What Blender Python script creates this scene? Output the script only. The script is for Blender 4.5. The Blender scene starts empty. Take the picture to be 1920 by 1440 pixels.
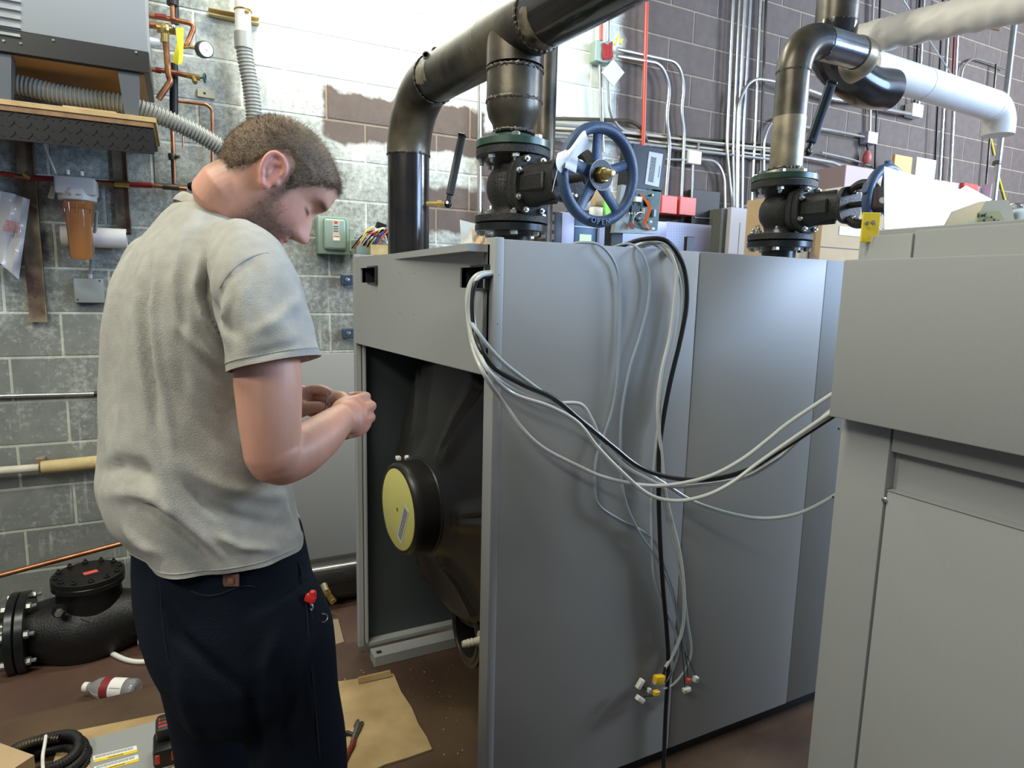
import bpy, bmesh, math, random
import numpy as np
from mathutils import Vector, Matrix, Quaternion
random.seed(7); np.random.seed(7)
SC = bpy.context.scene
COL = SC.collection
PI = math.pi
# ------------------------------------------------------------------ camera
FPX, YAW, PIT, ROL = 1202.5, .472, -.1444, .0236
CAM = Vector((.7156, -3.588, 1.47))
FW = Vector((math.sin(YAW)*math.cos(PIT), math.cos(YAW)*math.cos(PIT), math.sin(PIT)))
_r = Vector((math.cos(YAW), -math.sin(YAW), 0)); _u = _r.cross(FW)
RT = _r*math.cos(ROL)+_u*math.sin(ROL); UP = -_r*math.sin(ROL)+_u*math.cos(ROL)
cd = bpy.data.cameras.new('camera'); cam = bpy.data.objects.new('camera', cd); COL.objects.link(cam)
cd.sensor_width = 36; cd.lens = FPX/1920*36; cd.clip_start = .02; cd.clip_end = 60
cam.matrix_world = Matrix(((RT.x, UP.x, -FW.x, CAM.x), (RT.y, UP.y, -FW.y, CAM.y), (RT.z, UP.z, -FW.z, CAM.z), (0, 0, 0, 1)))
SC.camera = cam
# survey helpers: a sight line from the tripod position to a known plane / distance
def ray(x, y): return FW+(x-960)/FPX*RT-(y-720)/FPX*UP
def at(x, y, d): return CAM+ray(x, y)*d
def on(x, y, ax, v):
    r = ray(x, y); return CAM+r*((v-CAM[ax])/r[ax])
def onX(x, y, v): return on(x, y, 0, v)
def onY(x, y, v): return on(x, y, 1, v)
def onZ(x, y, v): return on(x, y, 2, v)
# ------------------------------------------------------------------ world, lights, exposure
SC.view_settings.view_transform = 'Standard'; SC.view_settings.look = 'None'
SC.view_settings.gamma = 1; SC.view_settings.use_curve_mapping = False
SC.view_settings.exposure = 0.42
W = bpy.data.worlds.new('world'); SC.world = W; W.use_nodes = True
W.node_tree.nodes['Background'].inputs[0].default_value = (.52, .64, .90, 1)
W.node_tree.nodes['Background'].inputs[1].default_value = .17
def area(name, loc, to, sx, sy, power, col):
    l = bpy.data.lights.new(name, 'AREA'); l.shape = 'RECTANGLE'; l.size = sx; l.size_y = sy
    l.energy = power; l.color = col
    o = bpy.data.objects.new(name, l); COL.objects.link(o); o.location = loc
    o.rotation_euler = (Vector(to)-Vector(loc)).to_track_quat('-Z', 'Y').to_euler(); return o
WARM = (1, .97, .84)
area('strip_light_lamp', (1.75, -.62, 3.62), (1.85, -.25, 2.2), 1.3, .12, 44, WARM)
area('strip_light_lamp', (-.2, -2.3, 3.9), (.1, -1.6, 0), 2.4, .2, 66, WARM)
area('strip_light_lamp', (-1.5, -3.7, 3.5), (.9, -2.5, .9), 2.4, .2, 48, WARM)
area('doorway_daylight', (6.2, -5.9, 2.7), (2.6, -1.6, 1.5), 2.4, 2.2, 330, (.42, .63, 1))
area('high_window_daylight', (8.6, -3.6, 3.7), (4.6, -.5, 2.0), 1.6, 1.4, 360, (.74, .84, 1))
# ------------------------------------------------------------------ materials
MATS = {}
def mat(name, col, rough=.5, metal=0., noise=0., nscale=20., bump=0., bscale=60., col2=None, trans=0., emit=None, spec=.5, coat=0.):
    if name in MATS: return MATS[name]
    m = bpy.data.materials.new(name); m.use_nodes = True; MATS[name] = m
    nt = m.node_tree; b = nt.nodes['Principled BSDF']
    b.inputs['Base Color'].default_value = (*col, 1); b.inputs['Roughness'].default_value = rough
    b.inputs['Metallic'].default_value = metal; b.inputs['Specular IOR Level'].default_value = spec
    b.inputs['Coat Weight'].default_value = coat
    if trans: b.inputs['Transmission Weight'].default_value = trans
    if emit: b.inputs['Emission Color'].default_value = (*emit[:3], 1); b.inputs['Emission Strength'].default_value = emit[3]
    if noise or bump:
        g = nt.nodes.new('ShaderNodeNewGeometry')
    if noise:
        n = nt.nodes.new('ShaderNodeTexNoise'); n.inputs['Scale'].default_value = nscale; n.inputs['Detail'].default_value = 6
        nt.links.new(g.outputs['Position'], n.inputs['Vector'])
        r = nt.nodes.new('ShaderNodeMapRange'); r.inputs[1].default_value = .35; r.inputs[2].default_value = .65
        r.inputs[3].default_value = 0; r.inputs[4].default_value = noise
        nt.links.new(n.outputs['Fac'], r.inputs[0])
        x = nt.nodes.new('ShaderNodeMix'); x.data_type = 'RGBA'; x.inputs[6].default_value = (*col, 1)
        c2 = col2 or tuple(c*.45 for c in col); x.inputs[7].default_value = (*c2, 1)
        nt.links.new(r.outputs[0], x.inputs[0]); nt.links.new(x.outputs[2], b.inputs['Base Color'])
    if bump:
        n2 = nt.nodes.new('ShaderNodeTexNoise'); n2.inputs['Scale'].default_value = bscale; n2.inputs['Detail'].default_value = 4
        nt.links.new(g.outputs['Position'], n2.inputs['Vector'])
        bp = nt.nodes.new('ShaderNodeBump'); bp.inputs['Strength'].default_value = bump; bp.inputs['Distance'].default_value = .004
        nt.links.new(n2.outputs['Fac'], bp.inputs['Height']); nt.links.new(bp.outputs['Normal'], b.inputs['Normal'])
    return m
M_CAB = mat('cabinet_grey_enamel', (.300, .310, .298), .50, .0, .10, 3, .12, 900, (.28, .290, .28))
M_CABEDGE = mat('cabinet_edge', (.36, .37, .35), .35, .2)
M_DARK = mat('dark_recess', (.018, .018, .018), .6)
M_SHROUD = mat('black_molded_plastic', (.013, .012, .010), .40, 0, .25, 9, .05, 30, (.019, .016, .012), spec=.5)
M_STEEL = mat('mill_scale_pipe', (.014, .012, .010), .34, .4, 1., 5, .25, 25, (.125, .105, .068))
M_PIPEBLK = mat('black_lacquer_pipe', (.022, .020, .019), .22, .4, .35, 12, .15, 18, (.05, .044, .035), coat=.4)
M_WELD = mat('weld_bead', (.16, .145, .115), .42, .8, .9, 80, .9, 150, (.04, .035, .03))
M_TAN = mat('heat_tint_steel', (.34, .29, .19), .42, .45, .8, 10, .2, 30, (.11, .095, .07))
M_SHINY = mat('bare_ground_steel', (.30, .32, .34), .25, .9, .5, 14, .1, 40, (.10, .11, .12))
M_IRON = mat('black_cast_iron', (.012, .0115, .0105), .55, .2, .3, 30, .55, 220, (.034, .032, .028))
M_IRONK = mat('black_valve_casting', (.008, .008, .008), .42, .2, .3, 30, .5, 160, (.014, .013, .012))
M_GREEN = mat('green_painted_flange', (.020, .060, .038), .35, .1, .7, 25, .1, 60, (.055, .085, .055))
M_BLKFL = mat('black_painted_flange', (.014, .017, .017), .28, .3)
M_ZINC = mat('zinc_bolt', (.50, .51, .47), .32, .85, .5, 60, col2=(.25, .25, .22))
M_CHROME = mat('chrome', (.8, .8, .8), .15, 1)
M_BLUE = mat('blue_wheel_paint', (.035, .068, .135), .5, 0, .4, 30, .25, 160, (.055, .085, .14))
M_BRASS = mat('brass', (.55, .40, .14), .3, .9, .4, 40, col2=(.30, .19, .06))
M_COPPER = mat('copper', (.50, .22, .10), .34, .85, .8, 14, col2=(.20, .075, .04))
M_REDPIPE = mat('red_painted_pipe', (.55, .085, .05), .4, .1)
M_REDTAPE = mat('dark_red_band', (.22, .018, .015), .4)
M_EMT = mat('galvanised_conduit', (.55, .55, .52), .30, .85, .4, 18, col2=(.33, .33, .31))
M_FLEX = mat('grey_flexible_conduit', (.30, .31, .28), .45, .1)
M_WHITE = mat('white_plastic', (.78, .77, .70), .4)
M_INS = mat('white_pipe_jacket', (.74, .70, .64), .5, 0, .3, 6, .5, 14, (.60, .55, .46))
M_TANFO = mat('tan_foam', (.62, .50, .25), .8, 0, .6, 20, .3, 50, (.45, .33, .13))
M_CARD = mat('cardboard', (.46, .33, .185), .85, 0, .4, 8, .15, 60, (.38, .26, .13))
M_CARDF = mat('worn_cardboard', (.50, .36, .17), .8, 0, .9, 5, .3, 25, (.30, .20, .085))
M_WOOD = mat('plywood', (.52, .38, .17), .7, 0, .6, 12, .2, 50, (.33, .21, .09))
M_RUST = mat('rusty_steel_strip', (.42, .34, .22), .6, .3, 1., 6, .2, 40, (.07, .035, .028))
M_BLACK = mat('black_paint', (.009, .009, .009), .45, spec=.35)
M_BLKRUB = mat('black_rubber', (.012, .012, .013), .55)
M_GREYBOX = mat('grey_enclosure', (.27, .30, .29), .5, .1)
M_GREENBOX = mat('grey_green_enclosure', (.27, .36, .29), .4, .1)
M_LAV = mat('lavender_grey_panel', (.33, .33, .42), .45, .1)
M_REDBOX = mat('red_box_paint', (.66, .10, .075), .4)
M_YEL = mat('yellow_paint', (.78, .58, .02), .45)
M_YELCAP = mat('pale_yellow_plastic', (.68, .64, .18), .5, 0, .25, 18, 0, 60, (.60, .57, .22))
M_LABEL = mat('grey_white_label', (.55, .57, .55), .5)
M_PAPER = mat('white_paper', (.80, .79, .75), .7)
M_INK = mat('printed_ink', (.05, .05, .06), .7)
M_REDINK = mat('red_ink', (.60, .06, .04), .6)
M_BLUEINK = mat('blue_ink', (.04, .12, .45), .6)
M_CABLE = mat('grey_cable_jacket', (.42, .475, .465), .32, 0)
M_CABLEW = mat('light_grey_cable_jacket', (.52, .54, .51), .32, 0)
M_CABLEB = mat('slim_blue_grey_cable_jacket', (.30, .36, .40), .35, 0)
M_CABLEK = mat('black_cable_jacket', (.012, .011, .011), .35)
M_REDW = mat('red_wire', (.60, .07, .03), .4)
M_ORW = mat('orange_wire', (.80, .16, .03), .4)
M_CONN = mat('cream_connector', (.72, .71, .62), .45)
M_AMBER = mat('amber_sump', (.34, .13, .035), .12, 0, .3, 8, col2=(.40, .19, .07), coat=.6)
M_CLEAR = mat('clear_plastic', (.95, .96, .97), .06, 0, trans=.9)
M_BOTTLE = mat('clear_bottle_plastic', (.85, .86, .88), .08, 0, trans=.8)
M_BURG = mat('burgundy_label', (.22, .03, .03), .35)
M_BEIGE = mat('beige_plastic', (.50, .46, .33), .5)
M_OLIVE = mat('olive_plastic', (.42, .40, .17), .5)
M_SHEET = mat('galvanised_sheet', (.24, .32, .41), .42, .25, .4, 60, col2=(.20, .28, .38))
M_PCB = mat('green_circuit_board', (.02, .07, .04), .5, 0, .8, 40, col2=(.01, .03, .02))
M_LCD = mat('green_lcd', (.35, .62, .22), .4, emit=(.35, .75, .2, .5))
M_GRNTAG = mat('bright_green_tag', (.25, .72, .06), .6)
M_TAGY = mat('yellow_tag', (.86, .74, .02), .6)
M_BROWNCAP = mat('brown_rubber_cap', (.075, .048, .036), .7, 0, .3, 30)
M_DUCT = mat('dark_grey_case', (.035, .042, .044), .45)
M_CABSIDE = M_CAB
# ------------------------------------------------------------------ mesh building
ROOT = {}
def finish(o, label=None, cat=None, group=None, kind=None):
    if label: o['label'] = label
    if cat: o['category'] = cat
    if group: o['group'] = group
    if kind: o['kind'] = kind
    return o
def thing(name, label, cat, loc, group=None):
    o = bpy.data.objects.new(name, None); COL.objects.link(o); o.location = loc; o.empty_display_size = .05
    ROOT[o.name] = Vector(loc); return finish(o, label, cat, group)
def basis(d):
    d = Vector(d).normalized(); a = Vector((0, 0, 1)) if abs(d.z) < .9 else Vector((1, 0, 0))
    u = d.cross(a).normalized(); v = d.cross(u).normalized(); return u, v, d
class MB:
    def __init__(s): s.b = bmesh.new()
    def _add(s, vs, fs):
        v = [s.b.verts.new(p) for p in vs]
        for f in fs:
            try: s.b.faces.new([v[i] for i in f])
            except ValueError: pass
        return s
    def grid(s, rows, closed=True, cap=True):
        n = len(rows[0]); vs = [p for r in rows for p in r]; fs = []
        for i in range(len(rows)-1):
            for j in range(n if closed else n-1):
                k = (j+1) % n; fs.append((i*n+j, i*n+k, (i+1)*n+k, (i+1)*n+j))
        if cap and closed:
            fs.append(tuple(reversed(range(n)))); fs.append(tuple((len(rows)-1)*n+j for j in range(n)))
        return s._add(vs, fs)
    def hexa(s, c8):
        return s._add(c8, [(0, 3, 2, 1), (4, 5, 6, 7), (0, 1, 5, 4), (1, 2, 6, 5), (2, 3, 7, 6), (3, 0, 4, 7)])
    def box(s, c, size, rot=None, bev=0., seg=1):
        t = bmesh.new(); bmesh.ops.create_cube(t, size=1)
        bmesh.ops.scale(t, vec=size, verts=t.verts)
        if bev: bmesh.ops.bevel(t, geom=t.edges[:], offset=bev, segments=seg, affect='EDGES', profile=.5)
        if rot is not None: bmesh.ops.rotate(t, cent=(0, 0, 0), matrix=rot, verts=t.verts)
        bmesh.ops.translate(t, vec=c, verts=t.verts); return s.merge(t)
    def bb(s, a, b, bev=0., seg=1):
        a = Vector(a); b = Vector(b)
        return s.box((a+b)/2, tuple(max(abs(b[i]-a[i]), 1e-4) for i in range(3)), None, bev, seg)
    def merge(s, t):
        t.verts.index_update(); v = [s.b.verts.new(x.co) for x in t.verts]
        for f in t.faces:
            try: s.b.faces.new([v[x.index] for x in f.verts])
            except ValueError: pass
        t.free(); return s
    def ring(s, c, u, v, r, n, ry=None):
        ry = r if ry is None else ry
        return [Vector(c)+u*math.cos(2*PI*i/n)*r+v*math.sin(2*PI*i/n)*ry for i in range(n)]
    def lathe(s, c, d, prof, n=32, cap=True):
        u, v, d = basis(d)
        return s.grid([s.ring(Vector(c)+d*h, u, v, max(r, 1e-4), n) for h, r in prof], True, cap)
    def cyl(s, a, b, r, n=16, r2=None):
        a = Vector(a); b = Vector(b); return s.lathe(a, b-a, [(0, r), ((b-a).length, r if r2 is None else r2)], n)
    def tube(s, pts, r, n=12, cap=True, smooth=0):
        pts = [Vector(p) for p in pts]
        if smooth: pts = spline(pts, smooth)
        m = len(pts); rr = r if hasattr(r, '__len__') else [r]*m
        if len(rr) != m: rr = [rr[min(int(i*len(rr)/m), len(rr)-1)] for i in range(m)]
        t0 = (pts[1]-pts[0]).normalized(); u, v, _ = basis(t0); rows = []
        for i in range(m):
            t = (pts[min(i+1, m-1)]-pts[max(i-1, 0)]).normalized()
            q = t0.rotation_difference(t); u = q @ u; v = q @ v; t0 = t
            rows.append(s.ring(pts[i], u, v, rr[i], n))
        return s.grid(rows, True, cap)
    def prism(s, poly, vec, bev=0.):
        n = len(poly); a = [Vector(p) for p in poly]; b = [p+Vector(vec) for p in a]
        return s._add(a+b, [tuple(range(n)), tuple(reversed(range(n, 2*n)))]+[(i, (i+1) % n, n+(i+1) % n, n+i) for i in range(n)])
    def sphere(s, c, r, n=16):
        t = bmesh.new(); bmesh.ops.create_uvsphere(t, u_segments=n, v_segments=n//2, radius=1)
        rr = r if hasattr(r, '__len__') else (r, r, r)
        bmesh.ops.scale(t, vec=rr, verts=t.verts); bmesh.ops.translate(t, vec=c, verts=t.verts); return s.merge(t)
    def torus(s, c, ax, R, r, n=40, m=12, squash=1.):
        u, v, d = basis(ax); rows = []
        for i in range(n):
            a = 2*PI*i/n; e = u*math.cos(a)+v*math.sin(a)
            rows.append([Vector(c)+e*(R+r*math.cos(2*PI*j/m))+d*r*squash*math.sin(2*PI*j/m) for j in range(m)])
        rows.append(rows[0]); return s.grid(rows, True, False)
    def mesh(s, name, m, origin=(0, 0, 0), sharp=35, weld=True):
        if weld: bmesh.ops.remove_doubles(s.b, verts=s.b.verts, dist=1e-6)
        bmesh.ops.recalc_face_normals(s.b, faces=s.b.faces)
        bmesh.ops.translate(s.b, vec=-Vector(origin), verts=s.b.verts)
        me = bpy.data.meshes.new(name); s.b.to_mesh(me); s.b.free()
        me.polygons.foreach_set('use_smooth', [True]*len(me.polygons)); me.set_sharp_from_angle(angle=math.radians(sharp))
        for x in (m if isinstance(m, (list, tuple)) else [m]): me.materials.append(x)
        return me
    def build(s, name, m, parent=None, label=None, cat=None, group=None, kind=None, sharp=35):
        if parent is None:
            xs = [v.co for v in s.b.verts]
            lo = Vector([min(v[i] for v in xs) for i in range(3)]); hi = Vector([max(v[i] for v in xs) for i in range(3)])
            org = Vector(((lo.x+hi.x)/2, (lo.y+hi.y)/2, lo.z))
        else: org = ROOT[parent.name]
        o = bpy.data.objects.new(name, s.mesh(name, m, org, sharp)); COL.objects.link(o)
        if parent is None: o.location = org
        else: o.parent = parent
        ROOT[o.name] = org; return finish(o, label, cat, group, kind)
def spline(p, k=8):
    q = [p[0]*2-p[1]]+list(p)+[p[-1]*2-p[-2]]; out = []
    for i in range(1, len(q)-2):
        a, b, c, d = q[i-1:i+3]
        for j in range(k):
            t = j/k; out.append(.5*((2*b)+(c-a)*t+(2*a-5*b+4*c-d)*t*t+(3*b-a-3*c+d)*t**3))
    out.append(p[-1].copy()); return out
def arc(c, a, b, n=10):          # quarter bend from direction a to direction b round centre c: points c + cos*a + sin*b
    c = Vector(c); a = Vector(a); b = Vector(b)
    return [c+a*math.cos(PI/2*i/n)+b*math.sin(PI/2*i/n) for i in range(n+1)]
def bend(pts, r, n=8):           # polyline with rounded corners
    pts = [Vector(p) for p in pts]; out = [pts[0]]
    for i in range(1, len(pts)-1):
        a = (pts[i-1]-pts[i]); b = (pts[i+1]-pts[i]); rr = min(r, a.length*.49, b.length*.49); a.normalize(); b.normalize()
        p0 = pts[i]+a*rr; p2 = pts[i]+b*rr
        for j in range(n+1):
            t = j/n; out.append(p0*(1-t)**2+pts[i]*2*t*(1-t)+p2*t*t)
    out.append(pts[-1]); return out
def place(me, name, loc, parent, rot=None, label=None, scale=None):   # a piece sharing mesh data
    o = bpy.data.objects.new(name, me); COL.objects.link(o)
    o.parent = parent; o.location = Vector(loc)-(ROOT[parent.name] if parent else Vector((0, 0, 0)))
    if rot is not None: o.rotation_mode = 'QUATERNION'; o.rotation_quaternion = rot
    if scale: o.scale = scale
    if label: o['label'] = label
    ROOT[o.name] = Vector(loc); return o
def text(body, c, right, up, h, m, parent, name='printing', depth=.0006, label=None, align='CENTER', bold=0.):
    cu = bpy.data.curves.new(name, 'FONT'); cu.body = body; cu.size = h*1.38; cu.align_x = align; cu.align_y = 'CENTER'; cu.extrude = depth; cu.offset = bold
    o = bpy.data.objects.new('tmp', cu); COL.objects.link(o)
    dg = bpy.context.evaluated_depsgraph_get(); me = bpy.data.meshes.new_from_object(o.evaluated_get(dg))
    bpy.data.objects.remove(o); me.materials.clear(); me.materials.append(m)
    r = Vector(right).normalized(); u = Vector(up); u = (u-r*u.dot(r)).normalized(); n = r.cross(u)
    me.transform(Matrix(((r.x, u.x, n.x, 0), (r.y, u.y, n.y, 0), (r.z, u.z, n.z, 0), (0, 0, 0, 1))))
    ob = bpy.data.objects.new(name, me); COL.objects.link(ob); ob.parent = parent
    ob.location = Vector(c)-(ROOT[parent.name] if parent else Vector((0, 0, 0))); ROOT[ob.name] = Vector(c)
    if label: ob['label'] = label
    return ob
def print_lines(c, right, up, w, h, rows, m, parent, name='printing'):
    b = MB(); r = Vector(right).normalized(); u = Vector(up); u = (u-r*u.dot(r)).normalized(); n = r.cross(u)
    R = Matrix((r, u, n)).transposed(); rnd = random.Random(len(name)+rows)
    for i in range(rows):
        y = h/2-(i+.5)*h/rows; x = -w/2
        while x < w/2-.001:
            k = min(rnd.uniform(.08, .22)*w*.6, w/2-x)
            b.box(Vector(c)+r*(x+k/2)+u*y, (k*.85, h/rows*.42, .0006), R); x += k
    return b.build(name, m, parent)
NUT = MB().lathe((0, 0, 0), (0, 0, 1), [(0, .0115), (0, .0125), (.010, .0125), (.012, .0108)], 6).mesh('hex_nut', M_ZINC)
BOLT = MB().lathe((0, 0, 0), (0, 0, 1), [(0, .0125), (.010, .0125), (.012, .0105)], 6).lathe((0, 0, .011), (0, 0, 1), [(0, .0065), (.010, .0065), (.012, .005)], 8).mesh('hex_bolt', M_ZINC)
def zrot(d): return Vector((0, 0, 1)).rotation_difference(Vector(d).normalized())
# ================================================================== SETTING
FLZ = -.1016
def wall_material(name, base_dark, base_grey, white):
    m = bpy.data.materials.new(name); m.use_nodes = True; nt = m.node_tree; N = nt.nodes; L = nt.links
    b = N['Principled BSDF']; b.inputs['Roughness'].default_value = .82
    g = N.new('ShaderNodeNewGeometry'); sp = N.new('ShaderNodeSeparateXYZ'); L.new(g.outputs['Position'], sp.inputs[0])
    def noise(s, d=5, r=.6):
        n = N.new('ShaderNodeTexNoise'); n.inputs['Scale'].default_value = s; n.inputs['Detail'].default_value = d
        n.inputs['Roughness'].default_value = r; L.new(g.outputs['Position'], n.inputs['Vector']); return n.outputs['Fac']
    def mth(op, a, b_=None, clamp=False):
        n = N.new('ShaderNodeMath'); n.operation = op; n.use_clamp = clamp
        for i, v in enumerate((a, b_)):
            if v is None: continue
            if isinstance(v, (int, float)): n.inputs[i].default_value = v
            else: L.new(v, n.inputs[i])
        return n.outputs[0]
    def mr(v, a, b_, c=0., d=1.):
        n = N.new('ShaderNodeMapRange'); L.new(v, n.inputs[0])
        for i, k in enumerate((a, b_, c, d)): n.inputs[i+1].default_value = k
        return n.outputs[0]
    def mix(f, a, b_):
        n = N.new('ShaderNodeMix'); n.data_type = 'RGBA'; L.new(f, n.inputs[0])
        for i, v in ((6, a), (7, b_)):
            if isinstance(v, tuple): n.inputs[i].default_value = (*v, 1)
            else: L.new(v, n.inputs[i])
        return n.outputs[2]
    edge = noise(5.5, 3); e1 = mth('MULTIPLY', mth('SUBTRACT', edge, .5), .16); e2 = mth('MULTIPLY', mth('SUBTRACT', noise(2.2, 2), .5), .22)
    X = mth('ADD', sp.outputs[0], mth('ADD', e1, e2)); Z = mth('ADD', sp.outputs[2], e1)
    def rect(x0, x1, z0, z1, s=.012):
        return mth('MULTIPLY', mth('MULTIPLY', mr(X, x0-s, x0+s), mr(X, x1+s, x1-s)), mth('MULTIPLY', mr(Z, z0-s, z0+s), mr(Z, z1+s, z1-s)))
    painted = mth('MULTIPLY', mr(X, 3.30, 3.22), mr(mth('ADD', Z, mth('MULTIPLY', mr(X, 2.35, 2.8), -.35)), 1.62, 1.72))
    left = mr(X, 2.42, 2.36)
    painted = mth('MAXIMUM', painted, left)
    p1 = rect(1.40, 2.36, 2.245, 2.50); p2 = rect(1.72, 2.75, 1.80, 2.04); p3 = rect(2.30, 2.9, 1.7, 2.4)
    patch = mth('MAXIMUM', mth('MAXIMUM', p1, p2), p3)
    keep = mth('SUBTRACT', 1., patch)
    painted = mth('MULTIPLY', painted, keep, True)
    blot = noise(2.6, 4); spk = noise(38, 3, .7); fine = noise(140, 2)
    hi = mth('MULTIPLY', mr(Z, 2.10, 2.62), mr(X, .75, 1.45))
    hi = mth('MULTIPLY', hi, .85)
    streak = N.new('ShaderNodeTexNoise'); mp = N.new('ShaderNodeMapping'); mp.inputs['Scale'].default_value = (34, 1, 2.6)
    L.new(g.outputs['Position'], mp.inputs[0]); L.new(mp.outputs[0], streak.inputs['Vector']); streak.inputs['Scale'].default_value = 1; streak.inputs['Detail'].default_value = 2
    runs = mth('MULTIPLY', mr(streak.outputs['Fac'], .60, .66), mr(blot, .50, .60))
    midw = mth('MULTIPLY', mr(Z, 1.1, 1.75), .32)
    amt = mth('ADD', mth('ADD', mth('MULTIPLY', mr(blot, .40, .66), .45), hi), midw)
    wfac = mth('MULTIPLY', mr(mth('ADD', mth('MULTIPLY', spk, .9), mth('MULTIPLY', amt, .60)), .60, 1.05), .92, True)
    wfac = mth('MAXIMUM', wfac, mth('MULTIPLY', runs, .55))
    # above the head-height band the overspray is solid white
    solid = mth('MULTIPLY', mr(Z, 2.62, 2.80), mr(X, 1.0, 1.35)); wfac = mth('MAXIMUM', wfac, mth('MULTIPLY', solid, mr(spk, .28, .46, .72, 1.)))
    oi = N.new('ShaderNodeObjectInfo'); rnd = mth('ADD', mth('MULTIPLY', oi.outputs['Random'], .5), mth('MULTIPLY', g.outputs['Random Per Island'], .5))
    gv = mix(mr(noise(9, 4), .35, .65), base_grey, tuple(c*.80 for c in base_grey))
    gcol = mix(wfac, gv, white)
    dv = mix(mr(noise(14, 4), .3, .7), base_dark, tuple(c*.78 for c in base_dark))
    col = mix(painted, dv, gcol)
    hsv = N.new('ShaderNodeHueSaturation'); L.new(col, hsv.inputs['Color']); L.new(mr(rnd, 0, 1, .90, 1.08), hsv.inputs['Value'])
    L.new(hsv.outputs[0], b.inputs['Base Color'])
    bp = N.new('ShaderNodeBump'); bp.inputs['Strength'].default_value = .5; bp.inputs['Distance'].default_value = .003
    L.new(mth('ADD', fine, mth('MULTIPLY', spk, .6)), bp.inputs['Height']); L.new(bp.outputs[0], b.inputs['Normal'])
    return m
M_BLOCK = wall_material('split_face_block', (.130, .100, .083), (.235, .252, .226), (.66, .70, .63))
M_MORTAR = wall_material('mortar', (.29, .23, .165), (.56, .58, .48), (.84, .86, .80))
WX0, WX1, NR = -2.44, 11.8, 23
wall = MB().bb((WX0, .0032, FLZ), (WX1, .2, FLZ+NR*.2032)).build('wall_back', M_MORTAR, kind='structure')
BLK = MB().box((0, .011, 0), (.4064-.0115, .022, .2032-.0115), None, .0022).mesh('concrete_block', M_BLOCK)
cells = []
for r in range(NR):
    off = 0 if r % 2 else .2032
    k0 = math.ceil((WX0-off)/.4064)
    for k in range(k0, 60):
        xa = off+k*.4064
        if xa+.4064 > WX1: break
        c = Vector((xa+.2032, 0, FLZ+(r+.5)*.2032)); d = c-CAM; dz = d.dot(FW); px = 960+FPX*d.dot(RT)/dz; py = 720-FPX*d.dot(UP)/dz
        vis = -60 < px < 1990 and -50 < py < 1240 and not (940 < px < 1560 and py > 480) and not (px > 1560 and py > 430) and not (690 < px < 940 and py > 490) and not (230 < px < 560 and 520 < py < 1240)
        cells.append((0 if vis else 1, d.length, c))
cells.sort(key=lambda t: (t[0], t[1]))
for i, (v, d, c) in enumerate(cells[:290]): place(BLK, 'concrete_block', c, wall)
rest = MB()
for v, d, c in cells[290:]: rest.box((c.x, .011, c.z), (.4064-.0115, .022, .2032-.0115), None, .0022)
rest.build('far_concrete_blocks', M_BLOCK, wall, kind='stuff')
M_FLOOR = mat('oxblood_painted_concrete', (.110, .060, .042), .5, 0, .9, 2.6, .35, 22, (.055, .033, .025))
M_PAD = mat('worn_brown_concrete_pad', (.105, .066, .036), .5, 0, .9, 2.6, .4, 30, (.055, .029, .018))
floor = MB().bb((WX0, -7.5, FLZ-.15), (WX1, .0, FLZ)).build('floor', M_FLOOR, kind='structure')
# raised housekeeping pads, their edges a little ragged
def pad(x0, x1, y0, y1, nm):
    rnd = random.Random(int(x1*10)); top = []; n = 60
    for i in range(n+1): top.append(Vector((x0+(x1-x0)*i/n, y1+rnd.uniform(-.004, .004), 0)))
    for i in range(n+1): top.append(Vector((x1-(x1-x0)*i/n, y0+rnd.uniform(-.012, .012), 0)))
    b = MB(); m = len(top); bot = [p+Vector((0, (.012 if k < m/2 else -.02), FLZ-.002)) for k, p in enumerate(top)]
    b._add(top+bot, [tuple(range(m))]+[(i, (i+1) % m, m+(i+1) % m, m+i) for i in range(m)])
    return b.build(nm, M_PAD, floor, label='raised brown concrete pad')
pad(-2.4, 5.6, -2.52, -1.07, 'raised_pad'); pad(-2.4, 5.6, -4.6, -2.66, 'raised_pad')
rb = MB(); rnd = random.Random(3)
for i in range(260):
    x = rnd.uniform(1.9, 3.0); y = -2.60+rnd.gauss(0, .035); s = rnd.uniform(.003, .013)
    z = FLZ if -2.66 < y < -2.52 else 0
    rb.box((x, y, z+s*.3), (s, s*.8, s*.6), Matrix.Rotation(rnd.uniform(0, 3), 3, 'Z'))
rb.build('concrete_crumbs', mat('yellow_brown_crumbs', (.34, .24, .10), .9, 0, .9, 30, col2=(.10, .07, .04)), floor, kind='stuff')
rb = MB()
for i in range(150):
    x = rnd.uniform(1.0, 1.9); y = rnd.uniform(-2.1, -1.15); s = rnd.uniform(.0015, .004)
    rb.box((x, y, s*.25), (s, s*.7, s*.5), Matrix.Rotation(rnd.uniform(0, 3), 3, 'Z'))
rb.build('floor_grit', mat('pale_grit', (.55, .50, .42), .9), floor, kind='stuff')
CEZ = FLZ+NR*.2032
ceil = MB().bb((WX0, -7.5, CEZ), (WX1, .2, CEZ+.12)).build('ceiling', mat('ceiling_deck', (.30, .29, .27), .8), kind='structure')
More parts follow.
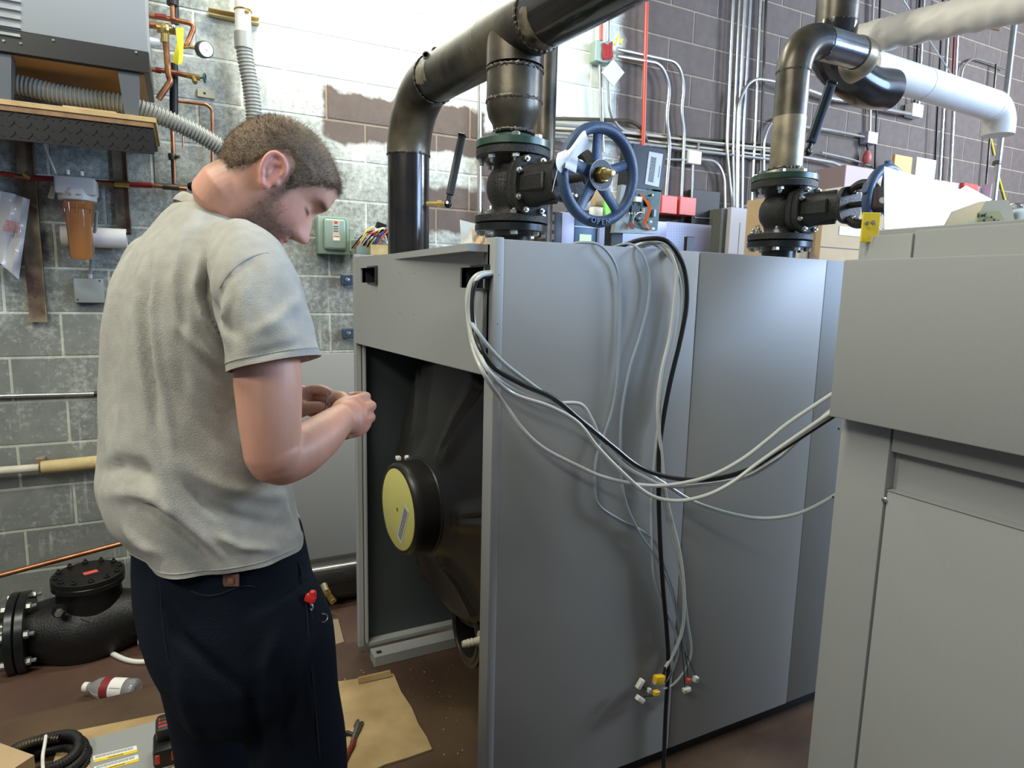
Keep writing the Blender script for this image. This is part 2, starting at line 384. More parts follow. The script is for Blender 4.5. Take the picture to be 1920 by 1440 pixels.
for c_, a_ in (((1.75, -.62, 3.70), 1.4), ((-.2, -2.3, 3.98), 2.5), ((-1.5, -3.7, 3.58), 2.5)):
    lb = {(1.75): 'white strip light hanging just in front of the block wall', (-.2): 'white strip light over the left-hand pipework', (-1.5): 'white strip light hung lowest, left of the technician'}[c_[0]]
    t = thing('strip_light', lb, 'light', (c_[0], c_[1], c_[2]-.02), 'strip lights under the ceiling')
    MB().box(Vector(c_)+Vector((0, 0, .03)), (a_, .16, .06), None, .01).build('housing', M_WHITE, t)
    b = MB()
    for s in (-1, 1): b.cyl(Vector(c_)+Vector((s*a_*.45, 0, .05)), (c_[0]+s*a_*.45, c_[1], CEZ), .004, 6)
    b.build('hanger_rod', M_EMT, t)
# ================================================================== BOILER IN THE MIDDLE
BX, BY0, BY1, BH = 1.375, -2.20, -1.15, 1.59
bo = thing('boiler', 'large grey sheet-metal boiler with open front and cables draped over its side', 'boiler', (BX+.9, (BY0+BY1)/2, 0))
XL = 1.285                                     # the left corner stands a little forward
def fr(y): return BX+(XL-BX)*(y-BY0)/(BY1-BY0)   # front plane x at y
b = MB(); SEAM = onY(1305, 600, BY0).x
b.bb((BX, BY0, .065), (SEAM-.0015, BY0+.03, BH), .003, 2); b.build('side_panel', M_CAB, bo, label='front half of the side casing')
MB().bb((SEAM+.0015, BY0, .065), (2.53, BY0+.03, BH), .003, 2).build('side_panel', M_CAB, bo, label='rear half of the side casing')
MB().bb((2.533, BY0+.002, .065), (3.45, BY0+.03, BH-.002), .003, 2).build('side_panel', M_CAB, bo, label='narrow rear corner of the side casing')
MB().bb((BX+.05, BY0+.04, 0), (3.42, BY0+.08, .066)).build('kick_plate', M_DARK, bo)
b = MB(); b.bb((BX-.004, BY0-.002, .065), (BX+.02, BY0+.052, BH+.004), .003, 2); b.bb((BX-.002, BY0+.048, .02), (BX+.075, BY0+.052, 1.26))
b.build('corner_post', M_CAB, bo)
# fascia with two hand openings
hx = [onX(862, 502, 1.353), onX(904, 540, 1.353), onX(681, 503, 1.297), onX(705, 530, 1.297)]
def front_poly(y0, y1, z0, z1, th=.0):
    return [Vector((fr(y)-.006+th, y, z)) for y, z in ((y0, z0), (y1, z0), (y1, z1), (y0, z1))]
b = MB(); FB, FT = 1.262, BH-.012
ya, yb_ = sorted((hx[0].y, hx[1].y)); za, zb = sorted((hx[0].z, hx[1].z))
yc, yd = sorted((hx[2].y, hx[3].y)); zc, zd = sorted((hx[2].z, hx[3].z)); zc, zd = (zc+0, zd)
def fpanel(y0, y1, z0, z1):
    p = front_poly(y0, y1, z0, z1); q = front_poly(y0, y1, z0, z1, .018); b.hexa([p[0], p[1], q[1], q[0], p[3], p[2], q[2], q[3]])
YA, YZ = BY0+.052, BY1-.03
YA = BY0+.050; fpanel(YA, ya, FB, FT); fpanel(ya, yb_, FB, za); fpanel(ya, yb_, zb, FT); fpanel(yb_, yc, FB, FT); fpanel(yc, yd, FB, zc); fpanel(yc, yd, zd, FT); fpanel(yd, YZ, FB, FT)
fas = b.build('fascia_panel', M_CAB, bo)
for (y0, y1, z0, z1) in ((ya, yb_, za, zb), (yc, yd, zc, zd)):
    b = MB(); t = .005; x = fr((y0+y1)/2)-.0075
    for A, B in (((y0-t, z0-t), (y1+t, z0)), ((y0-t, z1), (y1+t, z1+t)), ((y0-t, z0), (y0, z1)), ((y1, z0), (y1+t, z1))):
        b.bb((x, A[0], A[1]), (x+.045, B[0], B[1]))
    b.bb((x+.05, y0-t, z0-t), (x+.052, y1+t, z1+t)); b.build('hand_opening_trim', mat('black_trim', (.03, .03, .032), .4), fas)
b = MB()
for (px, py) in ((913, 515), (911, 608), (784, 513), (762, 512), (783, 590), (762, 587)):
    p = onX(px, py, 1.34); p.x = fr(p.y)-.0065; b.lathe(p, (-1, 0, 0), [(0, .0016), (.0004, .0016)], 8)
b.build('screw_hole', M_DARK, fas)
# return flange under the fascia, left post, left side panel
p = front_poly(YA, YZ, FB, FB+.002); q = front_poly(YA, YZ, FB, FB+.002, .04)
MB().hexa([p[0], p[1], q[1], q[0], p[3], p[2], q[2], q[3]]).build('fascia_lip', M_CABEDGE, fas)
b = MB(); x0 = XL
b.bb((x0-.004, BY1-.028, .03), (x0+.02, BY1, BH), .003); b.build('left_post', M_CAB, bo)
b = MB(); b.bb((x0+.02, BY1-.062, .062), (x0+.028, BY1-.0305, FB), .001); b.build('post_flange', M_CABEDGE, bo)
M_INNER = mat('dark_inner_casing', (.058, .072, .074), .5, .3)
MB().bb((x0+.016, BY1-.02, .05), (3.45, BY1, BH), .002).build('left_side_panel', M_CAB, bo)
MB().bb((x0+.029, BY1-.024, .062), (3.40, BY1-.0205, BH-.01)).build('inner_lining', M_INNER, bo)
b = MB(); b.bb((x0+.03, BY1-.06, .045), (2.6, BY1-.02, .062), .001)
b.build('bottom_flange', M_CABEDGE, bo)
b = MB(); b.bb((x0+.03, BY1-.14, .0), (2.7, BY1-.075, .045), .002); b.build('base_rail', M_CABEDGE, bo)
MB().bb((x0+.045, BY1-.125, .0455), (x0+.065, BY1-.105, .0462)).build('rail_hole', M_DARK, bo)
MB().bb((3.42, BY0+.03, .05), (3.45, BY1-.02, BH), .002).build('rear_panel', M_CAB, bo)
MB().bb((XL+.03, BY0+.03, BH-.03), (3.42, BY1-.02, BH-.012)).build('top_panel', M_CAB, bo)
# inner darkness of the open bay, painted as a black block behind the shroud
MB().bb((2.0, BY0+.06, .12), (3.3, BY1-.06, 1.45), .03, 2).build('dark_bay_block', M_BLACK, bo)
# moulded air-inlet shroud
AX = Vector((-math.cos(.10), -math.sin(.10), 0)); CAPC = Vector((1.285, onX(745, 955, 1.285).y, onX(745, 955, 1.285).z)); SCN = CAPC-AX*.0
sh = thing('shroud_tmp', '', '', CAPC) if 0 else None
prof = [(-.62, .44), (-.36, .455), (-.27, .462), (-.235, .455), (-.20, .445), (-.185, .425), (-.165, .35), (-.135, .26), (-.115, .205), (-.095, .172), (-.085, .158), (-.080, .150), (-.078, .150), (-.012, .147), (-.004, .143), (0, .138), (0, .131), (-.006, .129)]
def shring(h, r, n=96):
    u = Vector((0, 0, 1)); v = AX.cross(u).normalized(); rows = []
    for i in range(n):
        a = 2*PI*i/n; c = CAPC+AX*h+Vector((0, 0, (.045 if r > .3 else .045*(max(r-.16, 0))/.14)))
        rr = r
        if r > .18:       # paired radial ribs
            for k in range(6):
                for dlt in (-.085, .085):
                    d_ = (a-(.52+k*PI/3)-dlt+PI) % (2*PI)-PI; rr += .0*r; c = c+AX*.020*math.exp(-(d_*r/.018)**2)*min(1, (r-.17)/.05)*(1 if r < .44 else .4)
        rows.append(c+u*math.cos(a)*rr+v*math.sin(a)*rr)
    return rows
b = MB(); P2 = []
for (h0, r0), (h1, r1) in zip(prof, prof[1:]):
    k = 4 if abs(r1-r0) > .03 or abs(h1-h0) > .05 else 1
    for j in range(k): P2.append((h0+(h1-h0)*j/k, r0+(r1-r0)*j/k))
P2.append(prof[-1]); b.grid([shring(h, r) for h, r in P2])
shr = b.build('air_inlet_shroud', M_SHROUD, bo, label='black moulded plastic air inlet shroud')
b = MB()
for rr_, hh_ in ((.456, -.215), (.452, -.262)): b.torus(CAPC+AX*hh_+Vector((0, 0, .045)), AX, rr_, .0065, 80, 8)
b.build('rim_bead', M_SHROUD, shr)
MB().torus(CAPC-AX*.083, AX, .151, .006, 64, 8).build('collar_bead', M_SHROUD, shr)
cap = MB().lathe(CAPC-AX*.004, AX, [(0, .129), (.003, .129), (.004, .127), (.004, .006), (-.002, .005)], 64).build('end_cap', M_YELCAP, shr, label='pale yellow round cap')
cn = CAPC+AX*.0005; cr = Vector((0, 0, 1)).cross(AX).normalized(); cu_ = Vector((0, 0, 1))
ld = (cu_*math.cos(.42)-cr*math.sin(.42)); ld = (cu_*.90+cr*.43).normalized(); lw = ld.cross(AX).normalized()
lc = cn+cr*.045-cu_*.035
R = Matrix((ld, lw, ld.cross(lw))).transposed()
MB().box(lc, (.135, .038, .0008), R).build('cap_label', M_LABEL, cap)
print_lines(lc+AX*.0006, ld, AX.cross(ld), .118, .026, 3, M_INK, cap)
MB().lathe(cn+Vector((0, 0, -.0)), AX, [(0, .006), (.0004, .006)], 12).build('cap_hole', mat('brown_hole', (.16, .12, .03), .7), cap)
# slot, clips and pigtail on the shroud (placed on its surface)
def shp(px, py, x): return onX(px, py, x)
sl = [onX(856, 700, 1.47), onX(838, 730, 1.462), onX(828, 750, 1.457), onX(817, 780, 1.45)]
MB().tube(sl, .0035, 6, smooth=4).build('seam_slot', M_DARK, shr)
p = onX(826, 741, 1.452)
MB().box(p, (.004, .030, .018), None, .002).build('clip_plate', M_ZINC, shr)
b = MB(); p = onX(810, 796, 1.432)
b.box(p, (.003, .026, .055), Matrix.Rotation(.25, 3, 'X'), .001); b.lathe(p+Vector((-.002, -.002, -.014)), (-1, 0, 0), [(0, .007), (.004, .005)], 10); b.build('bracket_plate', M_ZINC, shr)
w = [[onX(808, 816, 1.43), onX(794, 830, 1.41), onX(785, 838, 1.40), onX(766, 858, 1.385)], [onX(812, 820, 1.43), onX(800, 834, 1.41), onX(780, 843, 1.40), onX(757, 859, 1.38)], [onX(810, 818, 1.43), onX(790, 838, 1.405), onX(778, 848, 1.39), onX(762, 862, 1.38)]]
b = MB()
for q in w: b.tube(q, .0022, 6, smooth=5)
pig = b.build('red_pigtail', M_REDW, shr)
MB().box(onX(747, 859, 1.372), (.016, .026, .013), None, .002).build('white_plug', M_WHITE, pig); MB().box(onX(763, 858, 1.376), (.014, .014, .014), Matrix.Rotation(.5, 3, 'X'), .002).build('white_plug', M_WHITE, pig)
# black flue ring and barbed hose fitting low in the bay
fc = onX(880, 1180, 1.50); fl = MB().lathe(fc+Vector((.12, 0, 0)), (-1, 0, 0), [(0, .105), (.10, .105), (.125, .118), (.135, .118), (.135, .085), (.02, .08)], 48).build('drain_duct', M_SHROUD, bo)
MB().torus(fc+Vector((-.014, 0, 0)), (1, 0, 0), .10, .004, 48, 6).build('duct_bead', M_SHROUD, fl)
hf = onX(905, 1200, 1.42)
b = MB(); b.lathe(hf, (-1, .08, -.02), [(0, .026), (.008, .026), (.008, .012), (.03, .010), (.031, .012), (.040, .009), (.041, .012), (.050, .009), (.051, .011), (.060, .008)], 20)
b.build('hose_barb', M_BEIGE, bo)
b = MB(); g = onX(895, 1350, 1.40); g.z = .062
b.lathe(g, (-1, .25, 0), [(-.14, .032), (-.03, .032), (-.03, .040), (0, .040), (0, .030), (-.03, .028)], 24); b.cyl(g+Vector((.05, -.02, 0)), g+Vector((.05, -.02, -.05)), .02, 16)
b.build('pipe_coupling', M_PIPEBLK, bo)
b = MB()
for k in range(2): b.sphere(onX(908+k*2, 1362+k*20, 1.40), .008, 8)
b.build('brass_stud', M_BRASS, bo)
# ================================================================== BOILER ON THE RIGHT
B2X, B2Y = 1.80, -2.795
b2 = thing('boiler', 'second grey boiler at the right with overhanging upper fascia and screwed lower panel', 'boiler', (2.4, -3.3, 0))
X1 = 1.835; ypost = onX(1600, 1200, X1).y; ypost = -2.895
T2 = onX(1587, 445, X1).z
MB().bb((X1, ypost+.0015, .05), (X1+.03, B2Y, T2), .003, 2).build('corner_post', M_CAB, b2)
b = MB(); zt = onX(1800, 435, X1).z
b.bb((X1, -3.9, 1.20), (X1+.03, ypost-.0015, T2+.004), .003, 2); b.build('upper_front_panel', M_CAB, b2)
zf = onX(1590, 487, B2X-.012).z; zfb = 1.25
b = MB(); b.bb((B2X-.012, -3.95, zfb), (X1-.001, B2Y-.006, zf), .003, 2); b.build('overhanging_fascia', M_CAB, b2)
zl = 1.128
b = MB(); b.bb((X1+.024, -3.9, zl-.04), (X1+.028, ypost+.004, zfb+.03))
b.build('recessed_panel', M_CAB, b2)
lp = MB().bb((X1+.002, -3.9, .05), (X1+.03, ypost-.0015, zl), .003, 2).build('lower_door', M_CAB, b2)
MB().bb((X1+.0005, -3.9, zl), (X1+.0235, ypost-.0015, zl+.0008)).build('door_ledge', M_CABEDGE, lp)
s = onX(1658, 937, X1); s.x = X1+.001
MB().lathe(s, (-1, 0, 0), [(0, .0055), (.002, .0052), (.0035, .003), (.0038, .0006)], 20).build('door_screw', M_CHROME, lp)
for (px, py) in ((1573, 804), (1562, 932)):
    p = onX(px, py, X1); p.x = X1-.0002; MB().lathe(p, (-1, 0, 0), [(0, .0022), (.0004, .0022)], 10).build('screw_hole', M_DARK, b2)
MB().bb((X1+.03, B2Y-.02, .05), (3.4, B2Y, T2), .002).build('side_panel', M_CAB, b2)
MB().bb((X1+.03, -3.9, T2-.03), (3.4, B2Y-.021, T2-.012)).build('top_panel', M_CAB, b2)
MB().bb((X1+.05, -3.85, 0), (3.3, B2Y-.03, .05)).build('kick_plate', M_DARK, b2)
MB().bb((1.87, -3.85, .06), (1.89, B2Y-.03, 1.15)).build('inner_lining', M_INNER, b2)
# shallow ledge frame on its top, sheet of metal, clutter
zz = T2
rail = onX(1640, 432, 1.95)
b = MB(); b.bb((1.93, -3.75, T2-.012), (1.955, onX(1645, 430, 1.93).y, onX(1645, 431, 1.93).z), .002); b.build('top_rail', M_CABEDGE, b2)
# ================================================================== STEEL HEADER PIPE (riser, elbow, run, tee, reducer)
V1 = Vector((1.640, -1.748, 0))                                   # outlet on the boiler's centre line
R6 = .084
rz = at(766, 300, 2.6); RIS = Vector((rz.x, rz.y, 0))
tee = at(966, 62, 1.93); ZR = tee.z; tee = Vector((V1.x, V1.y, ZR))
run_d = (Vector((RIS.x, RIS.y, 0))-V1).normalized()               # from tee back to the riser
hp = thing('steel_header_pipe', 'heavy dark steel header pipe rising behind the boiler, over an elbow to a tee', 'pipe', (RIS.x, RIS.y, 0))
ZE = at(820, 128, 2.32).z
EB = .235; zw = onY(766, 262, RIS.y).z
run_up = Vector((0, 0, 1))
riser_top = Vector((RIS.x, RIS.y, ZR-EB))
MB().tube([Vector((RIS.x, RIS.y, .10)), Vector((RIS.x, RIS.y, 1.0)), riser_top], R6, 40).build('riser', M_PIPEBLK, hp, label='glossy black lower riser')
cen = Vector((RIS.x, RIS.y, ZR-EB))-run_d*EB
elb = [cen+run_d*EB*math.cos(t)+Vector((0, 0, 1))*EB*math.sin(t) for t in [PI/2*i/24 for i in range(25)]]
MB().tube(elb, R6+.003, 40, cap=False).build('elbow', M_STEEL, hp)
far_end = tee-run_d*2.6
MB().tube([cen+Vector((0, 0, EB)), tee+run_d*.10], R6, 40).build('run', M_STEEL, hp)
MB().tube([tee-run_d*.11, far_end], R6, 40).build('run', M_BLACKPIPE if 0 else M_PIPEBLK, hp, label='near half of the run, black')
b = MB(); b.tube([tee+run_d*.12, tee-run_d*.12], R6+.004, 40); tz = onX(955, 135, V1.x).z
b.tube([tee, Vector((V1.x, V1.y, tz))], R6+.003, 40); b.build('tee', M_STEEL, hp)
def vz(px, py): # height on valve-1 axis seen at pixel row
    r = ray(px, py); t = ((V1-CAM).xy.length)/r.xy.length; return CAM.z+r.z*t
z1, z2, z3 = vz(958, 135), vz(958, 193), vz(958, 252)
MB().lathe(Vector((V1.x, V1.y, z2)), (0, 0, 1), [(0, R6+.001), (z1-z2, R6+.001)], 40).build('pipe_spool', M_STEEL, hp)
rd = [(0, R6+.001), (-.02, R6), (-.045, R6-.006), (-.065, R6-.018), (-(z2-z3), .060)]
MB().lathe(Vector((V1.x, V1.y, z2)), (0, 0, 1), rd, 40).build('reducer', M_STEEL, hp)
def weld(c, d, r, parent, w=.004):
    u, v, d = basis(d); rnd = random.Random(int(r*1e4)+int(c[2]*100)); rows = []; n = 90
    for i in range(n):
        a = 2*PI*i/n; e = u*math.cos(a)+v*math.sin(a); k = w*(1+.35*math.sin(i*2.1)+rnd.uniform(-.2, .2)); o = d*rnd.uniform(-.0015, .0015)
        rows.append([Vector(c)+o+e*(r+k*.7*math.cos(2*PI*j/6))+d*k*math.sin(2*PI*j/6)*1.2 for j in range(6)])
    rows.append(rows[0]); b = MB(); b.grid(rows, True, False); return b.build('weld_bead', M_WELD, parent)
weld(riser_top-Vector((0, 0, .0)), (0, 0, 1), R6+.001, hp); weld(cen+Vector((0, 0, EB)), run_d, R6+.003, hp)
weld(tee+run_d*.12, run_d, R6+.001, hp); weld(tee-run_d*.12, run_d, R6+.002, hp, .006)
weld((V1.x, V1.y, z1), (0, 0, 1), R6+.002, hp); weld((V1.x, V1.y, z2), (0, 0, 1), R6+.001, hp); weld((V1.x, V1.y, z3+.004), (0, 0, 1), .062, hp)
def shell_patch(c, d, r, a_mid, a_half, L0, m, nm, seed):     # a thin ground or torched patch following the pipe wall
    d = Vector(d).normalized(); v = (CAM-Vector(c)); v = (v-d*v.dot(d)).normalized(); w = d.cross(v); rnd = random.Random(seed); rows = []; n = 16
    for i in range(9):
        t = (i/8-.5)*L0; k0 = rnd.uniform(-.10, .10); k1 = rnd.uniform(-.12, .12)
        rows.append([Vector(c)+d*(t+rnd.uniform(-.003, .003)*(i in (0, 8)))+(v*math.cos(a)+w*math.sin(a))*(r+.0009*math.sin(PI*j/n)**.3) for j, a in enumerate([a_mid-a_half-k0+(2*a_half+k0+k1)*q/n for q in range(n+1)])])
    b = MB(); b.grid(rows, False, False); return b.build(nm, m, hp, sharp=80)
up_sg = 1 if run_d.cross((CAM-cen)).z > 0 else -1
shell_patch(cen+Vector((0, 0, EB))-run_d*.045, run_d, R6, up_sg*.55, .42, .075, M_TAN, 'ground_patch', 3)
shell_patch(tee-run_d*.145, run_d, R6, -up_sg*.35, .85, .060, mat('torch_scorched_steel', (.02, .017, .015), .5, .3, .9, 30, .3, 60, (.30, .25, .16)), 'scorched_patch', 5)
# two little threaded stubs on the elbow
for (px, py) in ((800, 106), (817, 98)):
    p = at(px, py, 2.27); d = (CAM-p); d.z = 0; d = (d.normalized()*.9+Vector((-.2, 0, .1))).normalized(); c0 = p-d*.02
    MB().lathe(c0, d, [(0, .013), (.034, .013), (.034, .009), (.01, .009)], 20).build('threaded_stub', M_STEEL, hp)
# second riser standing farther back, seen behind the reducer
p = at(1022, 230, 2.75); hb = MB(); hb.tube([Vector((p.x, p.y, 1.2)), Vector((p.x, p.y, CEZ))], .045, 24)
hb.build('vertical_steel_pipe', M_STEEL, None, 'plain vertical steel pipe standing behind the reducer of the header pipe', 'pipe')
# ------------------------------------------------------------------ gate valves
def gate_valve(name, label, axis, ztop, zbot, stem, stemL, s=1., green=True, full=True, rot0=0.):
    A = Vector((axis.x, axis.y, 0)); H = ztop-zbot; zc = (ztop+zbot)/2
    v = thing(name, label, 'valve', (A.x, A.y, zbot-.05), 'gate valves over the middle boiler')
    RF = .1145*s; T = .023*s; zt = ztop; zb = zbot
    def fl(z0, z1, m, nm='flange', lb=None):
        return MB().lathe(A+Vector((0, 0, z0)), (0, 0, 1), [(0, RF-.003), (.002, RF), (z1-z0-.002, RF), (z1-z0, RF-.003)], 56).build(nm, m, v, lb)
    f1 = fl(zt-T, zt, M_GREEN, lb='dark green companion flange'); MB().lathe(A+Vector((0, 0, zt-T-.003)), (0, 0, 1), [(0, RF-.006), (.003, RF-.006)], 48).build('gasket', M_TANFO if not green else M_BLACK, f1)
    f2 = fl(zt-2*T-.003, zt-T-.003, M_IRON)
    f3 = fl(zb+T+.003, zb+2*T+.003, M_IRON); f4 = fl(zb, zb+T, M_BLKFL, lb='glossy black lower companion flange')
    hub = MB().lathe(A+Vector((0, 0, zt)), (0, 0, 1), [(0, .075*s), (.006, .072*s), (.018, .062*s)], 40).build('weld_neck', M_GREEN if green else M_TAN, v)
    MB().lathe(A+Vector((0, 0, zb)), (0, 0, -1), [(0, .07*s), (.012, .06*s), (.16, .0575*s)], 40).build('outlet_spool', M_BLKFL, v)
    for k in range(8):
        a = PI/8+k*PI/4+rot0; e = Vector((math.cos(a), math.sin(a), 0))*(.0955*s)
        q = Quaternion((0, 0, 1), a)
        dn = Quaternion((1, 0, 0), PI)
        place(NUT, 'hex_nut', A+e+Vector((0, 0, zt)), v, q); place(BOLT, 'hex_bolt', A+e+Vector((0, 0, zt-2*T-.003)), v, dn @ q)
        place(BOLT, 'hex_bolt', A+e+Vector((0, 0, zb+2*T+.003)), v, q); place(NUT, 'hex_nut', A+e+Vector((0, 0, zb)), v, dn @ q)
    zi0, zi1 = zb+2*T+.003, zt-2*T-.003; zm = (zi0+zi1)/2; hb_ = (zi1-zi0)/2
    body = MB().lathe(A+Vector((0, 0, zi0)), (0, 0, 1), [(0, .064*s), (.012, .058*s), (hb_*.35, .060*s), (hb_*.62, .075*s), (hb_*.85, .080*s), (hb_*1.15, .080*s), (hb_*1.38, .075*s), (hb_*1.65, .060*s), (2*hb_-.012, .058*s), (2*hb_, .064*s)], 44)
    st = Vector(stem).normalized(); side = st.cross(Vector((0, 0, 1))).normalized(); upv = Vector((0, 0, 1)); C0 = A+Vector((0, 0, zm))
    def oval(rx, rz, d, n=40, p=2.6):
        o = []
        for i in range(n):
            t = 2*PI*i/n; c, s_ = math.cos(t), math.sin(t)
            o.append(C0+st*d+side*rx*math.copysign(abs(c)**(2/p), c)+upv*rz*math.copysign(abs(s_)**(2/p), s_))
        return o
    hz = min(hb_*1.02, .095*s)
    body.grid([oval(.052*s, hz*.74, 0), oval(.054*s, hz*.78, .07*s)])
    bd = body.build('body', M_IRON, v)
    g = MB(); g.grid([oval(.066*s, hz*.96, .066*s), oval(.068*s, hz, .069*s), oval(.068*s, hz, .087*s), oval(.066*s, hz*.97, .089*s)]); g.build('body_bonnet_flange', M_IRON, v)
    g = MB(); g.grid([oval(.066*s, hz*.96, .091*s), oval(.068*s, hz, .094*s), oval(.068*s, hz, .114*s), oval(.064*s, hz*.95, .117*s)]); g.build('bonnet_flange', M_IRON, v)
    for k in range(8):
        t = PI/8+k*PI/4; c_, s_ = math.cos(t), math.sin(t); p = C0+side*.058*s*math.copysign(abs(c_)**.75, c_)+upv*hz*.87*math.copysign(abs(s_)**.75, s_)
        place(BOLT, 'bonnet_bolt', p+st*.117*s, v, zrot(st), scale=(.75, .75, .7))
    g = MB(); L = stemL
    g.grid([oval(.050*s, hz*.72, .115*s), oval(.046*s, hz*.64, .15*s), oval(.044*s, hz*.60, L*.45), oval(.040*s, hz*.52, L*.60), oval(.040*s, hz*.50, L*.655)]); g.build('bonnet', M_IRON, v)
    g = MB(); Rm = Matrix((side, st, upv)).transposed()
    for sg in (-1, 1): g.box(C0+st*(L*.36)+upv*sg*hz*.58, (.020*s, L*.42, .018*s), Rm, .005*s)
    for sg in (-1, 1): g.box(C0+st*(L*.36)+side*sg*.042*s, (.016*s, L*.40, .05*s), Rm, .005*s)
    g.build('bonnet_rib', M_IRON, v)
    g = MB(); g.grid([oval(.058*s, .060*s, L*.66, p=2.6), oval(.058*s, .060*s, L*.70, p=2.6)]); g.build('gland_flange', M_IRON, v)
    for sg in (-1, 1):
        place(BOLT, 'gland_bolt', C0+st*L*.70+upv*sg*.044*s, v, zrot(st), scale=(.8, .8, 1.6))
    g = MB()
    for sg in (-1, 1):
        g.tube([C0+st*L*.69+upv*sg*.046*s, C0+st*L*.78+upv*sg*.064*s, C0+st*L*.88+upv*sg*.054*s, C0+st*L*.96+upv*sg*.014*s], .015*s, 10, smooth=5)
    g.grid([oval(.022*s, .022*s, L*.90, p=2), oval(.024*s, .024*s, L*.97, p=2)]); g.build('yoke', M_IRON, v)
    MB().cyl(C0+st*L*.60, C0+st*L, .010*s, 16).build('stem', M_IRON, v)
    # hand wheel: rim, five flat spokes, hub, name ring, nut
    WC = C0+st*L; RW = (.1165 if full else .100)*s; u = upv; w_ = side
    wh = MB().torus(WC+st*.004, st, RW, .0150*s, 72, 14).build('wheel_rim', M_BLUE, v)
    for k in range(5):
        a = k*2*PI/5+.06; e = (u*math.cos(a)+w_*math.sin(a)).normalized(); f = st.cross(e).normalized()
        b = MB(); rows = []
        for t, hw, th, of in ((.024, .0185, .008, -.004), (.06, .0135, .0065, -.004), (.095, .0125, .0065, 0), (.122, .016, .008, .004)):
            c = WC+e*t*s+st*of*s; rows.append([c+f*hw*s*x+st*th*s*y for x, y in ((-1, -.5), (-.6, -1), (.6, -1), (1, -.5), (1, .5), (.6, 1), (-.6, 1), (-1, .5))])
        b.grid(rows); b.build('spoke', M_BLUE, wh)
    MB().lathe(WC-st*.014*s, st, [(0, .034*s), (.024*s, .034*s), (.026*s, .031*s)], 40).build('wheel_hub', M_BLUE, wh)
    if full:
        nr = MB().lathe(WC+st*.0125*s, st, [(0, .0385*s), (.0016, .0385*s), (.0016, .021*s), (0, .021*s)], 48).build('name_ring', M_BLACK, wh)
        MB().torus(WC+st*.0142*s, st, .0378*s, .0009, 48, 6).build('ring_edge', M_LABEL, wh)
        wr = Vector(-w_) if (-w_).dot(RT) > 0 else Vector(w_)
        for word, a0, da, flip in (('NIBCO INC', 2.72, -.165, 1), ('ELKHART', 3.62, .165, 0)):
            for i, ch in enumerate(word if flip else word):
                a = a0+da*i; e = wr*math.cos(a)+u*math.sin(a); 
                up_ = e if flip else -e
                if ch == ' ': continue
                text(ch, WC+st*.0143*s+e*.0335*s, up_.cross(st) if flip else up_.cross(st), up_, .0050*s, M_LABEL, wh, 'ring_letter', .0003)
        # raised word at the foot of the rim
        for i, ch in enumerate('OPEN'):
            a = -PI/2+(i-1.5)*.135; e = wr*math.cos(a)+u*math.sin(a)
            text(ch, WC+st*.0175*s+e*(RW+.001)*1., (-e).cross(st), -e, .014*s, M_BLUE, wh, 'cast_letter', .0022, bold=.0004)
    nt_ = MB(); nt_.lathe(WC+st*.012*s, st, [(0, .0215*s), (.014*s, .0215*s), (.017*s, .018*s)], 6); nt_.lathe(WC+st*.028*s, st, [(0, .015*s), (.006*s, .015*s), (.007*s, .012*s), (.02*s, .0095*s), (.03*s, .0085*s), (.031*s, .006*s)], 20)
    nt_.build('brass_wheel_nut', M_BRASS, wh)
    if full:        # cast size figures on the body
        cdir = (CAM-C0); cdir.z = 0; cdir.normalize(); rr_ = Vector((0, 0, 1)).cross(cdir); rr_ = rr_ if rr_.dot(RT) > 0 else -rr_
        cdir = (cdir-rr_*.55).normalized(); rr2 = Vector((0, 0, 1)).cross(cdir); rr2 = rr2 if rr2.dot(RT) > 0 else -rr2
        b = MB(); rnd = random.Random(5)
        for row in range(3):
            for k in range(4):
                for (dx, dz) in ((0, 0), (.0035, .004), (0, .008)) if (row+k) % 2 else ((0, .002), (.004, .002), (.002, .007)):
                    b.sphere(C0+cdir*.0795*s+rr2*(-.02+k*.0115+dx)+Vector((0, 0, .020-row*.017+dz)), .0016, 6)
        b.build('cast_figures', M_IRON, v)
    return v, C0, st, WC
zt1 = vz(962, 268); zb1 = vz(958, 437)
WC1 = at(1121, 329, 1.655)
zmid = (zt1+zb1)/2; stem1 = Vector((WC1.x-V1.x, WC1.y-V1.y, (WC1.z-zmid)))
v1, C01, st1, WC1b = gate_valve('gate_valve', 'black iron gate valve with blue five-spoke handwheel and white tag, above the boiler', V1, zt1, zb1, stem1, stem1.length, 1.0, True, True)
# crumpled white tag tied on the wheel's upper left
def cloth(name, pts, m, parent, th=.0012, **k):
    rows = [[Vector(p) for p in r] for r in pts]; b = MB(); n = len(rows[0])
    off = (rows[0][1]-rows[0][0]).cross(rows[1][0]-rows[0][0]).normalized()*th
    f = [p for r in rows for p in r]; g = [p+off for p in f]; R_ = len(rows); N_ = len(f); fs = []
    for i in range(R_-1):
        for j in range(n-1):
            a = i*n+j; fs.append((a, a+1, a+n+1, a+n)); fs.append((N_+a, N_+a+n, N_+a+n+1, N_+a+1))
    for j in range(n-1): fs.append((j, N_+j, N_+j+1, j+1)); a = (R_-1)*n+j; fs.append((a, a+1, N_+a+1, N_+a))
    for i in range(R_-1): a = i*n; fs.append((a, a+n, N_+a+n, N_+a)); a = i*n+n-1; fs.append((a, N_+a, N_+a+n, a+n))
    b._add(f+g, fs); return b.build(name, m, parent, **k)
def onplane(px, py, P0, n):
    r = ray(px, py); return CAM+r*((P0-CAM).dot(n)/r.dot(n))
tg = []
rnd = random.Random(11)
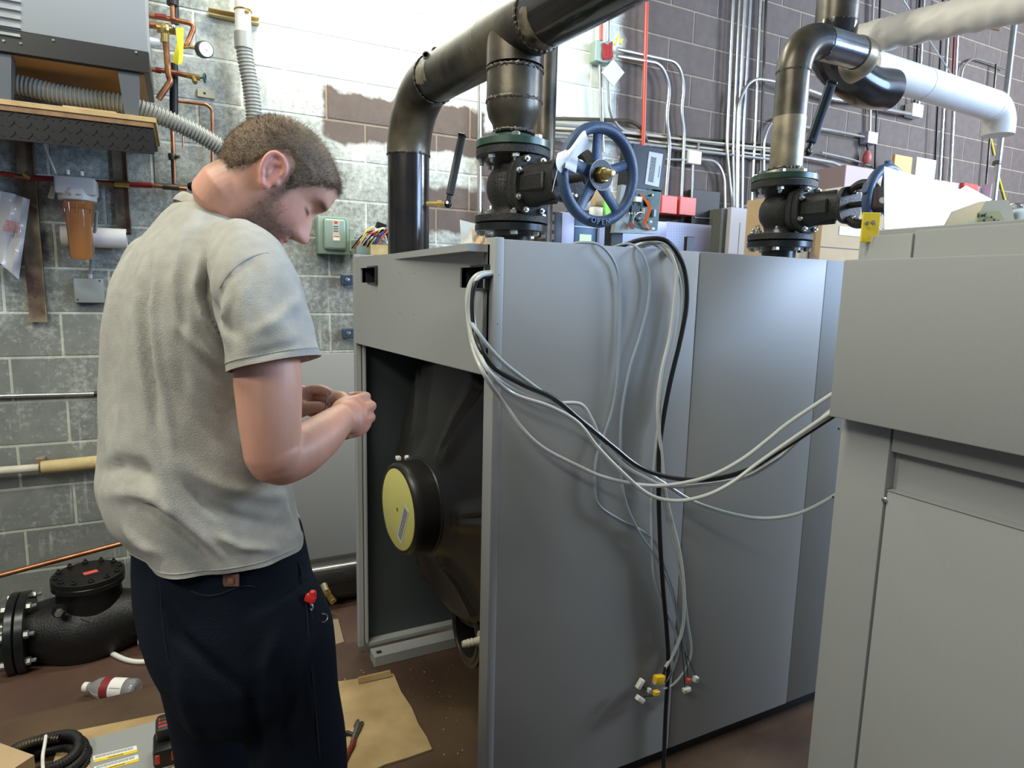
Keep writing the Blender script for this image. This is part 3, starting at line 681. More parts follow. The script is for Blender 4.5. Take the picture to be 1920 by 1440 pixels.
for i in range(15):
    row = []
    for j in range(11):
        u_, w_ = i/14, j/10
        px = 1046+u_*50+w_*10-8*math.sin(w_*3)*(1-u_); py = 288-u_*42+w_*34+6*math.sin(u_*4+w_*2)
        row.append(onplane(px, py, WC1b, st1)-ray(px, py)*(.014+.022*math.sin(PI*w_)+.005*math.sin(u_*9+w_*5)))
    tg.append(row)
cloth('tag_wrap', tg, M_PAPER, None, .0015, label='crumpled white paper tag wrapped round the blue wheel rim', cat='tag')
b = 0 and [[at(1052+6*j+i*3, 300+i*5-j*2, 1.695+.004*math.sin(i+j)) for j in range(6)] for i in range(9)]
cloth('hanging_tag', [[onplane(1064+4*j-i*.6, 286+i*4+j*2, WC1b, st1)-ray(1070, 300)*(.032+.002*math.sin(i*1.3)) for j in range(6)] for i in range(8)], M_PAPER, None, .001, label='small printed paper flap hanging from the wrapped white tag', cat='tag')
cloth('paper_strip', [[onplane(1038+i*2-j*1.0, 345-i*8+j*5, WC1b, st1)-ray(1040, 320)*.012 for j in range(4)] for i in range(8)], M_PAPER, None, .001, label='thin white paper strip trailing left from the blue wheel', cat='tag')
# ------------------------------------------------------------------ second valve and its piping
V2 = at(1466, 400, 2.37)
def vz2(py, px=1466):
    r = ray(px, py); t = ((V2-CAM).xy.length)/r.xy.length; return CAM.z+r.z*t
v2, C02, st2, WC2 = gate_valve('gate_valve', 'black iron gate valve at the right, its bonnet reaching behind the metal sheet', V2, vz2(331), vz2(466), Vector((.04, -1, 0)), .385, 1.0, False, False, .2)
p2 = thing('steel_riser_pipe', 'shorter mottled steel pipe rising from the right-hand gate valve to an elbow', 'pipe', (V2.x, V2.y, vz2(331)))
R4 = .0575; ze = vz2(98)-.0; zz0 = vz2(325)
d2 = Vector((1, 0, 0)); EB2 = .125
MB().tube([Vector((V2.x, V2.y, zz0)), Vector((V2.x, V2.y, vz2(222)))], R4, 32).build('riser', M_TAN, p2, label='straw-coloured lower riser')
MB().tube([Vector((V2.x, V2.y, vz2(222))), Vector((V2.x, V2.y, vz2(138)))], R4, 32).build('riser', M_STEEL, p2, label='dark upper riser')
zr = vz2(138); cc = Vector((V2.x, V2.y, zr))+d2*EB2
el = [cc-d2*EB2*math.cos(t)+Vector((0, 0, 1))*EB2*math.sin(t) for t in [PI/2*i/20 for i in range(21)]]
MB().tube(el, R4+.003, 32, cap=False).build('elbow', M_STEEL, p2)
e1_ = cc+Vector((0, 0, EB2)); e2_ = e1_+d2*.20
MB().tube([e1_, e2_], R4, 32).build('run', M_SHINY, p2, label='bluish bare-steel horizontal run')
e3 = [e2_+d2*EB2*.8*math.sin(t)+Vector((0, 1, -.1)).normalized()*EB2*.8*(1-math.cos(t)) for t in [PI/2*i/16 for i in range(17)]]
MB().tube(e3, R4+.004, 32).build('end_elbow', M_TAN, p2)
weld((V2.x, V2.y, zr), (0, 0, 1), R4, p2, .003); weld(e1_+d2*.01, d2, R4, p2, .003); weld(e2_, d2, R4, p2, .003); weld((V2.x, V2.y, zz0+.012), (0, 0, 1), R4, p2, .005)
# big pipe coming down behind, turning into the jacketed run
p3 = thing('steel_drop_pipe', 'dark steel drop pipe at the top right turning into white jacketed run', 'pipe', tuple(at(1575, 60, 2.9)))
a0 = at(1577, -60, 2.72); a1 = at(1572, 50, 2.72); a1.x, a1.y = a0.x, a0.y; a1.z = onY(1574, 50, a0.y).z
R3 = .085
MB().tube([Vector((a0.x, a0.y, CEZ)), a1], R3, 36).build('drop', M_STEEL, p3)
b0 = at(1612, 128, 2.72); q = [a1, Vector((a1.x, a1.y, b0.z+.03)), Vector((a1.x+.17, a1.y-.03, b0.z-.03)), Vector((a1.x+.33, a1.y-.04, b0.z-.03))]
q[1].z = b0.z+.06
MB().tube(spline(q, 8), R3+.003, 36).build('elbow', M_PIPEBLK, p3)
weld(Vector((a1.x, a1.y, a1.z)), (0, 0, 1), R3, p3, .004)
s0 = at(1655, 133, 2.95); L_ = Vector((1, 0, 0)); e0 = onY(1858, 190, s0.y); e0.z = s0.z-.02
RI = .073
ins = thing('jacketed_pipe', 'bright white jacketed pipe running level along the wall to an elbow', 'pipe', tuple((s0+e0)/2))
MB().tube([s0-Vector((.12, 0, 0)), s0.lerp(e0, .33)], RI, 32).build('jacket_section', M_INS, ins)
MB().tube([s0.lerp(e0, .332), e0], RI+.001, 32).build('jacket_section', M_INS, ins)
MB().tube([e0+Vector((.10*math.sin(t), 0, -.10*(1-math.cos(t)))) for t in [PI/2*i/12 for i in range(13)]]+[e0+Vector((.10, 0, -.14))], RI+.002, 32).build('elbow_jacket', M_INS, ins)
i0 = at(1600, 78, 3.0); i1 = at(1990, -12, 2.15); i1 = i0+(i1-i0)*1.9
ins2 = thing('jacketed_pipe', 'wrinkled cream jacketed pipe slanting out of the top right corner', 'pipe', tuple((i0+i1)/2))
rnd = random.Random(4); P_ = [i0.lerp(i1, i/150) for i in range(151)]
b = MB(); u, v, d = basis(i1-i0); rows = []
for i, p in enumerate(P_):
    rows.append([p+(u*math.cos(a)+v*math.sin(a))*(.066+.0035*math.sin(i*.5+3*a+math.sin(a*5))*math.exp(-((i-30)/26)**2)+.002*math.sin(i*.9+a*2)) for a in [2*PI*k/36 for k in range(36)]])
b.grid(rows); b.build('jacket', M_INS, ins2)
pc = at(1851, 47, 2.42); MB().box(pc+UP*-.004, (.10, .006, .022), Matrix((RT, FW, UP)).transposed() @ Matrix.Rotation(.18, 3, 'Y'), .003).build('torn_patch', mat('rust_orange_patch', (.45, .22, .06), .8, 0, .6, 30), ins2)
# slanted flat stay rods crossing behind
b = MB(); b.cyl(onY(1690, -6, s0.y), onY(1795, 156, s0.y), .0035, 6)
b.build('hanger_wire', M_EMT, None, 'thin wire stay slanting down behind the cream jacketed pipe', 'wire')
# industrial thermometers
def thermo(p_top, p_bot, d, label, w=.030, brass_to=None, nm='thermometer'):
    a = at(*p_top, d); c = at(*p_bot, d); ax = (a-c).normalized(); L0 = (a-c).length
    t = thing(nm, label, 'thermometer', tuple(c), 'thermometers on the steel pipes')
    s_ = ax.cross(FW).normalized(); n = s_.cross(ax); Rm = Matrix((s_, ax, n)).transposed()
    MB().box((a+c)/2, (w, L0, .026), Rm, .006, 2).build('case', M_DUCT, t)
    MB().box((a+c)/2+n*.0135*(1 if n.dot(FW) < 0 else -1), (.007, L0*.86, .002), Rm).build('scale_slot', M_BLACK, t)
    MB().box(a+ax*.004, (w*1.05, .014, .030), Rm, .004).build('case_cap', M_BLACK, t)
    MB().cyl(c-ax*.004, c-ax*.026, .010, 14).build('swivel_neck', M_BLACK, t)
    k = c-ax*.036; MB().sphere(k, .0165, 16).build('swivel_ball', M_BLACK, t); MB().lathe(k-FW*.012, -FW, [(0, .007), (.008, .006)], 12).build('clamp_screw', M_CHROME, t)
    if brass_to is not None:
        e = Vector(brass_to); dd = (e-k).normalized()
        MB().lathe(k+dd*.012, dd, [(0, .011), (.012, .011), (.012, .016), (.030, .016), (.030, .010), ((e-k).length-.012, .010)], 6).build('thermowell', M_BRASS, t)
    return t
kk = at(838, 383, 2.6)
thermo((866, 256), (843, 366), 2.6, 'dark thermometer case standing beside the black riser on brass fitting', brass_to=kk-RT*.085+Vector((0, 0, .002)))
thermo((1558, 158), (1520, 268), 2.45, 'dark green-grey thermometer case beneath the right-hand steel elbow', .036, brass_to=at(1498, 290, 2.45))
E1X = Vector((math.cos(YAW), -math.sin(YAW), 0)); E2X = Vector((math.sin(YAW), math.cos(YAW), 0))
# brown rubber cap, yellow bracket behind metal sheet
b = MB(); c = WC2+st2*.052-RT*.062; b.box(c, (.075, .05, .075), Matrix((RT, FW, UP)).transposed(), .014, 3)
cp = b.build('handle_cover', M_BROWNCAP, None, 'dark brown padded cover at the end of right gate valve stem', 'cover'); 
MB().lathe(c-FW*.024-RT*.012-UP*.01, -FW, [(0, .011), (.003, .009)], 16).build('cover_button', M_BEIGE, cp)
b = MB(); c = onY(1632, 424, -2.815); c.z -= .006; c0 = Vector((c.x, c.y, (c.z+.030+T2-.012)/2)); b.box(c0, (.032, .004, c.z+.030-T2+.012), Matrix((E1X, E2X, Vector((0, 0, 1)))).transposed(), .001)
yb = b.build('yellow_bracket', M_YEL, None, 'bright yellow metal bracket with two bolts beside metal sheet', 'bracket')
for px in (1625, 1636): MB().lathe(onY(px, 417+(px < 1630)*2, -2.818), -FW, [(0, .004), (.003, .0035)], 6).build('bracket_bolt', M_RUST, yb)
# ------------------------------------------------------------------ floor header with check valve
YF = -.46; RH = .1095; ZF = .012
xl, xr = onY(20, 1180, YF).x, onY(300, 1150, YF).x
fh = thing('floor_header_pipe', 'long black steel header pipe lying low along the wall foot', 'pipe', (1.2, YF, FLZ))
ck = thing('check_valve', 'large black cast-iron check valve with bolted round lid on the floor pipe', 'valve', ((xl+xr)/2, YF, ZF-.17))
fx = [onY(42, 1185, YF).x]; fx.append(onY(283, 1150, YF).x)
MB().tube([Vector((-2.4, YF, ZF)), Vector((fx[0]-.03, YF, ZF))], RH, 40).build('pipe_length', M_PIPEBLK, fh)
MB().tube([Vector((fx[1]+.05, YF, ZF)), Vector((3.2, YF, ZF))], RH, 40).build('pipe_length', M_PIPEBLK, fh)
for s_ in (.4, 1.1): MB().bb((fx[1]+s_+.25, YF-.05, FLZ), (fx[1]+s_+.33, YF+.05, ZF-RH+.01)).build('pipe_stand', M_STEEL, fh)
RFL = .170
def vfl(x, w, m, par): return MB().lathe((x, YF, ZF), (1, 0, 0), [(0, RFL-.003), (.003, RFL), (w-.003, RFL), (w, RFL-.003)], 64).build('flange', m, par)
vfl(fx[0]-.034, .030, M_BLKFL, ck); vfl(fx[0], .032, M_BLKFL, ck); vfl(fx[1]-.03, .03, M_BLKFL, ck); vfl(fx[1]+.004, .03, M_BLKFL, ck)
for x, dr, ph in ((fx[0]-.034, -1, 0), (fx[0]+.032, 1, 0), (fx[1]-.03, -1, .1), (fx[1]+.034, 1, .1)):
    for k in range(8):
        a = PI/8+k*PI/4+ph; p = Vector((x, YF+math.cos(a)*.149, ZF+math.sin(a)*.149))
        place(BOLT if dr > 0 else NUT, 'hex_nut', p, ck, zrot((dr, 0, 0)), scale=(1.25, 1.25, 1.5))
xm = (fx[0]+fx[1])/2+.02; Lb = fx[1]-fx[0]
b = MB(); rows = []
n = 26
for i in range(n+1):
    t = i/n; x = fx[0]+.02+(Lb-.04)*t; r = .115+.055*math.sin(PI*min(1, t*1.05))**1.3; dz = -.028*math.sin(PI*t)
    rows.append([Vector((x, YF+r*math.cos(a), ZF+dz+r*.98*math.sin(a))) for a in [2*PI*k/40 for k in range(40)]])
b.grid(rows); lid = onY(140, 1075, YF); lidc = Vector((xm-.01, YF, lid.z)); lz = onY(140, 1085, YF-.02).z
b.lathe(Vector((lidc.x, YF, ZF+.05)), (0, 0, 1), [(0, .13), (lz-.055-ZF-.05, .118), (lz-.035-ZF-.05, .125)], 44)
b.build('valve_body', M_IRONK, ck)
MB().lathe(Vector((lidc.x, YF, lz-.036)), (0, 0, 1), [(0, .133), (.002, .135), (.022, .135), (.024, .133)], 56).build('lid_flange', M_BLKFL, ck)
ldd = MB().lathe(Vector((lidc.x, YF, lz-.011)), (0, 0, 1), [(0, .133), (.002, .135), (.020, .135), (.022, .132), (.022, .092), (.0245, .088)], 56).build('lid', M_IRONK, ck)
LIDB = BOLT.copy(); LIDB.materials.clear(); LIDB.materials.append(M_BLACK)
for k in range(12):
    a = k*PI/6+.2; place(LIDB, 'lid_bolt', Vector((lidc.x+.116*math.cos(a), YF+.116*math.sin(a), lz+.011)), ck, Quaternion((0, 0, 1), a), label='black lid bolt' if 0 else None, scale=(.9, .9, .8))
tagc = Vector((lidc.x+.01, YF-.01, lz+.0140)); q = Matrix.Rotation(.35, 3, 'Z')
MB().box(tagc, (.052, .030, .0008), q).build('red_sticker', M_REDBOX, ldd)
pl = onY(111, 1150, YF-.165); b = MB(); b.lathe(pl+Vector((0, .03, 0)), (-.1, -1, .1), [(0, .026), (.02, .026)], 24); b.build('plug_boss', M_IRONK, ck)
MB().lathe(pl+Vector((0, .01, 0)), (-.1, -1, .1), [(0, .016), (.02, .014)], 6).build('square_plug', M_ZINC, ck)
b = MB()
for (x0, y0, x1, y1) in ((150, 1160, 168, 1167), (125, 1213, 175, 1203), (145, 1198, 160, 1195)):
    b.tube([onY(x0, y0, YF-.158), onY(x1, y1, YF-.158)], .002, 6)
b.build('cast_marks', M_IRON, ck)
# brass drain valve on a heat-tinted stub, right of the technician
dv = onY(605, 1088, YF-.10)
dr = thing('drain_valve', 'small brass drain valve screwed into the floor header pipe', 'valve', tuple(onY(618, 1120, YF-.15)))
p0 = onY(607, 1097, YF-.105); p1 = onY(612, 1110, YF-.145); p2_ = onY(622, 1124, YF-.16)
MB().lathe(p0, p1-p0, [(0, .017), ((p1-p0).length, .017)], 16).build('stub', M_TAN, dr)
MB().lathe(p1, p2_-p1, [(0, .020), (.012, .020), (.013, .015), (.045, .016), (.046, .019), (.062, .017)], 12).build('brass_body', M_BRASS, dr)
MB().tube([p1, p1+Vector((-.035, -.01, .004)), p1+Vector((-.05, -.012, -.012))], .006, 8).build('lever', M_BRASS, dr)
# white tube, copper line, wall conduit, white pipe
zt_ = FLZ+.010
MB().tube([onZ(150, 1188, zt_), onZ(205, 1222, zt_), onZ(240, 1238, zt_), onZ(275, 1240, zt_), onZ(305, 1228, zt_), onZ(380, 1200, zt_), onZ(480, 1185, zt_)], .010, 10, smooth=6).build('white_tube', M_WHITE, None, 'white plastic tube curving on the floor under the check valve', 'tube')
MB().tube([onY(-80, 1099, -.30), onY(0, 1079, -.30), onY(235, 1017, -.30), onY(420, 972, -.30)], .0115, 12).build('copper_pipe', M_COPPER, None, 'copper pipe running level above check valve lid', 'pipe')
c0 = onY(-40, 744, -.014); c1 = onY(188, 738, -.014); c2 = onY(640, 728, -.014)
em = MB().tube([c0, c1, c2], .0095, 12).build('wall_conduit', M_EMT, None, 'thin level conduit on the grey wall behind the technician back', 'conduit')
b = MB(); b.cyl(c1-Vector((.025, 0, 0)), c1+Vector((.02, 0, 0)), .012, 12); b.build('coupling', M_STEEL, em)
w0 = onY(-40, 886, -.05); w1 = onY(75, 877, -.05); w2 = onY(300, 858, -.05)
wp = MB().tube([w0, w1], .019, 20).build('white_wall_pipe', mat('stained_white_pipe', (.66, .63, .52), .55, 0, .8, 14, col2=(.40, .36, .26)), None, 'stained white plastic pipe on the lower grey wall', 'pipe')
MB().tube([w1+Vector((.006, 0, 0)), w1.lerp(w2, .5)+Vector((0, 0, .004)), w2+Vector((0, 0, .008))], [.030, .032, .034], 20).build('split_foam_sleeve', M_TANFO, wp)
b = MB(); b.box(w1+Vector((0, .022, .030)), (.035, .05, .03), None, .003); b.torus(w1, (1, 0, 0), .021, .003, 24, 6); b.build('pipe_clip', M_RUST, wp)
# loose grey casing panel stood against the wall
g0 = onY(480, 664, -.13); g1 = onY(700, 661, -.13)
MB().bb((g0.x+.05, -.145, FLZ), (1.85, -.12, onY(640, 662, -.13).z), .003, 2).build('spare_panel', M_CAB, None, 'loose blue-grey casing panel standing against the wall behind technician hands', 'panel')
# bottle, scrap, wire bit
bz = FLZ+.040; bl0 = onZ(158, 1288, bz); bl1 = onZ(262, 1293, bz); bd_ = (bl1-bl0).normalized(); Lb_ = .21; bl1 = bl0+bd_*Lb_
bt = thing('water_bottle', 'clear plastic water bottle with white and burgundy label lying on its side', 'bottle', tuple((bl0+bl1)/2+Vector((0, 0, -.033))))
MB().lathe(bl0, bd_, [(.018, .0150), (.025, .0150), (.045, .029), (.062, .037), (.075, .0385), (.078, .0375), (.19, .0385), (.198, .038), (.205, .035), (.208, .024), (.203, .014), (.200, .002)], 32).build('bottle_body', M_BOTTLE, bt)
MB().lathe(bl0, bd_, [(0, .0175), (.001, .018), (.017, .018), (.018, .0175)], 24).build('bottle_cap', M_WHITE, bt)
MB().lathe(bl0, bd_, [(.080, .0388), (.113, .0388)], 32, cap=False).build('burgundy_band', M_BURG, bt)
lw = MB().lathe(bl0, bd_, [(.113, .0389), (.165, .0389)], 32, cap=False).build('white_label', M_PAPER, bt)
nn = (CAM-bl0).normalized(); nn = (nn-bd_*nn.dot(bd_)).normalized()
text('vitaminwater', bl0+bd_*.141+nn*.0394, -bd_ if (-bd_).dot(RT) > 0 else bd_, nn.cross(-bd_) if 0 else -UP if 0 else UP, .0058, M_INK, bt, 'label_word', .0003)
sc = onZ(42, 1352, .0); b = MB(); b.box(onZ(42, 1352, FLZ+.012)+Vector((0, 0, 0)), (.055, .022, .012), Matrix.Rotation(.5, 3, 'Z') @ Matrix.Rotation(.1, 3, 'Y'), .003)
b.build('foil_scrap', mat('pale_blue_scrap', (.36, .44, .46), .4), None, 'small pale blue scrap of sheet on the lower floor', 'scrap')
MB().tube([onZ(293, 1262, FLZ+.02), onZ(315, 1292, .004)], .0015, 6).build('bent_wire', M_RUST, None, 'short rusty wire leaning on pad edge beside bottle', 'wire')
# ================================================================== UPPER LEFT: UNIT ON A SHELF
def corr(path, r, amp, pitch, n=18):
    pts = spline([Vector(p) for p in path], 30); L = [0]
    for i in range(1, len(pts)): L.append(L[-1]+(pts[i]-pts[i-1]).length)
    step = pitch/4; out = []; rr = []; k = 0; j = 0
    while k*step < L[-1]:
        d = k*step
        while j < len(L)-2 and L[j+1] < d: j += 1
        out.append(pts[j].lerp(pts[j+1], (d-L[j])/max(L[j+1]-L[j], 1e-9))); rr.append(r+(amp if k % 4 in (1, 2) else -amp*.3)); k += 1
    return MB().tube(out, rr, n)
def conduit(pts, Y, r, rad=.05): return MB().tube(bend([onY(a, b_, Y) for a, b_ in pts], rad), r, 10)
UY = -.50
ur = onY(278, 98, UY); ub = onY(278, 138, UY); ULX = -.75
un = thing('heating_unit', 'grey louvred sheet-metal unit on black base standing on the high plywood shelf', 'heater', ((ULX+ur.x)/2, -.27, ub.z-.13))
MB().bb((ULX, UY, ur.z), (ur.x, -.03, ur.z+.75), .004, 2).build('casing', M_CAB, un)
MB().bb((ULX, UY-.003, ub.z), (ur.x+.002, -.03, ur.z-.001), .002).build('black_base', mat('satin_black_base', (.012, .012, .012), .35), un)
MB().bb((ULX+.02, UY+.02, ub.z-.004), (ur.x-.02, -.05, ub.z-.0005)).build('base_pan', mat('amber_base_pan', (.42, .24, .09), .5), un)
for (px, py) in ((7, 77), (39, 82), (100, 76), (255, 99)):
    p = onY(px, py, UY-.003); place(BOLT, 'base_screw', p, un, zrot((0, -1, 0)), scale=(.4, .4, .35))
for k in range(5):
    a, c = onY(-25, -8+k*17, UY), onY(39, -2+k*16, UY)
    z = (a.z+c.z)/2; MB().hexa([Vector((x, y, zz)) for x, y, zz in ((a.x, UY, z-.012), (c.x, UY, z-.012), (c.x, UY-.012, z-.010), (a.x, UY-.012, z-.010), (a.x, UY, z+.006), (c.x, UY, z+.006), (c.x-.004, UY-.001, z+.005), (a.x, UY-.001, z+.005))]).build('louvre', M_CAB, un)
sh_z = onY(150, 208, UY-.02).z
for px in (6, 243):
    a = onY(px, 150, UY+.05); MB().grid([[Vector((a.x+sx*w, UY+.05+sy*w, z)) for sx, sy in ((-1, -1), (1, -1), (1, 1), (-1, 1))] for z, w in ((ub.z, .036), (ub.z-.02, .036), (sh_z+.012, .022), (sh_z+.01, .022))]).build('leg', mat('tapered_leg_grey', (.09, .10, .11), .4), un)
for px in (60, 243):
    a = onY(px, 150, -.1); MB().grid([[Vector((a.x+sx*w, -.1+sy*w, z)) for sx, sy in ((-1, -1), (1, -1), (1, 1), (-1, 1))] for z, w in ((ub.z, .036), (ub.z-.02, .036), (sh_z+.012, .022), (sh_z+.01, .022))]).build('leg', mat('tapered_leg_grey', (.09, .10, .11), .4), un)
se = onY(293, 232, UY-.02)
shf = thing('plywood_shelf', 'high shelf of doubled plywood on a black tread-plate angle under grey unit', 'shelf', ((ULX+se.x)/2, -.25, sh_z-.15))
MB().bb((ULX, UY-.02, sh_z-.010), (se.x, -.01, sh_z+.009), .001).build('board', M_WOOD, shf)
MB().bb((ULX, UY-.015, sh_z-.030), (se.x-.01, -.01, sh_z-.0105), .001).build('board', mat('plywood_edge_dark', (.30, .17, .08), .8, 0, .6, 30), shf)
MB().bb((onY(118, 200, UY).x, UY-.01, sh_z+.0095), (onY(218, 205, UY).x, -.3, sh_z+.016), .001).build('packing_strip', M_WOOD, shf)
an = onY(289, 290, UY-.005)
tp = MB().bb((ULX, UY-.008, an.z), (se.x-.012, UY-.002, sh_z-.031)).build('tread_plate_angle', M_BLACK, shf)
b = MB()
for i in range(26):
    for j in range(3):
        x = se.x-.05-i*.052; z = an.z+.02+j*.038
        if x < ULX: continue
        for sg in (-1, 1): b.box((x+sg*.008, UY-.009, z), (.026, .003, .0045), Matrix.Rotation(sg*.8, 3, 'Y'))
b.build('tread_pattern', M_BLACK, tp, kind='stuff')
MB().bb((ULX, UY-.002, sh_z-.036), (se.x-.012, -.01, sh_z-.031)).build('angle_flange', M_BLACK, shf)
for a_, c_, nm in (((42, 262), (64, 604), 1), ((214, 285), (232, 440), 0)):
    p = onY(*a_, -.02); q = onY(*c_, -.02); w = .034 if nm else .030; x = (p.x+q.x)/2+.012
    st_ = MB().bb((x-w, -.022, q.z), (x+w, -.018, sh_z-.04)).bb((x+w-.003, -.046, q.z), (x+w, -.018, sh_z-.04)).build('wall_upright', M_RUST, shf)
    if nm: 
        hh = onY(66, 556, -.0225); MB().lathe(hh, (0, -1, 0), [(0, .008), (.0006, .008)], 12).build('rust_hole', mat('rust', (.12, .06, .04), .9), st_)
corr([onY(-20, 150, -.33), onY(40, 160, -.33), onY(120, 178, -.34), onY(230, 195, -.34), onY(300, 218, -.33), onY(370, 250, -.31), onY(428, 290, -.28), onY(470, 345, -.24)], .034, .0045, .0145).build('flexible_conduit', M_FLEX, None, 'fat grey ribbed conduit passing behind the legs of shelf unit', 'conduit')
fv = thing('flexible_conduit', 'grey ribbed conduit dropping behind the technician head from white connector', 'conduit', tuple(onY(475, 220, -.10)))
corr([onY(457, 88, -.09), onY(462, 120, -.09), onY(470, 165, -.09), onY(476, 215, -.09), onY(476, 300, -.09)], .034, .0045, .016).build('ribbed_hose', M_FLEX, fv)
MB().cyl(onY(456, 62, -.09), onY(457, 92, -.09), .041, 24).build('connector', M_FLEX, fv)
MB().cyl(onY(454, -60, -.09), onY(456, 62, -.09), .036, 24).build('rigid_sleeve', M_WHITE, fv)
b = MB(); b.torus(onY(456, 20, -.09), (0, 0, 1), .038, .004, 24, 6); b.box(onY(463, 22, -.13), (.02, .02, .012), None, .002); b.build('pipe_clamp', M_BRASS, fv)
p = onY(391, 20, -.04); q = onY(486, 34, -.04)
b = MB(); b.bb((p.x, -.045, p.z-.014), (q.x, -.004, p.z-.011)); b.bb((p.x, -.045, p.z+.011), (q.x, -.004, p.z+.014)); b.bb((p.x, -.008, p.z-.014), (q.x, -.004, p.z+.014))
b.build('strut_channel', M_TANFO, None, 'short tan strut channel on wall holding the ribbed conduit', 'bracket')
# --- copper and water piping
PY = -.10
wpz = thing('water_piping', 'copper and black water piping with valves on grey wall beside the unit', 'pipe', tuple(onY(325, 350, PY)))
def cp_(pts, Y, r, m, nm='copper_length', rad=.03): return MB().tube(bend([onY(a, c, Y) for a, c in pts], rad), r, 12).build(nm, m, wpz)
cp_([(327, -40), (328, 45)], PY, .017, M_BLACK, 'black_pipe'); cp_([(322, -20), (324, 36)], PY-.05, .010, M_COPPER)
MB().cyl(onY(322, -5, PY-.05), onY(323, 10, PY-.05), .022, 16).build('black_sleeve', M_BLACK, wpz)
cp_([(326, 120), (326, 242)], PY, .018, M_BLACK, 'black_pipe')
cp_([(323, 238), (327, 345)], PY, .009, M_COPPER)
cp_([(260, 26), (332, 38), (366, 46), (349, 88)], PY-.04, .011, M_COPPER)
cp_([(290, 30), (312, 33)], PY-.04, .0125, M_REDTAPE, 'red_band')
cp_([(270, 46), (318, 50)], PY-.07, .014, M_COPPER)
cp_([(262, 75), (300, 80)], PY-.06, .020, M_WHITE, 'white_sleeve')
cp_([(309, 60), (311, 82), (316, 142), (320, 152), (297, 186)], PY-.07, .013, M_COPPER, rad=.02)
cp_([(270, 128), (318, 134), (352, 142)], PY-.05, .011, M_COPPER); cp_([(292, 131), (302, 133)], PY-.05, .0125, M_REDTAPE, 'red_band')
cp_([(328, 189), (388, 196), (398, 206), (398, 335)], PY+.05, .0075, M_COPPER, rad=.02)
cp_([(343, 240), (343, 278)], PY, .0035, M_COPPER); cp_([(332, 90), (365, 88)], PY-.06, .006, M_BRASS)
b = MB(); b.sphere(onY(309, 55, PY-.07), .026, 16); b.cyl(onY(293, 52, PY-.07), onY(329, 57, PY-.07), .020, 12); b.cyl(onY(309, 50, PY-.07), onY(310, 80, PY-.07), .017, 12)
b.build('mixing_valve', M_BRASS, wpz); MB().sphere(onY(325, 50, PY-.09), .010, 10).build('valve_knob', M_CHROME, wpz)
ft = [[onY(337+(-7+14*j)*1, 52, PY-.10) for j in (0, .5, 1)], [onY(332, 80, PY-.105), onY(338, 82, PY-.11), onY(344, 80, PY-.105)], [onY(323, 112, PY-.10), onY(334, 119, PY-.11), onY(343, 112, PY-.10)], [onY(326, 118, PY-.10), onY(334, 122, PY-.105), onY(341, 118, PY-.10)]]
cloth('yellow_tag', ft, M_TAGY, None, .001, label='bright yellow tag hanging from the brass mixing valve', cat='tag')
b = MB(); b.cyl(onY(350, 141, PY-.05), onY(375, 146, PY-.05), .013, 10); b.cyl(onY(362, 144, PY-.05), onY(366, 155, PY-.08), .010, 10); b.build('hose_bib', M_BRASS, wpz)
b = MB(); b.torus(onY(384, 146, PY-.05), (1, -.3, 0), .018, .004, 20, 6); b.cyl(onY(375, 146, PY-.05), onY(385, 146, PY-.05), .004, 8); b.build('valve_handle', mat('dark_teal_handle', (.02, .06, .055), .5), wpz)
g = onY(383, 93, PY-.08); gd = Vector((.35, -.9, -.15)).normalized()
ga = thing('pressure_gauge', 'round grey-faced pressure gauge beside the yellow tag', 'gauge', tuple(g))
MB().lathe(g+gd*-.02, gd, [(0, .034), (.002, .036), (.036, .036), (.038, .033)], 32).build('case', M_DUCT, ga); MB().lathe(g+gd*.0185, gd, [(0, .031), (.0008, .031)], 32).build('dial', M_LABEL, ga)
MB().box(g+gd*.0198, (.018, .001, .0015), Matrix.Rotation(.6, 3, 'Y')).build('needle', M_REDINK, ga); MB().cyl(g-gd*.018, onY(352, 88, PY-.06), .006, 8).build('stem', M_BRASS, ga)
p = onY(386, 176, -.006); pl_ = MB().box(p, (.075, .012, .038), Matrix.Rotation(.02, 3, 'Y'), .002).build('wall_plate', M_BEIGE, None, 'small beige wall plate under the hose valve', 'plate')
b = MB(); b.lathe(p+Vector((-.006, -.0062, 0)), (0, -1, 0), [(0, .006), (.0006, .006)], 10); b.build('plate_hole', M_DARK, pl_)
HY = -.10
lp_ = thing('filter_piping', 'copper feed pipe with dark red bands carrying the water filter', 'pipe', tuple(onY(180, 345, HY)))
def lpc(pts, r, m, nm): return MB().tube([onY(a, c, HY) for a, c in pts], r, 12).build(nm, m, lp_)
lpc([(-40, 320), (50, 333)], .010, M_COPPER, 'copper_length'); lpc([(2, 325), (28, 329)], .0115, M_REDTAPE, 'dark_red_band'); lpc([(50, 333), (110, 336)], .012, M_REDTAPE, 'dark_red_band')
lpc([(176, 341), (215, 344)], .010, M_COPPER, 'copper_length'); lpc([(215, 344), (243, 346)], .016, M_BRASS, 'union'); lpc([(243, 346), (285, 348)], .012, M_REDTAPE, 'dark_red_band'); lpc([(285, 348), (350, 354)], .010, M_COPPER, 'copper_length')
lpc([(305, 349), (336, 352)], .015, M_STEEL, 'tee'); lpc([(45, 326), (58, 334)], .015, M_BRASS, 'union')
b = MB(); b.tube([onY(322, 288, HY), onY(324, 300, HY)], .017, 12); b.tube([onY(324, 294, HY), onY(336, 294, HY-.02)], .008, 8); b.tube([onY(324, 300, HY), onY(326, 345, HY)], .009, 10); b.build('drain_cock', M_STEEL, wpz)
g2 = onY(362, 350, HY); ga2 = thing('pressure_gauge', 'small black-cased gauge behind the technician neck at the feed pipe end', 'gauge', tuple(g2))
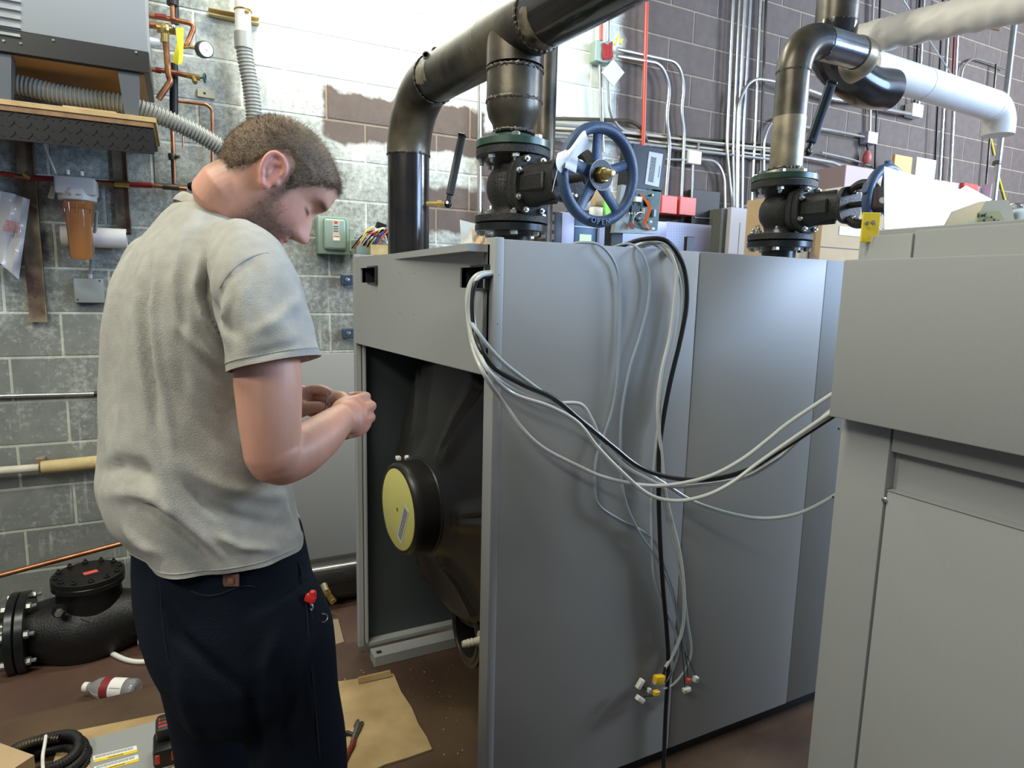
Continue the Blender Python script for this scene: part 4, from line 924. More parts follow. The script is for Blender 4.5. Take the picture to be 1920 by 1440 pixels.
MB().lathe(g2, (.6, -.7, 0), [(-.015, .02), (.015, .022)], 20).build('case', M_BLACK, ga2); MB().lathe(g2, (.6, -.7, 0), [(.0155, .018), (.016, .018)], 20).build('dial', M_LABEL, ga2)
fl_ = thing('water_filter', 'water filter with grey head and cloudy amber-brown sump hanging from feed pipe', 'filter', tuple(onY(145, 486, -.13)))
FC = onY(144, 350, -.14)
def fz(py): return onY(144, py, -.14).z
M_FH = mat('silver_grey_plastic', (.58, .57, .55), .35)
b = MB(); b.box((FC.x, FC.y, (fz(328)+fz(374))/2), (.150, .13, fz(328)-fz(362)), None, .012, 2); b.lathe((FC.x, FC.y, fz(378)), (0, 0, 1), [(0, .066), (.004, .072), (.035, .074), (.05, .07)], 36)
b.build('filter_head', M_FH, fl_)
for dx in (-.028, .022): MB().cyl((FC.x+dx, FC.y-.02, fz(330)), (FC.x+dx, FC.y-.02, fz(322)), .009, 12).build('vent_knob', M_WHITE, fl_)
MB().lathe((FC.x, FC.y, fz(378)), (0, 0, -1), [(0, .058), (.03, .056), (.035, .052), (fz(378)-fz(478), .045), (fz(378)-fz(486), .040), (fz(378)-fz(486)+.001, .02)], 40).build('sump', M_AMBER, fl_)
b = MB()
for k in range(12):
    a = 2*PI*k/12; c = Vector((math.cos(a), math.sin(a), 0)); b.cyl(Vector((FC.x, FC.y, fz(382)))+c*.0575, Vector((FC.x, FC.y, fz(400)))+c*.0545, .0022, 6)
b.build('sump_rib', M_AMBER, fl_, kind='stuff')
c = Vector((FC.x-.02, FC.y-.073, fz(368))); MB().lathe(c, (0, -1, 0), [(0, .006), (.0006, .006)], 14).build('head_mark', M_GREYBOX, fl_)
text('filter', c+Vector((.035, -.0025, 0)), (1, 0, 0), (0, 0, 1), .007, M_GREYBOX, fl_)
b = MB(); b.box(onY(98, 361, -.10), (.022, .004, .055), Matrix.Rotation(.3, 3, 'Y'), .001); b.build('white_lever', mat('cream_tag', (.75, .75, .62), .5), fl_)
MB().tube([onY(80, 255, -.12), onY(86, 280, -.12), onY(100, 315, -.13), onY(105, 328, -.14)], .005, 8, smooth=5).build('water_tube', M_WHITE, None, 'slim white tube running down into the filter head', 'tube')
MB().tube([FC+Vector((.066, .01, -.10)), onY(179, 425, -.10), onY(174, 470, -.06), onY(170, 500, -.02), onY(170, 519, -.012)], .007, 8, smooth=6).build('grey_hose', M_FLEX, None, 'thin grey cable looping from filter down to square box', 'cable')
jb = MB(); q0 = onY(168, 545, -.02); jb.box((q0.x, -.022, q0.z), (.118, .044, .112), None, .006, 2)
jb = jb.build('junction_box', M_GREYBOX, None, 'square grey junction box low on wall beneath the filter', 'box')
for dx, dz in ((-.046, -.042), (.044, .046)): MB().lathe((q0.x+dx, -.0442, q0.z+dz), (0, -1, 0), [(0, .004), (.0005, .004)], 10).build('box_screw', M_DARK, jb)
MB().cyl((onY(170, 519, -.012).x, -.018, q0.z+.054), (onY(170, 519, -.012).x, -.018, q0.z+.075), .009, 10).build('cable_gland', M_LABEL, jb)
# rolled paper behind filter and bag of papers
a = onY(116, 447, -.05); c = onY(238, 445, -.05)
b = MB(); rows = []
for x in (a.x, c.x):
    rows.append([Vector((x, -.055+.046*math.cos(t)*(1-.1*t/6.28), onY(180, 446, -.05).z+.048*math.sin(t)*(1-.12*t/6.28))) for t in [2.2*PI*k/48 for k in range(49)]])
fs = []
b._add(rows[0]+rows[1], [(i, i+1, 50+i-1+0+0, 49+i) if 0 else (i, i+1, 49+i+1, 49+i) for i in range(48)])
b.build('rolled_drawing', M_PAPER, None, 'rolled white paper drawing lodged on the wall behind water filter', 'paper')
rows = []
for i in range(14):
    rows.append([onY(-30+62*j/10+30*(j/10)*(1-i/13)*.0+(26-i*1.8)*.9*(1 if j > 5 else j/5), 352+i*9+j*(2.2+.25*i), -.09-.02*math.sin(i*.7+j*.9)-.01*math.sin(j*1.7)) for j in range(11)])
cloth('document_bag', rows, mat('glossy_plastic_bag', (.70, .69, .68), .18, 0, .3, 12, .4, 14, (.58, .57, .56)), None, .002, label='glossy clear bag of white papers hanging at the left edge', cat='bag')
print_lines(onY(22, 425, -.125), (1, .0, -.25), (0.25, 0, 1), .05, .05, 6, M_REDINK, bpy.data.objects['document_bag'])
# grey-green disconnect switch, blue brackets, open box with wires
ds = thing('disconnect_switch', 'grey-green disconnect switch box with domed cover on wall by the technician face', 'box', tuple(onY(628, 478, -.05)))
a = onY(596, 404, -.09); c = onY(655, 478, -.09)
MB().bb((a.x, -.09, c.z), (c.x, -.004, a.z), .006, 2).build('enclosure', M_GREENBOX, ds)
a2 = onY(606, 408, -.105); c2_ = onY(650, 470, -.105)
cv = MB().bb((a2.x, -.112, c2_.z), (c2_.x, -.088, a2.z), .016, 4).build('cover', M_GREENBOX, ds)
e = onY(630, 432, -.1125); MB().box(e, (.035, .001, .10), None, .0).build('warning_label', mat('pale_label', (.46, .50, .44), .5), cv)
MB().box(e+Vector((0, -.0006, .04)), (.018, .001, .014), None).build('red_mark', M_REDINK, cv); MB().box(e+Vector((.002, -.0008, -.038)), (.034, .001, .028), None).build('label_strip', M_PAPER, cv)
MB().box(e+Vector((.002, -.0014, -.030)), (.030, .001, .008), None).build('orange_strip', M_ORW, cv)
print_lines(e+Vector((0, -.0008, .008)), (1, 0, 0), (0, 0, 1), .026, .035, 3, M_INK, cv)
MB().bb((c.x+.001, -.085, onY(659, 472, -.07).z), (c.x+.028, -.07, onY(659, 428, -.07).z), .003).build('side_lever', M_GREENBOX, ds)
corr([onY(661, 478, -.05), onY(662, 500, -.05), onY(660, 515, -.05)], .012, .002, .010, 12).build('conduit_tail', M_FLEX, ds)
for (px, py, lb) in ((650, 525, 'blue strut clip below the disconnect switch'), (652, 625, 'lower blue strut clip near boiler corner')):
    p = onY(px, py, -.03); t = MB().box(p, (.062, .03, .052), None, .004).build('blue_clip', M_BLUE, None, lb, 'clip', 'blue wall clips'); MB().lathe(p+Vector((0, -.0155, 0)), (0, -1, 0), [(0, .012), (.004, .012), (.006, .006)], 14).build('clip_bolt', M_ZINC, t)
ob = thing('open_wiring_box', 'open junction box spilling coloured wires above the boiler left corner', 'box', tuple(onY(700, 470, -.20)))
a = onY(668, 448, -.2); c = onY(740, 480, -.2); MB().bb((a.x, -.2, c.z), (a.x+.16, -.06, a.z), .003).build('enclosure', M_GREENBOX, ob)
MB().bb((onY(695, 460, -.22).x, -.22, c.z), (onY(735, 460, -.22).x, -.205, onY(710, 459, -.22).z)).build('tan_plate', M_TANFO, ob)
rnd = random.Random(8)
for k, (m, n) in enumerate(((M_REDW, 4), (M_BLACK, 3), (M_TAGY, 2), (M_BLUEINK, 2), (M_WHITE, 3), (M_ORW, 2), (M_BLACK, 3))):
    b = MB()
    for i in range(n):
        x = 690+rnd.uniform(-8, 30); b.tube([onY(x-14+rnd.uniform(-14, 6), 466, -.19), onY(x-6, 448+rnd.uniform(-8, 6), -.22), onY(x+12, 432+rnd.uniform(-8, 10), -.23), onY(x+26, 446+rnd.uniform(-14, 8), -.2), onY(x+34, 462, -.18)], .0035, 6, smooth=5)
    b.build('wire', m, ob)
b = MB(); b.box(onY(714, 424, -.2), (.05, .03, .03), Matrix.Rotation(.3, 3, 'Y'), .002); b.build('terminal_block', M_BLACK, ob)
# thin conduit dropping behind the valve
conduit([(900, -80), (898, 478)], -.03, .013).build('vertical_conduit', M_EMT, None, 'straight grey conduit dropping behind the reducer and first gate valve', 'conduit')
# pale open envelope / bag between riser and valve
cloth('foil_envelope', [[onY(862+i*.6+j*6, 412+j*1.5+i*9, -1.22-.01*math.sin(i+j)) for j in range(8)] for i in range(8)], mat('cream_envelope', (.62, .62, .52), .6), None, .004, label='pale cream open envelope standing behind boiler by the valve flange', cat='bag')
cloth('tan_bag', [[onY(884+i*.5+j*5.5, 428+4*math.sin(j)+i*7, -1.30-.01*math.sin(i*1.3+j*1.7)) for j in range(7)] for i in range(7)], mat('tan_paper_bag', (.66, .45, .24), .6, 0, .5, 20), None, .004, label='crumpled tan paper bag tucked beside cream envelope', cat='bag')
cloth('leaflet', [[at(870+i*1+j*9, 452+i*4+j*3.2, 2.15) for j in range(6)] for i in range(6)], M_PAPER, None, .0008, label='white folded leaflet lying at the boiler top edge by hand opening', cat='paper')
# ================================================================== WALL CONDUITS AND ELECTRICAL GEAR, RIGHT OF THE WHEEL
CY = -.035
def cnd(pts, label, r=.0115, Y=CY, m=M_EMT, rad=.09, grp=None, nm='conduit', cat='conduit'):
    return MB().tube(bend([onY(a, c, Y) for a, c in pts], rad, 10), r, 10).build(nm, m, None, label, cat, grp)
cnd([(1214, -60), (1205, 300)], 'bright red painted pipe dropping to the black controller box', .0135, -.06, M_REDPIPE, nm='red_pipe', cat='pipe')
cnd([(1129, -60), (1127, 76)], 'short red pipe entering the open box with red wires', .011, -.05, M_REDPIPE, nm='red_pipe', cat='pipe')
cnd([(1142, -60), (1140, 78)], 'galvanised conduit beside the short red pipe', .014, -.04)
cnd([(1157, 92), (1272, 117), (1283, 160), (1277, 208), (1283, 250), (1277, 372)], 'outer of two swan-necked conduits dropping to the right red box', .0115, -.05)
cnd([(1157, 105), (1240, 119), (1256, 160), (1249, 225), (1256, 268), (1248, 368)], 'inner of two swan-necked conduits dropping to the left red box', .0125, -.06)
cnd([(1125, 118), (1126, 170), (1130, 285)], 'bright conduit dropping from the open wire box behind the wheel', .0125, -.05)
cnd([(1140, 150), (1143, 215), (1165, 245), (1210, 250)], 'beige conduit curving away beneath the diamond-shaped cover', .010, -.04)
jbx = thing('wire_box', 'open conduit box full of dark red wires high on the wall', 'box', tuple(onY(1128, 118, -.06)))
a = onY(1118, 74, -.08); c = onY(1146, 120, -.08); MB().bb((a.x, -.08, c.z), (c.x, -.01, a.z), .004).build('enclosure', M_GREENBOX, jbx)
rnd = random.Random(5); b = MB()
for i in range(16): b.tube([onY(1140+rnd.uniform(-10, 8), 96+rnd.uniform(-16, 16), -.085) for _ in range(4)], .0045, 6, smooth=5)
b.build('red_wires', mat('dark_red_wire', (.34, .03, .03), .4), jbx, kind='stuff')
b = MB()
for (x, y) in ((1156, 74), (1163, 82), (1152, 84)): b.cyl(onY(x, y, -.09), onY(x+5, y-9, -.10), .009, 8, .004)
b.build('wire_nuts', M_TAGY, jbx)
dp = [onY(1150, 111, -.10), onY(1171, 136, -.10), onY(1150, 162, -.10), onY(1128, 136, -.10)]
dm = MB().prism(dp, (0, .006, 0)).build('diamond_cover', M_LABEL, None, 'pale grey square cover plate hanging cornerwise below the wire box', 'plate')
cnd([(1020, 222), (1180, 226), (1203, 238), (1216, 275)], 'dark conduit arching over wheel and down beside red pipe', .012, -.04, M_STEEL)
for k, (y0, y1, m, r) in enumerate(((232, 282, M_EMT, .009), (240, 276, M_BEIGE, .007), (248, 290, M_BEIGE, .007), (255, 297, M_EMT, .011), (243, 268, M_STEEL, .008))):
    cnd([(1020, y0), (1150, y0+ (y1-y0)*.18), (1290, y0+(y1-y0)*.62), (1460, y1+4)], ['upper level conduit of the run crossing behind the wheel', 'upper of two beige cables crossing behind the wheel', 'lower of two beige cables crossing behind the wheel', 'lowest and brightest level conduit crossing toward second valve', 'dark level conduit threading between beige cables'][k], r, -.03-.012*(k % 2), m)
cnd([(1160, 295), (1280, 300), (1300, 300)], 'short level conduit feeding white junction box from left', .009, -.05)
cnd([(1314, 299), (1344, 303), (1358, 330), (1359, 392)], 'conduit curving from white junction box down to grey cabinet', .0115, -.05)
cnd([(1299, 306), (1297, 372)], 'short vertical conduit under the white junction box', .009, -.05)
a = onY(1293, 281, -.07); c = onY(1315, 309, -.07); wj = MB().bb((a.x, -.07, c.z), (c.x, -.02, a.z), .004).build('junction_box', M_WHITE, None, 'small white junction box on conduits left of the conduit bundle', 'box')
MB().cyl(onY(1309, 282, -.045), onY(1310, 268, -.045), .006, 8).build('box_nipple', M_EMT, wj)
for k, (pts, r, Y) in enumerate((([(1377, -60), (1362, 278), (1374, 395)], .012, -.05), ([(1389, -60), (1374, 280), (1376, 395)], .012, -.04), ([(1399, -60), (1384, 250), (1382, 395)], .013, -.06), ([(1410, -60), (1393, 250), (1391, 395)], .012, -.045), ([(1500, 165), (1452, 152), (1408, 146), (1384, 190), (1380, 395)], .0115, -.085), ([(1428, -60), (1416, 230), (1409, 380)], .011, -.03), ([(1439, -60), (1424, 345)], .009, -.03), ([(1470, 218), (1445, 228), (1432, 262), (1432, 345)], .010, -.04))):
    cnd(pts, ['leftmost conduit of the tall bundle over the grey cabinet', 'second conduit from left in the tall bundle', 'middle conduit of the tall bundle over grey cabinet', 'rightmost of the four tall bundled conduits', 'conduit bending out of the bundle toward second valve riser', 'separate tall conduit right of the bundle', 'thinner tall conduit nearest the second valve riser', 'conduit arching down just left of second valve riser'][k], r, Y, M_EMT if k != 6 else M_STEEL, .10, 'tall conduits on the brown wall')
cab = thing('electrical_cabinet', 'narrow grey electrical cabinet under the conduit bundle', 'cabinet', tuple(onY(1380, 480, -.15)))
a = onY(1371, 388, -.20); zt_c = a.z; xr_ = onY(1420, 388, -.20).x
MB().bb((a.x, -.20, 1.0), (xr_, -.01, zt_c), .003).build('cabinet_body', mat('cabinet_pale_grey', (.46, .45, .46), .5), cab)
a2 = onY(1388, 417, -.202); MB().bb((a2.x, -.204, 1.02), (xr_-.01, -.2005, a2.z), .001).build('cabinet_door', mat('cabinet_pale_grey', (.46, .45, .46), .5), cab)
l0 = onY(1347, 390, -.14); MB().bb((l0.x, -.17, 1.0), (a.x-.001, -.01, zt_c-.01), .003).build('cabinet_side', mat('cabinet_dark_speckle', (.13, .14, .12), .8, 0, .6, 200), cab)
a = onY(1300, 354, -.06); c = onY(1343, 480, -.06); MB().bb((a.x, -.06, 1.1), (c.x, -.01, a.z), .003).build('back_board', mat('black_back_panel', (.03, .028, .028), .6), None, 'dark back board behind the red boxes left of cabinet', 'board')
for (x0, y0, x1, y1, lb) in ((1242, 365, 1269, 402, 'left of two red electrical boxes'), (1276, 368, 1304, 405, 'right of two red electrical boxes')):
    a = onY(x0, y0, -.12); c = onY(x1, y1, -.12); t = MB().bb((a.x, -.12, c.z), (c.x, -.02, a.z), .003).build('red_box', M_REDBOX, None, lb, 'box', 'red electrical boxes')
    for (px, py) in ((x0+10, y0+3), (x1-6, y0+4), (x0+8, y1-4)): p = onY(px, py, -.1205); MB().lathe(p, (0, -1, 0), [(0, .0022), (.0005, .0022)], 8).build('cover_screw', M_DARK, t)
# controller, circuit board, drives and panels: hung on a frame above the boiler's back edge
QY = -1.30
def pan(name, x0, y0, x1, y1, Y, th, m, lb, cat='panel', bev=.003, xr=None):
    a = onY(x0, y0, Y); c = onY(x1, y1, Y); return MB().bb((a.x, Y, c.z), (c.x, Y+th, a.z), bev, 2).build(name, m, None, lb, cat), a, c
poly = [onY(x, y, QY) for x, y in ((1188, 269), (1250, 281), (1240, 361), (1180, 352))]
ctl = MB().prism(poly, (0, .09, 0)).build('controller', M_BLACK, None, 'black controller case with printed label hanging tilted behind the wheel', 'controller')
poly = [onY(x, y, QY-.001) for x, y in ((1217, 284), (1243, 289), (1235, 351), (1209, 345))]
lbm = MB().prism(poly, (0, -.001, 0)).build('case_label', M_LABEL, ctl)
ru = (onY(1217, 284, QY)-onY(1209, 345, QY)).normalized(); rr_ = (onY(1243, 289, QY)-onY(1217, 284, QY)).normalized()
print_lines(onY(1223, 318, QY-.0025), -ru, rr_, .105, .030, 6, M_INK, lbm)
print_lines(onY(1236, 322, QY-.0025), -ru, rr_, .05, .008, 1, M_BLUEINK, lbm, 'blue_heading')
cb = thing('circuit_board_box', 'opened grey controller base with circuit board and orange wires', 'controller', tuple(onY(1195, 440, QY)))
poly = [onY(x, y, QY) for x, y in ((1166, 346), (1240, 357), (1232, 438), (1152, 436))]
MB().prism(poly, (0, .03, 0)).build('base_plate', M_GREYBOX, cb)
poly = [onY(x, y, QY-.002) for x, y in ((1192, 356), (1238, 360), (1231, 432), (1180, 424))]
MB().prism(poly, (0, -.005, 0)).build('circuit_board', M_PCB, cb)
for k, (x, y, sx, sz, m) in enumerate(((1196, 374, .035, .022, M_WHITE), (1190, 392, .045, .03, M_BLACK), (1222, 366, .008, .008, M_BRASS), (1215, 380, .02, .03, M_BLACK), (1200, 410, .03, .01, M_GREYBOX), (1226, 400, .012, .03, M_GREYBOX), (1206, 395, .008, .02, M_WHITE))):
    MB().box(onY(x, y, QY-.014), (sx, .016, sz), None, .001).build('component', m, cb)
b = MB()
for k in range(4): b.cyl(onY(1180+5*k, 398, QY-.03), onY(1180+5*k, 402, QY-.03), .003, 6)
b.build('terminal_pins', M_WHITE, cb)
for k in range(3): MB().tube([onY(1200+k, 364, QY-.01), onY(1212+k*2, 380, QY-.035), onY(1216+k*2, 395, QY-.04), onY(1207+k*2, 415, QY-.03), onY(1214+k, 428, QY-.02), onY(1222, 429, QY-.012)], .0028, 6, smooth=5).build('orange_wire', M_ORW, cb)
MB().tube([onY(1186, 420, QY-.02), onY(1190, 405, QY-.04), onY(1200, 398, QY-.04), onY(1208, 400, QY-.02)], .002, 6, smooth=5).build('white_wire', M_WHITE, cb)
b = MB(); rnd = random.Random(3)
for i in range(7): b.tube([onY(1182+rnd.uniform(-6, 10), 422+rnd.uniform(-6, 8), QY-.02) for _ in range(3)], .003, 6, smooth=4)
b.build('coiled_leads', mat('brown_lead', (.25, .10, .07), .5), cb, kind='stuff')
for (x, y) in ((1219, 416), (1224, 429)): MB().box(onY(x, y, QY-.02), (.016, .012, .010), None, .002).build('orange_plug', M_CONN, cb)
a = onY(1146, 428, QY+.03); c = onY(1168, 456, QY+.03); MB().bb((a.x, QY+.0305, BH-.012), (c.x, QY+.08, a.z+.03), .003).build('support_post', M_BLACK, None, 'short black post carrying opened controller base above the boiler', 'post')
# blue drive with green screen, lavender panels, grey panels
dvb, a, c = pan('blue_drive', 1077, 392, 1124, 485, -.42, .10, mat('drive_blue', (.03, .075, .15), .45), 'dark blue drive with small green screen behind the wheel foot', 'controller')
a = onY(1087, 439, -.422); c = onY(1108, 454, -.422); MB().bb((a.x, -.424, c.z), (c.x, -.4205, a.z)).build('screen', M_LCD, dvb)
a = onY(1077, 425, -.421); c = onY(1124, 427, -.421); MB().bb((a.x, -.4225, c.z), (c.x, -.4205, a.z)).build('rating_line', M_LABEL, dvb)
pan('drive_side_panel', 1053, 397, 1076.5, 485, -.42, .12, M_LAV, 'plain lavender-grey panel left of the blue drive')
pan('black_column', 1037, 397, 1052.5, 485, -.42, .12, M_BLACK, 'black column between first valve and lavender panel', 'panel')
pan('lavender_panel', 1125, 405, 1247, 485, -.44, .12, M_LAV, 'wide lavender-grey panel behind the controller base')
pp, a, c = pan('perforated_panel', 1250, 415, 1330, 490, -.44, .12, M_LAV, 'lavender-grey perforated panel below the red boxes')
DOT = MB().lathe((0, 0, 0), (0, -1, 0), [(0, .0014), (.0004, .0014)], 6); 
b = MB()
for i in range(9):
    for j in range(11):
        if i+j*.6 < 11: b.lathe(onY(1254+i*5, 424+j*5, -.4405), (0, -1, 0), [(0, .0018), (.0004, .0018)], 6)
b.build('perforation', M_DARK, pp, kind='stuff')
lk = MB().lathe(onY(1320, 466, -.4405), (0, -1, 0), [(0, .006), (.006, .006)], 12).build('panel_lock', M_CHROME, pp)
bd2 = MB(); a = onY(1288, 443, -1.3); c = onY(1301, 485, -1.3); bd2.bb((a.x, -1.3, 1.578), (c.x, -1.28, a.z), .003); bd2.build('black_handset', M_BLACK, None, 'slim black upright device in front of perforated panel', 'device')
cloth('green_tag', [[onY(1130+i*.6+j*2.6, 378+i*4-j*.8, -.55-.01*math.sin(j)) for j in range(8)] for i in range(8)], M_GRNTAG, None, .001, label='bright green tag seen through the wheel spokes', cat='tag')
pan('wooden_block', 1117, 356, 1152, 388, -.5, .05, M_CARD, 'brown block seen through the lower wheel spokes', 'block')
pan('striped_module', 1112, 388, 1130, 408, -.5, .04, M_WHITE, 'white terminal module seen through the lower wheel spokes', 'module')
b = MB()
for k in range(3): a = onY(1030, 402+k*18, -.6); b.bb((a.x, -.6, a.z-.03), (a.x+.03, -.57, a.z))
b.build('brick_column', mat('dull_brick_red', (.20, .10, .09), .8), None, 'small brick-red stacked blocks right of first valve flange', 'block')
MB().tube([onY(1302, 408, -.065), onY(1340, 410, -.065), onY(1345, 480, -.065)], .004, 6).build('thin_cable', M_BEIGE, None, 'thin beige cable hanging beside the cabinet', 'cable')
# ------------------------------------------------------------------ right part of the wall
cnd([(1500, 163), (1562, 186), (1600, 190), (1640, 192), (1655, 204), (1706, 214)], 'bright kinked conduit running to the small white box', .016, -.06)
a = onY(1713, 192, -.08); c = onY(1730, 221, -.08); MB().bb((a.x, -.08, c.z), (c.x, -.01, a.z), .003).build('white_box', M_WHITE, None, 'small bright white box on the brown wall under jacketed pipe', 'box')
cnd([(1639, -60), (1631, 250)], 'slim conduit dropping to the grey switch box', .009, -.04)
cnd([(1490, 236), (1545, 242), (1626, 258)], 'short bright conduit entering grey switch box from the left', .011, -.05)
a = onY(1629, 245, -.08); c = onY(1645, 271, -.08); MB().bb((a.x, -.08, c.z), (c.x, -.01, a.z), .003).build('switch_box', M_LAV, None, 'grey switch box at the foot of the slim conduit', 'box')
MB().cyl(onY(1626, 270, -.06), onY(1628, 284, -.06), .010, 8).build('drop_fitting', M_BLACK, None, 'black stem under the grey switch box', 'fitting')
MB().lathe(onY(1627, 282, -.06), (0, 0, -1), [(0, .012), (.03, .03), (.07, .036), (.10, .022)], 14).build('red_bell', mat('dull_red_plastic', (.42, .09, .07), .5), None, 'dull red hanging bell-shaped fitting below switch box', 'fitting')
for k, (pts, lb, r, m) in enumerate((([(1784, -60), (1761, 345)], 'bright tall conduit right of the white board', .0135, M_EMT), ([(1801, -60), (1781, 345)], 'dull tall conduit nearest right of the bright one', .014, M_EMT), ([(1652, -60), (1640, 330)], 'dark thin pipe rising behind steel drop pipe', .008, M_BLACK), ([(1735, -60), (1722, 200)], 'grey conduit dropping to small white box', .012, M_EMT), ([(1728, -60), (1715, 196)], 'black conduit dropping to small white box', .010, M_BLACK), ([(1771, -60), (1752, 345)], 'black tall pipe left of the bright tall conduit', .008, M_BLACK), ([(1796, -60), (1786, 150)], 'dark red pipe high between the tall conduits', .010, M_REDTAPE), ([(1868, 120), (1846, 380)], 'shadowed tall pipe left of the slanting strut', .009, M_STEEL))):
    cnd(pts, lb, r, -.04-.012*(k % 3), m, grp='tall pipes on the far right wall')
cnd([(1540, 286), (1600, 300), (1660, 322)], 'level grey conduit passing right of second valve', .009, -.04)
cnd([(1500, 294), (1568, 306), (1590, 322), (1592, 380)], 'grey conduit curving down behind second valve bonnet', .012, -.05)
cnd([(1800, 158), (1806, 122), (1826, 108), (1868, 122), (1885, 130)], 'looped grey conduit above the jacketed pipe elbow', .008, -.04)
sp_ = MB().tube([at(1912, -40, 4.2), at(1862, 385, 4.2)], .018, 10).build('slanting_strut', M_EMT, None, 'tall grey pipe strut at the far right', 'strut')
MB().cyl(at(1883, 198, 4.2), at(1881, 206, 4.2), .026, 10).build('strut_coupling', M_STEEL, sp_); MB().cyl(at(1870, 303, 4.2), at(1869, 309, 4.2), .026, 10).build('strut_coupling', M_STEEL, sp_)
rl = onY(1665, 334, -.30); rr = onY(1862, 352, -.30)
tb = MB().bb((rl.x-.5, -.30, 1.0), (rr.x, -.05, onY(1800, 344, -.30).z), .004).build('wall_bench', mat('pinkish_bench', (.40, .30, .30), .6), None, 'long pinkish cabinet against wall behind metal sheet', 'cabinet')
zt = onY(1800, 344, -.30).z
def standing(nm, x0, y0, x1, m, lb, Y=-.25):
    a = onY(x0, y0, Y); c = onY(x1, y0, Y); return MB().bb((a.x, Y, zt), (c.x, Y+.02, a.z), .002).build(nm, m, None, lb, 'board')
standing('orange_board', 1679, 289, 1712, mat('orange_yellow_board', (.75, .42, .09), .6, 0, .5, 8, col2=(.62, .28, .10)), 'orange-yellow square board standing on the wall cabinet')
standing('white_board', 1720, 294, 1757, M_WHITE, 'bright white square board standing beside orange board')
a = onY(1810, 345, -.31); MB().box(a+Vector((.05, 0, -.03)), (.22, .05, .07), None, .01, 2).build('red_cloth', mat('bright_red_cloth', (.55, .07, .05), .8), None, 'red bundle at right end of wall cabinet', 'cloth')
a = onY(1855, 362, -.34); MB().box(a, (.10, .08, .14), None, .004).build('pink_box', mat('pale_pink_box', (.62, .48, .56), .6), None, 'pale pinkish box at far right behind metal sheet', 'box')
for (p, q, lb) in (((1854, 240), (1865, 291), 'short yellow strap hanging on far right wall'), ((1871, 325), (1886, 378), 'yellow strap hanging behind beige plastic part')): MB().tube([onY(*p, -.012), onY(*q, -.012)], .008, 6).build('yellow_strap', M_TAGY, None, lb, 'strap', 'yellow straps')
# cardboard cartons behind the second valve
cx = thing('carton', 'tall brown carton half hidden behind the second gate valve', 'box', tuple(onY(1430, 480, -.9)))
cX = onY(1401, 376, -.62).x; cZ = onY(1401, 376, -.62).z
b = MB(); b.bb((cX, -1.0, FLZ), (onY(1525, 355, -.98).x-.02, -.62, cZ), .004); b.build('carton_body', M_CARD, cx)
text('VI', onX(1420, 427, cX-.001), (0, -1, 0), (0, 0, 1), .030, M_INK, cx)
cx2 = thing('carton', 'large brown carton with sloping top behind the second valve bonnet', 'box', tuple(onY(1560, 480, -.85)))
X0 = onY(1525, 355, -.98).x; X1_ = onY(1665, 340, -.98).x; za_, zb_ = onY(1525, 358, -.98).z, onY(1665, 338, -.98).z
b = MB(); b.hexa([Vector(v) for v in ((X0, -1.06, FLZ), (X1_, -1.06, FLZ), (X1_, -.7, FLZ), (X0, -.7, FLZ), (X0, -1.06, za_), (X1_, -1.06, zb_), (X1_, -.7, zb_), (X0, -.7, za_))]); b.build('carton_body', M_CARD, cx2)
MB().bb((X0, -1.062, onY(1560, 464, -1.06).z-.003), (X1_, -1.0605, onY(1560, 464, -1.06).z+.001)).build('lid_gap', M_DARK, cx2)
a = onY(1574, 427, -1.062); c = onY(1620, 438, -1.062); MB().bb((a.x, -1.063, c.z-.02), (c.x, -1.0605, a.z+.01)).build('paper_label', M_LABEL, cx2)
text('Oil', onY(1525, 479, -1.0625), (1, 0, 0), (0, 0, 1), .03, M_INK, cx2)
# ------------------------------------------------------------------ on the right-hand boiler
M_SHT = M_SHEET
sw = [at(1658, 312, 1.72), at(1861, 378, 1.95), at(1845, 392, 1.85), at(1818, 410, 1.72), at(1760, 430, 1.55), at(1648, 432, 1.55)]
n_ = (sw[1]-sw[0]).cross(sw[5]-sw[0]).normalized()
s0_, s1_, s5_ = sw[0], sw[1], sw[5]
def onplane(px, py, P0, n):
    r = ray(px, py); return CAM+r*((P0-CAM).dot(n)/r.dot(n))
mid = [(1658, 312), (1730, 333), (1800, 355), (1812, 348), (1860, 374), (1838, 386), (1820, 398), (1818, 408), (1795, 418), (1757, 424), (1648, 430)]
pn = Vector((.10, -.92, .30)).normalized(); P0 = at(1648, 430, 1.50)
shp_ = [onplane(x, y, P0, pn) for x, y in mid]
for k in (8, 9, 10): shp_[k] = shp_[k]+(Vector((0, 0, 1))-pn*pn.z).normalized()*-((shp_[k].z-(T2-.011))/(1-pn.z**2)**.5)
MB().prism(shp_, pn*-.0012).build('metal_sheet', M_SHT, None, 'shiny pale blue galvanised sheet leaning upright on the right boiler', 'sheet')
